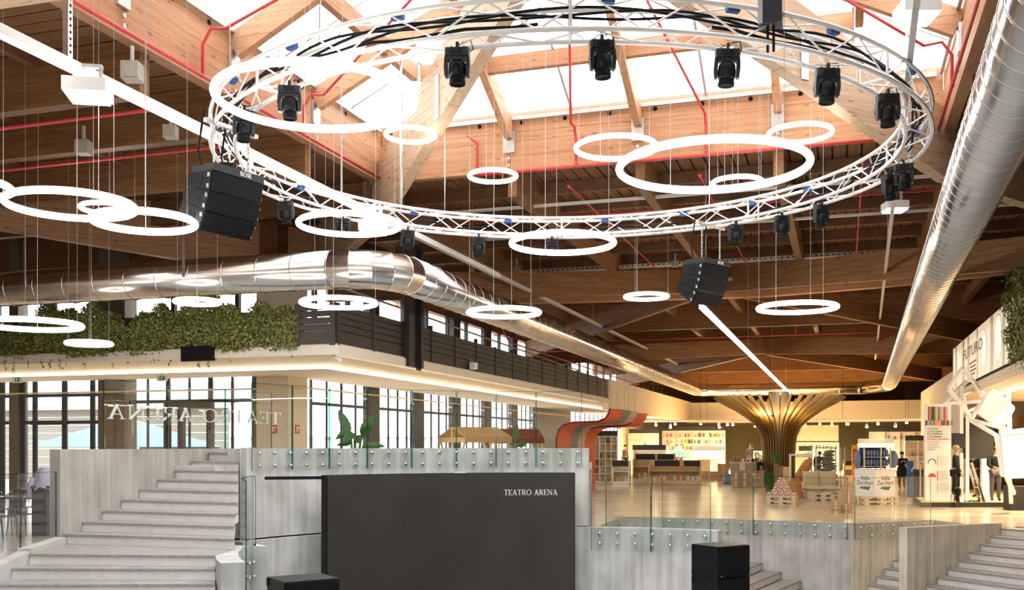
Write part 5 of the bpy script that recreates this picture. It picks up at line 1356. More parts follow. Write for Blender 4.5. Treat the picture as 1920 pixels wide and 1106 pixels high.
m = MB().tube([(-0.12, -0.16, 1.25), (-0.18, -0.18, 1.05), (-0.2, -0.17, 0.82)], [0.06, 0.055, 0.06], 8).build('sleeve', 'jacket_lilac', o, smooth=True, world=False); m.location -= Vector((0, 0, 0)) + Vector((o.location - Vector(cb)))

# ------------------------------------------------------------------ people
def skin_mesh(name, pts, edges, root=0, sub=1):
    me = bpy.data.meshes.new(name); me.from_pydata([tuple(p[0]) for p in pts], edges, [])
    ob = bpy.data.objects.new(name, me); COL.objects.link(ob)
    md = ob.modifiers.new('Skin', 'SKIN'); md.branch_smoothing = 0.6
    for i, p in enumerate(pts):
        r = p[1]; me.skin_vertices[0].data[i].radius = r if isinstance(r, tuple) else (r, r)
    me.skin_vertices[0].data[root].use_root = True
    sb = ob.modifiers.new('Sub', 'SUBSURF'); sb.levels = sub; sb.render_levels = sub
    out = bpy.data.meshes.new_from_object(ob.evaluated_get(bpy.context.evaluated_depsgraph_get()))
    bpy.data.objects.remove(ob); bpy.data.meshes.remove(me)
    out.name = name; out.polygons.foreach_set('use_smooth', [True] * len(out.polygons)); out.materials.clear()
    return out
def person(label, p, rz, h=1.72, top='cloth_black', legs='cloth_black', hair='hair_dark', lean=0.0, arms=((0.06, 0.0), (0.06, 0.0)), longhair=False, skirt=False, cap=None, stride=0.06, look=0.0):
    """arms: for each arm (forward swing of upper arm, elbow bend) in radians; lean: bend forward at the hips"""
    t = thing('person', label, 'person', p, rz)
    s = h / 1.72
    def bendp(v):
        v = Vector(v) 
        if v.z > 0.95:
            d = v - Vector((0, 0, 0.95)); v = Vector((d.x, d.y * cos(lean) - d.z * sin(lean), 0.95 + d.y * sin(lean) + d.z * cos(lean)))
        return v * s
    P = {}
    def J(n, v, r): P[n] = (bendp(v), (r * s, r * s) if not isinstance(r, tuple) else (r[0] * s, r[1] * s))
    J('pelvis', (0, 0, 0.95), (0.135, 0.105)); J('waist', (0, 0, 1.10), (0.125, 0.095)); J('chest', (0, 0, 1.30), (0.15, 0.105)); J('collar', (0, 0.0, 1.42), (0.085, 0.075)); J('neck', (0, -0.01, 1.50), 0.052)
    J('jaw', (0, -0.035, 1.545), 0.058); J('head', (0, -0.02 + 0, 1.625), (0.078, 0.092)); J('crown', (0, -0.01, 1.69), 0.06); J('nose', (0, -0.122, 1.605), 0.012)
    E = [('pelvis', 'waist'), ('waist', 'chest'), ('chest', 'collar'), ('collar', 'neck'), ('neck', 'jaw'), ('jaw', 'head'), ('head', 'crown'), ('head', 'nose')]
    for sd, (sw, el) in zip((-1, 1), arms):
        k = 'L' if sd < 0 else 'R'
        sh = Vector((sd * 0.185, 0, 1.40)); e = sh + Vector((sd * 0.045, -sin(sw) * 0.29, -cos(sw) * 0.29))
        w = e + Vector((-sd * 0.02 * (1 + 3 * el), -sin(sw + el) * 0.25, -cos(sw + el) * 0.25)); dw = (w - e).normalized()
        J('shoulder' + k, sh, 0.062); J('elbow' + k, e, 0.043); J('wrist' + k, w, 0.03); J('palm' + k, w + dw * 0.07, (0.036, 0.02))
        E += [('chest', 'shoulder' + k), ('shoulder' + k, 'elbow' + k), ('elbow' + k, 'wrist' + k), ('wrist' + k, 'palm' + k)]
        side = Vector((0, 1, 0)) if abs(dw.y) < 0.7 else Vector((sd, 0, 0))
        for f, (o_, L) in enumerate(((-0.03, .075), (-0.01, .085), (0.01, .08), (0.03, .065))):
            a = w + dw * 0.085 + side * o_; J('f%d%s' % (f, k), a + dw * L * .55, 0.009); J('g%d%s' % (f, k), a + dw * L + Vector((-sd * .015, 0, 0)), 0.008)
            E += [('palm' + k, 'f%d%s' % (f, k)), ('f%d%s' % (f, k), 'g%d%s' % (f, k))]
        J('th' + k, w + dw * 0.05 - side * 0.055, 0.010); E += [('palm' + k, 'th' + k)]
    for sd in (-1, 1):
        k = 'L' if sd < 0 else 'R'
        J('hip' + k, (sd * 0.09, 0, 0.90), 0.09); J('knee' + k, (sd * 0.10, -sd * stride * .5 - 0.01, 0.50), 0.058); J('calf' + k, (sd * .10, -sd * stride * .4 + 0.02, .36), 0.055); J('ankle' + k, (sd * 0.10, -sd * stride * .2, 0.09), 0.038); J('toe' + k, (sd * 0.115, -sd * stride * .2 - 0.16, 0.035), 0.034)
        E += [('pelvis', 'hip' + k), ('hip' + k, 'knee' + k), ('knee' + k, 'calf' + k), ('calf' + k, 'ankle' + k), ('ankle' + k, 'toe' + k)]
    def sub(names, edges, grow, nm, mat, root):
        idx = {n: i for i, n in enumerate(names)}
        me = skin_mesh(nm, [(P[n][0], (P[n][1][0] + grow, P[n][1][1] + grow)) for n in names], [(idx[a], idx[b]) for a, b in edges if a in idx and b in idx], idx[root])
        return put(me, nm, mat, t)
    sub(list(P), E, 0.0, 'body', 'skin', 'pelvis')
    sub(['pelvis', 'waist', 'chest', 'collar', 'shoulderL', 'elbowL', 'wristL', 'shoulderR', 'elbowR', 'wristR'], E, 0.02, 'jacket', top, 'pelvis')
    lg = ['pelvis', 'hipL', 'kneeL', 'calfL', 'ankleL', 'hipR', 'kneeR', 'calfR', 'ankleR']
    sub(lg, E, 0.018, 'trousers', legs, 'pelvis')
    for k in 'LR': sub(['ankle' + k, 'toe' + k], E, 0.012, 'shoe', 'cloth_black', 'ankle' + k)
    if skirt:
        m = MB().lathe([(0.15 * s, 1.12 * s), (0.20 * s, 0.95 * s), (0.25 * s, 0.72 * s), (0.22 * s, 0.52 * s), (0.2 * s, 0.52 * s)], 16); m.build('coat_skirt', top, t, smooth=True, world=False)
    hd = P['head'][0]
    R_ = Matrix.Translation(hd) @ Matrix.Rotation(lean, 4, 'X')
    hm = MB().ball((0, 0.018, 0.035), (0.092 * s, 0.105 * s, 0.085 * s), 12, 8, M=R_)
    hm.build('hair', cap or hair, t, smooth=True, world=False)
    if longhair: MB().tube([R_ @ Vector((0, 0.07, 0.05)), R_ @ Vector((0, 0.10, -0.08)), R_ @ Vector((0, 0.10, -0.26))], [0.07, 0.09, 0.06], 10).build('hair', hair, t, smooth=True, world=False)
    for sd in (-1, 1):
        MB().ball(R_ @ Vector((sd * 0.03, -0.085, 0.0)), 0.011 * s, 6, 4).build('eye', 'hair_dark', t, world=False)
        MB().ball(R_ @ Vector((sd * 0.083, 0.0, -0.01)), (0.012 * s, 0.02 * s, 0.03 * s), 6, 4).build('ear', 'skin', t, world=False)
    MB().ball(R_ @ Vector((0, -0.085, -0.055)), (0.022 * s, 0.008 * s, 0.006 * s), 6, 4).build('mouth', 'cloth_brown', t, world=False)
    return t
PODZ = 0.28
m = MB().box((FX + 0.3, 58.5, 0), (16, YF, PODZ)); tag(m.build('floor_podium', 'light_wood'), 'slightly raised pale timber floor in the back of the bookshop', 'floor', kind='structure')
person('woman in a long black coat standing with folded arms by the pale box', WZ(1691, 917, 0), 0.15, 1.66, skirt=True, arms=((0.25, 1.9), (0.25, 1.9)), legs='cloth_black')
person('man in black seen from the side looking up beside the white poster column', W(1792, 941, 32.3), 1.35, 1.80, arms=((0.15, 0.35), (0.1, 0.4)), hair='skin')
person('man in dark work clothes with grey trousers under the black display', W(1866, 940, 32.6), 0.2, 1.76, legs='cloth_grey', arms=((0.3, 1.1), (0.3, 1.1)), hair='hair_brown', stride=0.02)
person('person in black bending behind the ladder', Vector(tuple(W(1834, 930, 34.8).xy) + (0.16,)), -1.0, 1.72, lean=0.35)
person('man in black bending over sacks beside the white frame', WZ(1533, 908, 0), 2.9, 1.74, lean=0.55, arms=((0.7, 0.5), (0.7, 0.5)), legs='cloth_grey')
person('person in black stooping low beside the grass planter', WZ(1437, 910, 0), -1.5, 1.7, lean=1.15, arms=((1.0, 0.3), (1.1, 0.3)), legs='cloth_grey')
person('long haired woman in black before the olive wall', W(1408, 835, 61) * Vector((1, 1, 0)).x if False else Vector(tuple(W(1408, 835, 61).xy) + (PODZ,)), 3.0, 1.78, longhair=True, hair='hair_brown', skirt=True)
for px_, d_, rz_, kw, lb in ((1172, 60.5, 1.2, dict(top='cloth_brown'), 'man in a brown shirt beside the white cube shelves'), (1201, 62, -0.8, dict(hair='hair_brown', top='terracotta', h=1.58), 'person in an orange top behind the book counters'),
        (1216, 61, 1.0, dict(hair='skin', h=1.66), 'bald man in a dark shirt behind the book counters'), (1252, 64, 1.4, dict(top='cloth_white', hair='hair_brown', h=1.74), 'person in a white shirt facing the tall bookcase'),
        (1269, 63, 0.4, dict(top='cloth_green', h=1.72), 'person in a green shirt turned toward a colleague'), (1278, 62.6, -0.6, dict(top='cloth_green', h=1.72), 'second person in a green shirt beside the tall bookcase'),
        (1421, 58.9, 0.3, dict(top='cloth_white', h=1.25), 'person in white seated behind the laden table'), (1647, 63, 3.0, dict(h=1.74), 'person with dark hair in black behind the jar rack'), (1669, 62, -0.6, dict(top='cloth_white', hair='hair_brown', h=1.66), 'person in pale clothes near the lit white shelves')):
    q = W(px_, 900, d_); person(lb, (q.x, q.y, PODZ), rz_, **{**dict(h=1.7), **kw})

# ------------------------------------------------------------------ golden tree column
tc = W(1460, 900, 50.0); tc.z = 0
tree = thing('tree_column', 'golden tree shaped column of many curved fins in the bookshop', 'column', tc)
prof = [(.80, 0), (.79, 1.55), (.87, 2.34), (1.1, 2.87), (1.53, 3.27), (2.1, 3.66), (2.76, 4.0), (3.2, 4.30)]
m = MB(); NF = 38
pin = [(max(r - (0.20 + 0.16 * (z > 2.5)), 0.05), z + (0.10 if z > 2.5 else 0)) for r, z in prof]
quads = []
for k in range(len(prof) - 1):
    quads.append([(prof[k]), (prof[k + 1]), (pin[k + 1]), (pin[k])])
for qd in quads: m.slab([Vector((r, -0.02, z)) for r, z in qd], [Vector((r, 0.02, z)) for r, z in qd])
FIN = m.mesh('fin')
for k in range(NF): put(FIN, 'fin', 'gold', tree, (0, 0, 0), (0, 0, 2 * pi * k / NF))
MB().lathe([(0.5, 0), (0.5, 4.6)], 24).build('core', 'brown_column', tree, world=False)
for k in range(6):
    l = bpy.data.lights.new('uplight', 'POINT'); l.energy = 32; l.color = (1, 0.68, 0.25); l.shadow_soft_size = 0.08
    o = bpy.data.objects.new('uplight', l); COL.objects.link(o); o.parent = tree; o.location = (1.05 * cos(k * pi / 3 + .3), 1.05 * sin(k * pi / 3 + .3), 3.55)
    MB().lathe([(0.05, -0.08), (0.07, 0.0), (0.06, 0.0)], 8, c=(1.05 * cos(k * pi / 3 + .3), 1.05 * sin(k * pi / 3 + .3), 3.42)).build('lamp_body', 'cable_black', tree, world=False)

# ------------------------------------------------------------------ spotlights on tracks
spots = [(1266, 792, 62), (1257, 801, 60), (1314, 793, 62), (1348, 787, 64), (1364, 790, 64), (1374, 793, 64), (1349, 801, 62), (1510, 798, 64), (1537, 793, 64), (1588, 790, 64), (1590, 795, 62), (1625, 800, 62), (1646, 793, 64), (1679, 799, 62), (1700, 792, 60), (1230, 797, 60), (1416, 799, 64), (1560, 797, 64)]
for yy, lb in ((60.5, 'front lighting track across the bookshop'), (63.5, 'rear lighting track across the bookshop')):
    t = thing('lighting_track', lb, 'lighting track', (-2, yy, 3.42))
    MB().box((-13, yy - 0.03, 3.42), (7, yy + 0.03, 3.47)).build('rail', 'white_paint', t)
    for x in (-8, -4, 0, 3.5): MB().cyl((x, yy, 3.47), (x, yy, DZ), 0.01, 5).build('rod', 'cable_black', t)
for i, (px_, py_, d_) in enumerate(spots):
    p = WY(px_, py_, 60.5 if d_ < 63 else 63.5); p.z = min(p.z, 3.22)
    t = thing('track_spotlight', 'small lit spotlight on the bookshop lighting track', 'spotlight', p, group='track spotlights in the bookshop')
    MB().lathe([(0.05, 0.17), (0.075, 0.1), (0.08, 0.0)], 10).build('can', 'white_paint', t, world=False)
    MB().ball((0, 0, -0.01), (0.075, 0.075, 0.05), 10, 6).build('bulb', 'spot_lens', t, world=False)
    MB().cyl((0, 0, 0.15), (0, 0, max(3.42 - p.z, 0.3)), 0.012, 5).build('stem', 'white_paint', t, world=False)
    l = bpy.data.lights.new('beam', 'SPOT'); l.energy = 780; l.color = (1, 0.80, 0.52); l.spot_size = 2.2; l.spot_blend = 0.6; l.shadow_soft_size = 0.08
    o = bpy.data.objects.new('beam', l); COL.objects.link(o); o.parent = t; o.location = (0, 0, -0.12); o.rotation_euler = (0.35 * (1 if i % 2 else -0.1) + 0.25, 0.2 * ((i % 3) - 1), 0)

# ------------------------------------------------------------------ bookshop furniture
def local_thing(name, label, cat, px_, ybase, d, rz=0.0, z=None, group=None):
    p = W(px_, ybase, d)
    p.z = 0.0 if z is None else z
    return thing(name, label, cat, p, rz, group)
BK = {}
def book_mesh(i):
    if i not in BK:
        w, h, dp = 0.03 + 0.012 * (i % 4), 0.22 + 0.02 * (i % 5), 0.16
        m = MB(); m.box((-w / 2, -dp / 2, 0), (w / 2, dp / 2, h)); BK[i] = (w, h, m)
    return BK[i]
bk_cache = {}
nbooks = 0
def book(p, i, mat, rz, label, group, flat=False):
    """cover and page block sharing two meshes per size"""
    global nbooks
    key = (i % 20, mat)
    w, h = 0.035 + 0.012 * (i % 4), 0.21 + 0.02 * (i % 5)
    if key not in bk_cache:
        m = MB(); m.box((-w / 2, -0.08, 0), (w / 2, 0.08, h)); me = m.mesh('book'); me.materials.append(MATS[mat]); bk_cache[key] = me
    o = bpy.data.objects.new('book', bk_cache[key]); COL.objects.link(o); o.location = p; o.rotation_euler = (0, pi / 2 if flat else 0, rz)
    tag(o, label, 'book', group); nbooks += 1
    return w
def bookcase(name, label, px0, px1, d, ztop, zbot, ncol, nrow, fill, seed, z0=PODZ, rz=0.0, mat='shelf_white', depth=0.35, where='', header=True, density=0.75):
    pm = W((px0 + px1) / 2, 835, d); wdt = (px1 - px0) * d / FP / max(cos(TH - rz), .5)
    t = thing(name, label, 'bookcase', (pm.x, pm.y, zbot), rz)
    H = ztop - zbot
    MB().box((-wdt / 2, depth - 0.02, 0), (wdt / 2, depth, H)).build('back', mat, t, world=False)
    for i in range(ncol + 1):
        x = -wdt / 2 + wdt * i / ncol; MB().box((x - 0.025, 0, 0), (x + 0.025, depth, H)).build('upright', mat, t, world=False)
    for j in range(nrow + 1): MB().box((-wdt / 2, 0.005, H * j / nrow - 0.02), (wdt / 2, depth, H * j / nrow + 0.02)).build('shelf', mat, t, world=False)
    if header: MB().box((-wdt / 2, -0.01, H + 0.02), (wdt / 2, 0.03, H + 0.30)).build('header_board', 'label_black', t, world=False)
    rnd = random.Random(seed); M = WM(t)
    for j in range(nrow):
        if j not in fill: continue
        for i in range(ncol):
            x = -wdt / 2 + wdt * i / ncol + 0.06; xe = -wdt / 2 + wdt * (i + 1) / ncol - 0.06
            while x < xe - 0.05:
                if rnd.random() < density and nbooks < 290:
                    k = rnd.randint(0, 19); w = book(M @ Vector((x + 0.03, depth * .5, H * j / nrow + 0.022)), k, rnd.choice(BOOKS).name, rz, 'book standing on %s' % where, 'books on %s' % where); x += w + 0.012
                else: x += 0.16
    return t
bookcase('tall_bookcase', 'tall brightly lit bookcase full of colourful books behind the counters', 1245, 1355, 70, 2.95, PODZ, 4, 6, (3, 4, 5), 1, where='the tall lit bookcase')
bookcase('white_bookcase', 'white lit bookcase with dark header left of the tall bookcase', 1180, 1232, 68, 2.75, PODZ, 2, 5, (3,), 2, where='the white lit bookcase', density=0.5)
bookcase('cube_bookcase', 'white cube bookcase beside the curved ribbons', 1102, 1157, 55, 2.45, PODZ * 0, 5, 6, (1, 2, 3, 4, 5), 3, rz=0.35, where='the white cube bookcase', density=0.45)
bookcase('wall_bookcase', 'low bookcase under the pale timber wall panel behind the golden tree', 1482, 1568, 70, 2.15, PODZ, 5, 4, (3,), 4, where='the low bookcase behind the tree', header=False)
MB().box((0, 0, 0), (1, 1, 1))
p = W(1525, 835, 70.4); pw = 90 * 70.4 / FP
tag(MB().box((p.x - pw / 2, p.y, 2.25), (p.x + pw / 2, p.y + 0.08, 3.35)).build('wall_panel', 'light_wood'), 'pale timber wall panel above the low bookcase', 'panel')
bookcase('lit_bookcase', 'wide white empty lit bookcase behind the jar rack', 1636, 1738, 68, 2.85, PODZ, 4, 5, (4,), 5, where='the wide white bookcase', density=0.35)
bookcase('slim_bookcase', 'open bookcase with black header right of the woman in black', 1700, 1742, 56, 2.2, 0.0, 2, 5, (1, 2, 3), 6, where='the open bookcase by the poster', density=0.5)
bookcase('low_bookcase', 'low white bookcase with black header behind the yellow sign', 1612, 1672, 60, 2.05, 0.28, 3, 3, (0, 1, 2), 7, where='the bookcase behind the yellow sign', density=0.5)
def counter(label, px0, px1, ytop, ybot, d, where, boards, books=14, seed=0, mat='light_wood', depth=0.7):
    z1 = EYE - (ytop - HZ) * d / FP; z0 = PODZ if d > 58 else 0.0
    pm = W((px0 + px1) / 2, ybot, d); w = (px1 - px0) * d / FP
    t = thing('book_counter', label, 'counter', (pm.x, pm.y, z0), 0.08); H = z1 - z0
    MB().box((-w / 2, 0, 0), (w / 2, depth, 0.22)).build('plinth', mat, t, world=False)
    MB().box((-w / 2, depth - 0.04, 0.22), (w / 2, depth, H)).build('back', mat, t, world=False)
    for x in (-w / 2, w / 2 - 0.05): MB().box((x, 0, 0.22), (x + 0.05, depth, H * 0.82)).build('side', mat, t, world=False)
    MB().box((-w / 2, 0.1, H * 0.55), (w / 2, depth, H * 0.55 + 0.03)).build('shelf', mat, t, world=False)
    for a, b in boards: MB().box((-w / 2 + w * a, -0.03, H - 0.29), (-w / 2 + w * b, 0.0, H)).build('label_board', 'label_black', t, world=False)
    rnd = random.Random(seed); M = WM(t)
    for k in range(books):
        if nbooks >= 298: break
        x = -w / 2 + 0.15 + (w - 0.3) * (k + rnd.uniform(-.3, .3)) / max(books - 1, 1)
        x = max(-w / 2 + 0.12, min(w / 2 - 0.12, x))
        book(M @ Vector((x, 0.12 + rnd.uniform(0, .2), 0.222)), rnd.randint(0, 19), rnd.choice((BOOKS[5], BOOKS[8], BOOKS[5], BOOKS[1])).name, 0.08 + pi / 2 * (k % 2), 'pale book displayed in %s' % where, 'books in %s' % where)
    return t
counter('book counter with two black label boards behind the short guard glass', 1216, 1313, 863, 909, 50, 'the front book counter', ((0.12, 0.6), (0.68, 0.99)), 20, 1)
counter('timber counter with shelves and black boards left of the front counter', 1186, 1264, 851, 906, 52.5, 'the timber counter', ((0.08, 0.54), (0.6, 0.99)), 4, 2, depth=0.9)
counter('white draped counter with one dark label board by the concrete wall end', 1148, 1180, 863, 902, 48.5, 'the small counter by the wall end', ((0.0, 0.95),), 6, 3, mat='shelf_white')
counter('long back counter with grey board behind the people', 1186, 1248, 834, 872, 59, 'the long back counter', ((0.0, 1.0),), 2, 4, mat='shelf_white')
counter('white counter with black header below the tall bookcase', 1298, 1353, 836, 880, 61, 'the counter below the tall bookcase', ((0.0, 1.0),), 3, 5, mat='shelf_white')
counter('white desk with dark header left of the golden tree', 1413, 1450, 836, 866, 60, 'the desk left of the tree', ((0.0, 1.0),), 2, 6, mat='shelf_white')
counter('white counter with dark boards right of the golden tree', 1470, 1520, 836, 866, 60, 'the counter right of the tree', ((0.0, 0.45), (0.55, 1.0)), 2, 7, mat='shelf_white')
counter('counter with black board beside the yellow sign', 1583, 1606, 863, 890, 56, 'the counter by the yellow sign', ((0.0, 1.0),), 1, 8)

def crate(label, px_, ybase, d, w, dp, h, mat='cardboard', rz=0.2, flap=True, name='cardboard_box', z=None, cat='box'):
    t = local_thing(name, label, cat, px_, ybase, d, rz, z)
    MB().box((-w / 2, -dp / 2, 0), (w / 2, dp / 2, h)).build('body', mat, t, world=False)
    if flap:
        MB().box((-w / 2 - 0.003, -dp / 2 - 0.003, h - 0.02), (w / 2 + 0.003, dp / 2 + 0.003, h + 0.004)).build('lid', mat, t, world=False)
        MB().box((-0.03, -dp / 2 - 0.005, h * 0.0), (0.03, dp / 2 + 0.005, h + 0.006)).build('tape', 'pallet_wood', t, world=False)
        MB().box((-w * .38, -dp / 2 - 0.006, h * 0.25), (w * .38, -dp / 2 - 0.002, h * 0.34)).build('print', 'old_wood', t, world=False)
    return t
crate('cardboard box standing in front of the book counter', 1228, 913, 48.6, 0.62, 0.5, 0.45, rz=0.1)
crate('near cardboard carton with print standing alone on the floor', 1566, 962, 29.2, 0.28, 0.26, 0.34, 'cardboard', 0.1)
crate('cardboard carton beside the printed carton', 1587, 962, 29.3, 0.34, 0.26, 0.24, 'cardboard', 0.0)
crate('cardboard carton stacked behind the near cartons', 1590, 947, 31.6, 0.4, 0.3, 0.45, 'cardboard', 0.1)
crate('pale carton with dark handles behind the pallet sofa', 1585, 928, 38.5, 0.46, 0.4, 0.34, 'pallet_wood', 0.05)
crate('tall timber crate with tools behind the front counter', 1320, 897, 58.5, 0.72, 0.5, 1.15, 'light_wood', 0.1, False, 'timber_crate', cat='crate')
crate('brown cartons stacked low before the olive wall', 1330, 900, 57, 1.3, 0.6, 0.5, 'cardboard', 0.1)
crate('brown carton stacked by the laden table', 1356, 897, 55, 0.6, 0.5, 0.95, 'cardboard', 0.1)
crate('square dark planter crate below the grass tuft', 1463, 905, 48, 0.55, 0.5, 0.98, 'old_wood', 0.1, False, 'planter_crate', cat='planter')
crate('upright timber board panel beside the planter crate', 1475, 905, 47, 0.32, 0.12, 0.95, 'light_wood', 0.1, False, 'timber_partition', cat='partition')

def pallet(label, px_, ybase, d, rz, n=2, mat='pallet_wood', L=1.2, D=0.8, name='pallet'):
    base = W(px_, ybase, d); base.z = 0
    for k in range(n):
        t = thing(name, label[k], 'pallet', base + Vector((0, 0, 0.145 * k)), rz)
        for i in range(3): MB().box((-L / 2, -D / 2 + i * (D - 0.1) / 2, 0), (L / 2, -D / 2 + i * (D - 0.1) / 2 + 0.1, 0.022)).build('board', mat, t, world=False)
        for i in range(3):
            for j in range(3): MB().box((-L / 2 + j * (L - 0.14) / 2, -D / 2 + i * (D - 0.1) / 2, 0.022), (-L / 2 + j * (L - 0.14) / 2 + 0.14, -D / 2 + i * (D - 0.1) / 2 + 0.1, 0.1)).build('block', mat, t, world=False)
        for i in range(5): MB().box((-L / 2, -D / 2 + i * (D - 0.12) / 4, 0.1), (L / 2, -D / 2 + i * (D - 0.12) / 4 + 0.12, 0.142)).build('board', mat, t, world=False)
    return base
# sugar display
bp = pallet(['lower pale pallet under the sugar display box', 'upper pale pallet under the sugar display box'], 1640, 946, 33.3, TH + radians(8), 2, L=1.15, D=1.0)
sd = thing('display_box', 'white printed display box standing on two pallets', 'display box', bp + Vector((0, 0, 0.29)), TH + radians(27))
MB().box((-0.44, -0.44, 0), (0.44, 0.44, 0.88)).build('body', 'pure_white', sd, world=False)
MB().box((-0.46, -0.46, 0.86), (0.46, 0.46, 0.885)).build('rim', 'pure_white', sd, world=False)
for rzf in (0, -pi / 2):
    Mf = WM(sd) @ Matrix.Rotation(rzf, 4, 'Z')
    text_obj('Italia', 0.20, Mf @ frame((0.02, -0.443, 0.60), (1, 0, 0), (0, 0, 1)), 'text_dark', sd, 'print')
    text_obj('Zuccheri', 0.20, Mf @ frame((0.0, -0.443, 0.44), (1, 0, 0), (0, 0, 1)), 'text_dark', sd, 'print')
    for k in range(4):
        x = -0.17 + 0.1 * k; q = [Mf @ Vector(v) for v in ((x - 0.07, -0.442, 0.27 - 0.012 * k), (x + 0.02, -0.442, 0.24 - 0.015 * k), (x + 0.12, -0.442, 0.33), (x + 0.05, -0.442, 0.33))]
        MB().slab(q, [v + (Mf.to_3x3() @ Vector((0, -0.004, 0))) for v in q]).build('print', 'text_green', sd)
rk = thing('jar_rack', 'grey metal rack packed with sugar bags on the display box', 'rack', bp + Vector((0, 0, 0.29 + 0.885)), TH + radians(4))
for x in (-0.44, 0.12, 0.44):
    for y in (-0.2, 0.2): MB().box((x - 0.02, y - 0.02, 0), (x + 0.02, y + 0.02, 0.72)).build('post', 'grey_tray', rk, world=False)
for z in (0.08, 0.38, 0.70): MB().box((-0.46, -0.22, z), (0.46, 0.22, z + 0.02)).build('shelf', 'grey_tray', rk, world=False)
MB().box((-0.44, 0.12, 0.02), (0.44, 0.14, 0.70)).build('back_panel', 'poster_blue', rk, world=False)
for z in (0.10, 0.40):
    for k in range(8):
        o = MB().ball((0, 0, 0.11), (0.05, 0.07, 0.12), 8, 6).build('sugar_bag', 'bag_blue'); o.location = WM(rk) @ Vector((-0.38 + 0.108 * k, -0.1, z)); tag(o, 'small blue and white sugar bag on the grey rack', 'bag', 'sugar bags on the rack')
for s, lb in ((-1, 'large grey blue bag hanging left of the jar rack'), (1, 'large grey blue bag hanging right of the jar rack')):
    o = MB().ball((0, 0, 0.3), (0.11 if s < 0 else 0.16, 0.12, 0.3), 10, 8).build('hanging_bag', 'bag_blue', smooth=True); o.location = WM(rk) @ Vector((s * 0.60, -0.05, 0.02)); tag(o, lb, 'bag')
# can pyramid
pb = pallet(['lower small pallet under the can pyramid', 'upper small pallet under the can pyramid'], 1467, 946, 33.4, TH + radians(-25), 2, L=0.95, D=0.6)
cm = MB().lathe([(0.045, 0), (0.047, 0.005), (0.047, 0.03), (0.0471, 0.085), (0.045, 0.1), (0.0, 0.1)], 10).mesh('can'); cm.materials.append(MATS['can_white'])
lm = MB().lathe([(0.0478, 0.0), (0.0478, 0.028)], 10).mesh('can_band')
Mp = Matrix.Translation(pb + Vector((0, 0, 0.29))) @ Matrix.Rotation(TH + radians(-25), 4, 'Z')
for lev, (nx, ny) in enumerate(((9, 5), (6, 4), (5, 3), (4, 3), (3, 2), (2, 1))):
    for i in range(nx):
        for j in range(ny):
            o = bpy.data.objects.new('tin_can', cm); COL.objects.link(o); o.location = Mp @ Vector(((i - (nx - 1) / 2) * 0.1 - 0.02, (j - (ny - 1) / 2) * 0.1, 0.101 * lev))
            tag(o, 'red and white tin can stacked in the pyramid on pallets', 'can', 'tin cans of the pyramid')
            put(lm, 'label_band', 'can_red', o, (0, 0, 0.025 + 0.03 * ((i + j) % 2)))
# pallet sofa
sp = pallet(['lower pallet of the cushion sofa', 'upper pallet of the cushion sofa'], 1539, 934, 37.2, TH, 2, L=1.22, D=0.85)
def cushion(label, M, sx, sy, sz):
    n = 12; m = MB(); vs = []
    for side in (1, -1):
        for i in range(n + 1):
            for j in range(n + 1):
                u, v = i / n * 2 - 1, j / n * 2 - 1
                k = max(0, (1 - u ** 4) * (1 - v ** 4)) ** 0.5
                vs.append(M @ Vector((u * sx / 2 * (1 - 0.05 * (1 - abs(v))), side * sy / 2 * k, v * sz / 2 * (1 - 0.05 * (1 - abs(u))))))
    N1 = (n + 1) ** 2; fs = []
    for i in range(n):
        for j in range(n):
            a, b, c, d = i * (n + 1) + j, (i + 1) * (n + 1) + j, (i + 1) * (n + 1) + j + 1, i * (n + 1) + j + 1
            fs += [(d, c, b, a), (a + N1, b + N1, c + N1, d + N1)]
    m.add(vs, fs); return tag(m.build('cushion', 'linen', smooth=True), label, 'cushion')
Ms = Matrix.Translation(sp + Vector((0, 0, 0.29))) @ Matrix.Rotation(TH, 4, 'Z')
for s, nm_ in ((-1, 'left'), (1, 'right')):
    cushion('upright linen back cushion on the pallet sofa %s' % ('near the orange sack' if s < 0 else 'near the cartons'), Ms @ Matrix.Translation((s * 0.30, 0.22, 0.40)) @ Matrix.Rotation(-0.15, 4, 'X'), 0.62, 0.26, 0.64)
    cushion('flat linen seat cushion on the pallet sofa %s' % ('near the orange sack' if s < 0 else 'near the cartons'), Ms @ Matrix.Translation((s * 0.30, -0.10, 0.09)) @ Matrix.Rotation(pi / 2, 4, 'X'), 0.62, 0.22, 0.62)
tp = pallet(['lower pallet of the low castor table', 'upper pallet of the low castor table'], 1539, 940, 35.3, TH, 2, L=0.8, D=0.5)
for dx in (-0.33, 0.33):
    tag(MB().cyl(tp + Vector((dx, -0.26, 0.03)), tp + Vector((dx, -0.22, 0.03)), 0.03, 10).build('castor', 'rubber'), 'dark castor at the foot of the low pallet table', 'castor', 'castors of the pallet table')
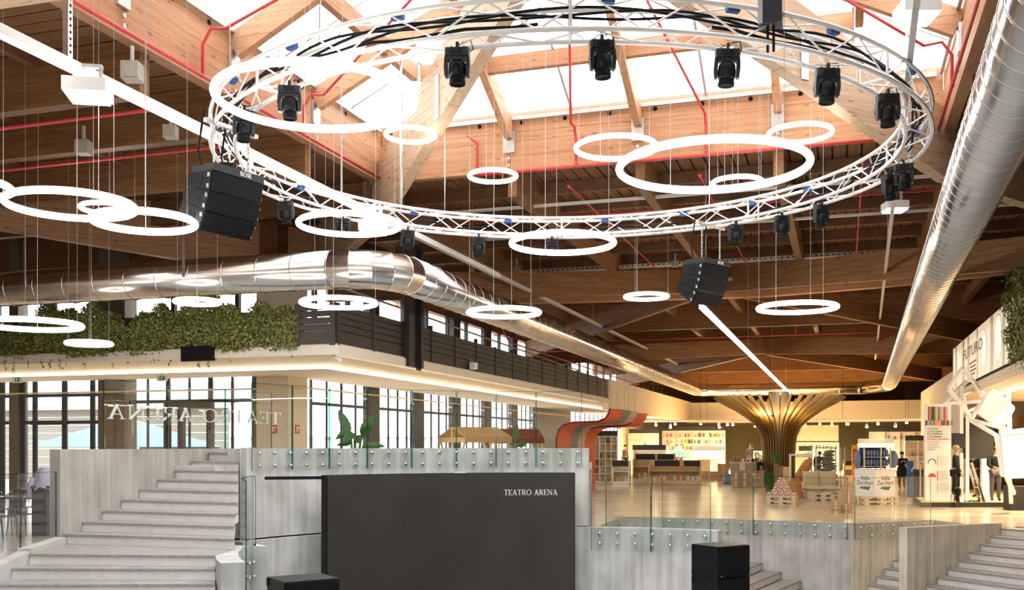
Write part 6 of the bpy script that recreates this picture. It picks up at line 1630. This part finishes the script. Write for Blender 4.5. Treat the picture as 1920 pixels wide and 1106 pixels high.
# sacks
def sack(label, px_, ybase, d, w, h, mat, tilt=0.0, z=0.0):
    p = W(px_, ybase, d); p.z = z
    M = Matrix.Translation(p) @ Matrix.Rotation(TH, 4, 'Z') @ Matrix.Rotation(tilt, 4, 'Y')
    m = MB().lathe([(0.0, 0), (w * .46, 0.02), (w * .52, h * .2), (w * .5, h * .6), (w * .42, h * .85), (w * .2, h * .95), (w * .3, h), (0, h * .99)], 14, M=M)
    m.v = [v + Vector((random.uniform(-.01, .01), random.uniform(-.01, .01), random.uniform(-.01, .01))) for v in m.v]
    return tag(m.build('sack', mat, smooth=True), label, 'sack')
sack('orange paper sack standing behind the can pyramid', 1490, 932, 37.0, 0.55, 0.72, 'sack_orange')
sack('tilted orange sack leaning in the white frame', 1496, 900, 41.5, 0.42, 1.0, 'sack_orange', 0.55, 0.55)
sack('dark cloth bundle on the floor before the glass cabinet', 1518, 912, 41, 0.5, 0.5, 'sack_grey')
wf = local_thing('white_frame_stand', 'white upright rectangular frame stand with sacks', 'stand', 1500, 912, 42.2, 0.1, 0.0)
for x in (-0.44, 0.40): MB().box((x, -0.05, 0), (x + 0.09, 0.05, 1.6)).build('post', 'pure_white', wf, world=False)
MB().box((-0.44, -0.05, 1.52), (0.49, 0.05, 1.6)).build('rail', 'pure_white', wf, world=False); MB().box((-0.44, -0.05, 0.5), (0.49, 0.05, 0.56)).build('rail', 'pure_white', wf, world=False)
# glass cabinet with sacks
gc = local_thing('glass_cabinet', 'tall glass cabinet with pale blue edges full of stacked sacks', 'cabinet', 1557, 908, 43.5, TH, 0.0)
for x in (-0.62, 0.22, 0.62):
    for y in (0.0, 0.6): MB().box((x - 0.02, y - 0.02, 0), (x + 0.02, y + 0.02, 1.87)).build('post', 'tent_blue' if y == 0 and x < 0.5 else 'grey_tray', gc, world=False)
MB().box((-0.62, -0.02, 1.83), (0.24, 0.02, 1.87)).build('rail', 'tent_blue', gc, world=False)
MB().add([(-0.62, 0, 0), (0.62, 0, 0), (0.62, 0, 1.85), (-0.62, 0, 1.85)], [(0, 1, 2, 3)]).build('pane', 'clear_glass', gc, world=False)
for k in range(13):
    w = 0.5 - 0.02 * k
    o = MB().ball((0, 0, 0.06), (w, 0.25, 0.075), 12, 6).build('folded_sack', 'sack_grey', smooth=True); o.location = WM(gc) @ Vector((0.05 * ((k * 7) % 5 - 2) * 0.5, 0.3, 0.1 + 0.125 * k)); o.rotation_euler = (0, 0.06 * ((k % 3) - 1), TH + 0.2 * (k % 3 - 1))
    tag(o, 'folded grey sack in the pile inside the glass cabinet', 'sack', 'sacks piled in the glass cabinet')
# yellow banner sign
ys = local_thing('yellow_banner', 'yellow upright banner with a red vertical logo', 'banner', 1603, 895, 55, TH, 0.0)
MB().box((-0.17, -0.02, 0.6), (0.17, 0.02, 1.98)).build('panel', 'sign_yellow', ys, world=False); MB().box((-0.1, -0.024, 0.95), (0.1, -0.02, 1.75)).build('logo_field', 'sign_red', ys, world=False)
text_obj('Quomi', 0.2, WM(ys) @ frame((0.02, -0.027, 1.35), (0, 0, 1), (-1, 0, 0)), 'pure_white', ys)
MB().box((-0.14, -0.02, 0), (0.14, 0.02, 0.6)).build('stand', 'light_wood', ys, world=False)
# laden table with upright pallets
lt = local_thing('display_table', 'cloth covered display table laden with small goods', 'table', 1410, 909, 50.5, 0.12, 0.0)
MB().box((-1.05, -0.4, 0.0), (1.05, 0.4, 1.08)).build('cloth', 'ribbon_beige', lt, world=False); MB().box((-1.1, -0.45, 1.08), (1.1, 0.45, 1.12)).build('table_top', 'pure_white', lt, world=False)
MB().box((-0.62, -0.46, 0.72), (-0.36, -0.455, 1.1)).build('runner', 'pure_white', lt, world=False)
for k in range(16):
    q = WM(lt) @ Vector((-0.95 + 0.125 * k, random.uniform(-.3, .2), 1.12)); hh = random.uniform(0.12, 0.34)
    o = MB().lathe([(0.05, 0), (0.06, hh * .3), (0.055, hh * .7), (0.03, hh * .85), (0.03, hh), (0, hh)], 8).build('jar', random.choice(['can_red', 'pure_white', 'sack_orange', 'grass_leaf', 'cardboard', 'pure_white'])); o.location = q
    tag(o, 'small jar among the goods on the display table', 'jar', 'goods on the display table')
def upright_pallet(label, px_, d, rz):
    t = local_thing('upright_pallet', label, 'pallet', px_, 915, d, rz, 0.0)
    for z in (0, 0.33, 0.70): MB().box((-0.5, -0.06, z), (0.5, 0.06, z + 0.09)).build('board', 'old_wood', t, world=False)
    for x in (-0.4, -0.02, 0.38): MB().box((x - 0.05, -0.04, 0), (x + 0.05, 0.05, 0.78)).build('stringer', 'pallet_wood', t, world=False)
    for z in (0.12, 0.23, 0.45, 0.58): MB().box((-0.45, 0.03, z), (0.45, 0.06, z + 0.05)).build('slat', 'old_wood', t, world=False)
upright_pallet('old pallet standing upright before the display table', 1397, 46.2, 0.12)
upright_pallet('dark pallet standing sideways beside the upright pallet', 1424, 46.6, 1.25)
sack('pale blue wrapped bundle at the foot of the display table', 1365, 907, 51.5, 0.5, 0.5, 'tent_blue')
# grass plants
def grass(label, px_, ybase, d, z, h, n, mat='grass_leaf', spread=0.35, seed=1):
    rnd = random.Random(seed); p = W(px_, ybase, d); p.z = z
    t = thing('grass_plant', label, 'plant', p); m = MB()
    for k in range(n):
        a = rnd.uniform(0, 2 * pi); r = rnd.uniform(0, .12); tip = Vector((cos(a) * (r + rnd.uniform(.1, spread)), sin(a) * (r + rnd.uniform(.1, spread)), h * rnd.uniform(.6, 1)))
        b = Vector((cos(a) * r, sin(a) * r, 0)); sdv = Vector((-sin(a), cos(a), 0)) * 0.008; mid = b.lerp(tip, .55) + Vector((0, 0, h * .18))
        m.add([b - sdv, b + sdv, mid + sdv, mid - sdv, tip], [(0, 1, 2, 3), (3, 2, 4)])
    o = m.build('blades', mat, t, world=False); o['kind'] = 'stuff'
    MB().lathe([(0.12, -0.02), (0.16, 0.12), (0.14, 0.12)], 10).build('pot', 'old_wood', t, world=False)
grass('tuft of green grass on the planter crate before the golden tree', 1455, 905, 47.8, 0.98, 0.75, 260, seed=2)
grass('bushy green plant on the floor left of the can pyramid', 1442, 922, 41.5, 0.0, 0.95, 520, 'palm_leaf', 0.3, 3)

# ------------------------------------------------------------------ exhibit platform on the right
pl0 = WZ(1712, 941, 0.16); pz = 0.16
pf = W(1735, 950, 31.8); pfz = Vector((pf.x, pf.y, 0))
ctr = [WZ(1728, 951, 0), WZ(1960, 951, 0), WZ(2000, 925, 0), WZ(1716, 925, 0), WZ(1713, 938, 0)]
m = MB().prism([(q.x, q.y) for q in ctr], 0.0, pz); pt = m.build('exhibit_platform', 'light_wood'); tag(pt, 'low exhibit platform with dark edge on the right', 'platform')
e = MB(); 
for a_, b_ in ((ctr[4], ctr[0]), (ctr[0], ctr[1])): e.bar(Vector((a_.x, a_.y, 0.07)), Vector((b_.x, b_.y, 0.07)), 0.02, 0.17)
e.build('edge_strip', 'label_black', pt)
def on_plat(px_, d): q = W(px_, 900, d); q.z = pz; return q
pc = thing('poster_column', 'tall white poster column with striped book picture at the top', 'poster', on_plat(1759, 33.0), TH)
MB().box((-0.42, 0, 0), (0.42, 0.12, 3.14)).build('panel', 'pure_white', pc, world=False)
scols = ['book_red', 'book_orange', 'book_blue', 'book_dark', 'book_green', 'book_beige', 'book_yellow', 'book_blue', 'book_pink', 'tent_blue', 'book_beige', 'book_red', 'book_orange', 'tent_blue']
for k in range(14): MB().box((-0.33 + 0.046 * k, -0.006, 2.56), (-0.33 + 0.046 * (k + 1), 0.0, 3.05)).build('stripe', scols[k], pc, world=False)
for k in range(18): MB().box((-0.42 + 0.049 * k, -0.03, 2.44), (-0.42 + 0.049 * (k + 1), -0.002, 2.60)).build('stripe', scols[(k * 5 + 3) % 14], pc, world=False)
Mq = WM(pc)
for k, (tx, mt, sz) in enumerate((('Di storie', 'text_dark', .095), ('e di progetti', 'text_dark', .095), ('Di tradizione', 'text_dark', .095), ('e di sviluppo', 'text_dark', .095), ('Di lavoro quotidiano.', 'sign_red', .085))):
    text_obj(tx, sz, Mq @ frame((-0.35, -0.004, 2.34 - 0.085 * k), (1, 0, 0), (0, 0, 1)), mt, pc, 'lettering', align='LEFT')
for k in range(5): MB().box((-0.35, -0.005, 1.90 - 0.065 * k), (-0.35 + (0.4, 0.38, 0.36, 0.46, 0.24)[k], 0.0, 1.925 - 0.065 * k)).build('print_line', 'text_blue' if k == 4 else 'grey_tray', pc, world=False)
for z, mt in ((1.28, 'sign_yellow'), (0.80, 'can_red'), (0.40, 'grey_tray')):
    MB().box((-0.03, -0.005, z - 0.16), (-0.005, 0.0, z + 0.16)).build('print_line', mt, pc, world=False)
    for k in range(6): MB().box((0.05, -0.005, z + 0.14 - 0.05 * k), (0.36, 0.0, z + 0.15 - 0.05 * k)).build('print_line', 'grey_tray', pc, world=False)
MB().tube([(-0.2 + 0.13 * cos(pi * i / 12), -0.003, 1.2 + 0.15 * sin(pi * i / 12)) for i in range(13)], 0.012, 4).build('emblem', 'text_dark', pc, world=False)
MB().slab([Vector((-0.2 + 0.13 * cos(pi * i / 12), -0.005, 0.76 + 0.13 * sin(pi * i / 12))) for i in range(13)], [Vector((-0.2 + 0.13 * cos(pi * i / 12), 0, 0.76 + 0.13 * sin(pi * i / 12))) for i in range(13)]).build('emblem', 'can_red', pc, world=False)
# white frame sculpture
sc_ = thing('frame_sculpture', 'white sculpture of tilted square frames and panels on tall legs', 'sculpture', on_plat(1830, 30.5))
def pbar(a, b, w=0.10, nm='strut'):
    MB().bar(W(*a), W(*b), w, w).build(nm, 'pure_white', sc_)
def square(cs, panel, w=0.1):
    for i in range(4): pbar(cs[i], cs[(i + 1) % 4], w, 'frame_bar')
    if panel:
        q = [W(*c) for c in cs]; nn = (q[1] - q[0]).cross(q[2] - q[1]).normalized() * 0.03
        MB().slab([v - nn for v in q], [v + nn for v in q]).build('panel', 'pure_white', sc_)
square([(1805, 690, 30.0), (1847, 742, 30.6), (1822, 784, 31.2), (1779, 729, 30.6)], False)
square([(1857, 729, 29.6), (1899, 765, 30.0), (1877, 803, 30.4), (1834, 772, 30.0)], True)
square([(1879, 812, 28.2), (1965, 801, 27.6), (1968, 890, 27.6), (1886, 893, 28.2)], True, 0.13)
square([(1806, 740, 31.5), (1836, 728, 32), (1846, 758, 32.3), (1812, 772, 31.8)], False, 0.08)
for a_, b_ in (((1770, 757, 30.8), (1812, 715, 31)), ((1770, 757, 30.8), (1846, 752, 30.6)), ((1803, 722, 30.8), (1803, 812, 31.2)), ((1817, 786, 30.6), (1893, 806, 29.6)), ((1817, 786, 30.6), (1868, 816, 29.8)),
               ((1814, 780, 31.2), (1814, 938, 31.5)), ((1803, 850, 32.2), (1803, 935, 32.4)), ((1868, 816, 29.4), (1881, 893, 29.6)), ((1877, 806, 29.2), (1878, 890, 29.2)), ((1890, 728, 29.8), (1893, 808, 29.8)), ((1886, 890, 28.8), (1901, 925, 29.4)), ((1893, 895, 28.6), (1896, 942, 29.2))):
    pbar(a_, b_)
# black display box on a white post, ladder, bits
db = thing('hanging_display', 'black display boxes on a white post behind the frame sculpture', 'display', on_plat(1846, 33.6), TH)
MB().box((-0.55, 0.05, 1.35), (0.32, 0.4, 2.72)).build('box', 'label_black', db, world=False); MB().box((-0.92, 0.1, 1.7), (-0.5, 0.4, 2.2)).build('box', 'label_black', db, world=False)
MB().box((-0.08, 0.0, 0), (0.18, 0.14, 1.35)).build('post', 'pure_white', db, world=False)
ld = thing('stepladder', 'grey metal stepladder leaning beside the white post', 'ladder', on_plat(1838, 32.0), TH)
for y in (0, 0.3): MB().bar((-0.28, y, 1.25), (0.12, y, 0), 0.05, 0.07).build('rail', 'steel', ld, world=False)
for k in range(4): MB().box((-0.24 + 0.09 * k, 0, 1.0 - 0.28 * k), (-0.14 + 0.09 * k, 0.3, 1.03 - 0.28 * k)).build('step', 'steel', ld, world=False)
tag(MB().tube([on_plat(1800 + 3 * i, 32.2 + 0.25 * sin(i * 1.9)) + Vector((0, 0, 0.03)) for i in range(14)], 0.025, 6).build('garden_hose', 'hose_green', smooth=True), 'green hose lying on the exhibit platform', 'hose')
for i, (px_, d_, w_, h_, mt_, lb) in enumerate(((1797, 32.0, .16, .42, 'cable_black', 'dark cylinder tub at the foot of the man in black'), (1786, 32.1, .16, .24, 'steel', 'steel bucket at the platform edge'), (1803, 31.9, .14, .18, 'pure_white', 'white paint bucket at the platform edge'))):
    t = thing('bucket', lb, 'bucket', on_plat(px_, d_)); MB().lathe([(w_ * .42, 0), (w_ * .5, h_), (w_ * .44, h_), (w_ * .38, 0.02)], 12).build('body', mt_, t, world=False)
    MB().tube([(w_ * .5 * cos(pi * k / 8), 0, h_ + w_ * .3 * sin(pi * k / 8)) for k in range(9)], 0.006, 5).build('handle', 'grey_tray', t, world=False)
crate('black equipment case at the platform edge below the white panel', 1912, 950, 30.6, 0.75, 0.5, 0.72, 'label_black', TH, False, 'equipment_case', cat='case')
crate('plastic wrapped black load on the equipment case', 1915, 905, 31.6, 0.7, 0.5, 0.42, 'cable_black', TH, False, 'wrapped_load', z=0.72 + 0.16, cat='load')
bpn = thing('blue_stand', 'dark blue exhibition stand with black bags left of the poster column', 'stand', on_plat(1724, 35.0), TH)
MB().box((-0.42, 0, 0), (-0.2, 0.06, 1.25)).build('side_panel', 'poster_blue', bpn, world=False); MB().box((-0.2, 0.05, 0), (0.35, 0.5, 0.95)).build('bag', 'label_black', bpn, world=False); MB().box((0.0, -0.02, 0), (0.05, 0.03, 1.1)).build('post', 'grey_tray', bpn, world=False)
MB().tube([(-0.3, -0.02, 0.9), (-0.1, -0.05, 1.2), (0.3, -0.05, 1.26)], 0.03, 6).build('rim', 'tent_blue', bpn, world=False)

# ------------------------------------------------------------------ market stalls, big leaf plant, hanging ribbons
def stall(label, pm, rz, L, wd, zr, ze, mat):
    t = thing('market_stall', label, 'stall', pm, rz)
    MB().slab([Vector((-L / 2, -wd / 2, ze)), Vector((L / 2, -wd / 2, ze)), Vector((L / 2, 0, zr)), Vector((-L / 2, 0, zr))], [Vector((-L / 2, -wd / 2, ze + .03)), Vector((L / 2, -wd / 2, ze + .03)), Vector((L / 2, 0, zr + .03)), Vector((-L / 2, 0, zr + .03))]).build('roof_cloth', mat, t, world=False)
    MB().slab([Vector((-L / 2, wd / 2, ze)), Vector((-L / 2, 0, zr)), Vector((L / 2, 0, zr)), Vector((L / 2, wd / 2, ze))], [Vector((-L / 2, wd / 2, ze + .03)), Vector((-L / 2, 0, zr + .03)), Vector((L / 2, 0, zr + .03)), Vector((L / 2, wd / 2, ze + .03))]).build('roof_cloth', mat, t, world=False)
    for y in (-wd / 2, wd / 2): MB().box((-L / 2, y - 0.01, ze - 0.17), (L / 2, y + 0.01, ze + 0.02)).build('valance', mat, t, world=False)
    for x in (-L / 2, L / 2): MB().box((x - 0.01, -wd / 2, ze - 0.17), (x + 0.01, wd / 2, ze + 0.0)).build('valance', mat, t, world=False)
    for x in (-L / 2 + .05, L / 2 - .05):
        MB().bar((x, 0, 0), (x, 0, zr), 0.06, 0.06).build('post', 'light_wood', t, world=False)
        for s in (-1, 1): MB().bar((x, s * (wd / 2 - .05), ze - 0.05), (x, s * 0.25, 1.1), 0.06, 0.06).build('brace', 'light_wood', t, world=False); MB().bar((x, s * 0.25, 1.1), (x, s * 0.45, 0), 0.06, 0.06).build('leg', 'light_wood', t, world=False)
    MB().bar((-L / 2, 0, zr - 0.02), (L / 2, 0, zr - 0.02), 0.05, 0.05).build('ridge_pole', 'light_wood', t, world=False)
    MB().box((-L / 2 + .1, -0.5, 0.8), (L / 2 - .1, 0.5, 0.86)).build('counter_board', 'light_wood', t, world=False)
p = W(890, 835, 35); p.z = 0
stall('tan canvas roofed market stall behind the concrete wall', p, TH + 0.62, 1.9, 1.75, 2.56, 2.22, 'canvas_tan')
p = W(968, 835, 40); p.z = 0
stall('brown roofed market stall behind the tan stall', p, TH + 0.35, 1.9, 1.2, 2.58, 2.2, 'canvas_brown')
def big_leaf(label, px_, d, leaves, zpot=0):
    """leaves: (where the blade starts, where its tip ends, half width, droop) in the plant's own x-y-z"""
    p = W(px_, 835, d); p.z = zpot
    t = thing('banana_plant', label, 'plant', p, TH)
    MB().lathe([(0.2, 0), (0.28, 0.45), (0.24, 0.45), (0.2, 0.4)], 14).build('pot', 'grey_plastic', t, world=False)
    for s0, tip, w, droop in leaves:
        s0, tip = Vector(s0), Vector(tip)
        MB().tube([Vector((0, 0, 0.4)), Vector((s0.x * .3, s0.y * .3, 0.4 + (s0.z - .4) * .6)), s0], [0.03, 0.025, 0.015], 6).build('stem', 'grass_leaf', t, smooth=True, world=False)
        d_ = tip - s0; sd_ = d_.cross(Vector((0.25, -1, 0.1))).normalized() * w; m = MB(); n = 12; vs = []
        up = d_.cross(sd_).normalized() * (w * 0.35)
        for i in range(n + 1):
            u = i / n; c = s0 + d_ * u + Vector((0, 0, -droop * u * u)); k = (sin(pi * u ** 0.75) ** 0.8 if 0 < u < 1 else 0.0) * (1 - 0.12 * (i % 2))
            vs += [c - sd_ * k + up * k, c, c + sd_ * k + up * k]
        m.add(vs, [(i * 3 + j, i * 3 + j + 1, i * 3 + j + 4, i * 3 + j + 3) for i in range(n) for j in (0, 1)])
        m.build('leaf', 'palm_leaf', t, smooth=True, world=False)
big_leaf('banana plant with big green leaves behind the concrete wall', 665, 25.0, [((-.12, 0, 2.25), (-.42, .1, 2.88), .13, .03), ((.15, 0, 2.2), (.55, .05, 2.82), .15, .10), ((.2, -.1, 2.15), (.42, -.3, 2.55), .12, .12), ((-.08, -.1, 2.3), (-.42, -.3, 2.32), .12, .22), ((.0, -.1, 2.25), (-.25, -.35, 2.12), .13, .1), ((.05, -.1, 2.2), (.2, -.4, 2.12), .13, .12), ((.2, 0, 1.95), (.75, .1, 2.02), .09, .1), ((-.1, .1, 2.0), (-.5, .3, 2.1), .09, .15)])
big_leaf('smaller banana plant behind the market stalls', 966, 38.5, [((0, 0, 2.1), (.08, .1, 2.78), .15, 0), ((-.05, 0, 2.0), (-.4, .1, 2.4), .13, .1), ((.1, 0, 1.9), (.5, .1, 2.2), .13, .1)])
def ribbon(label, off, d, mat, edge):
    base = [(1043, HZ + EYE * FP / d - off[1]), (1043, 822), (1047, 806), (1056, 797), (1072, 792), (1100, 791), (1122, 790), (1134, 785), (1141, 776), (1144, 766)]
    t = thing('ribbon_band', label, 'ribbon', W(base[0][0] + off[0], base[0][1] + off[1], d))
    pts = []
    for i in range(len(base) - 1):
        for j in range(3):
            a, b = base[i], base[i + 1]; pts.append((a[0] + (b[0] - a[0]) * j / 3, a[1] + (b[1] - a[1]) * j / 3))
    pts.append(base[-1]); back = Vector((-ST * 0.25 + 0.35, CT, 0)).normalized() * 1.1
    m = MB(); P_ = [W(x + off[0], y + off[1], d) for x, y in pts]; vs = []
    for i, q in enumerate(P_):
        tg = (P_[min(i + 1, len(P_) - 1)] - P_[max(i - 1, 0)]).normalized(); nn = tg.cross(back).normalized() * 0.03
        vs += [q - nn, q + nn, q + back + nn, q + back - nn]
    fs = [(i * 4 + j, i * 4 + (j + 1) % 4, i * 4 + 4 + (j + 1) % 4, i * 4 + 4 + j) for i in range(len(P_) - 1) for j in range(4)]
    m.add(vs, fs + [(3, 2, 1, 0), tuple(len(vs) - 4 + j for j in range(4))]); m.build('band', mat, t, smooth=False)
    m = MB(); m.tube([q + Vector((0, 0, 0.0)) for q in P_], 0.045, 6).build('edge_tube', edge, t, smooth=True)
    for k in (20, 26): MB().cyl(P_[k], (P_[k].x, P_[k].y, 5.0), 0.006, 5).build('wire', 'wire', t)
ribbon('orange red curved ribbon band hanging nearest the grey panel', (0, 0), 41, 'ribbon_red', 'ribbon_dark')
ribbon('dark grey curved ribbon band between the red and beige bands', (15, 2), 42.0, 'ribbon_grey', 'ribbon_grey')
ribbon('beige curved ribbon band between the grey and second red bands', (28, 4), 43.0, 'ribbon_beige', 'ribbon_beige')
ribbon('second orange red curved ribbon band nearest the cube bookcase', (48, 8), 44.0, 'ribbon_red', 'ribbon_dark')
# added lamps out of view, warming the right hand shop
t = thing('added_downlight', 'added warm downlight row out of view over the exhibit platform', 'lamp', (6.0, 33, 3.55))
for k in range(4):
    c = Vector((5.2 + 0.3 * k, 29.5 + 3 * k, 3.56))
    MB().lathe([(0.10, 0.04), (0.11, 0.0), (0.0, -0.01)], 12, c=c).build('lens', 'spot_lens', t)
    l = bpy.data.lights.new('beam', 'SPOT'); l.energy = 520; l.color = (1, 0.80, 0.52); l.spot_size = 2.4; l.spot_blend = 0.7; l.shadow_soft_size = 0.1
    o = bpy.data.objects.new('beam', l); COL.objects.link(o); o.parent = t; o.location = c + Vector((0, 0, -0.06)) - Vector(t.location)
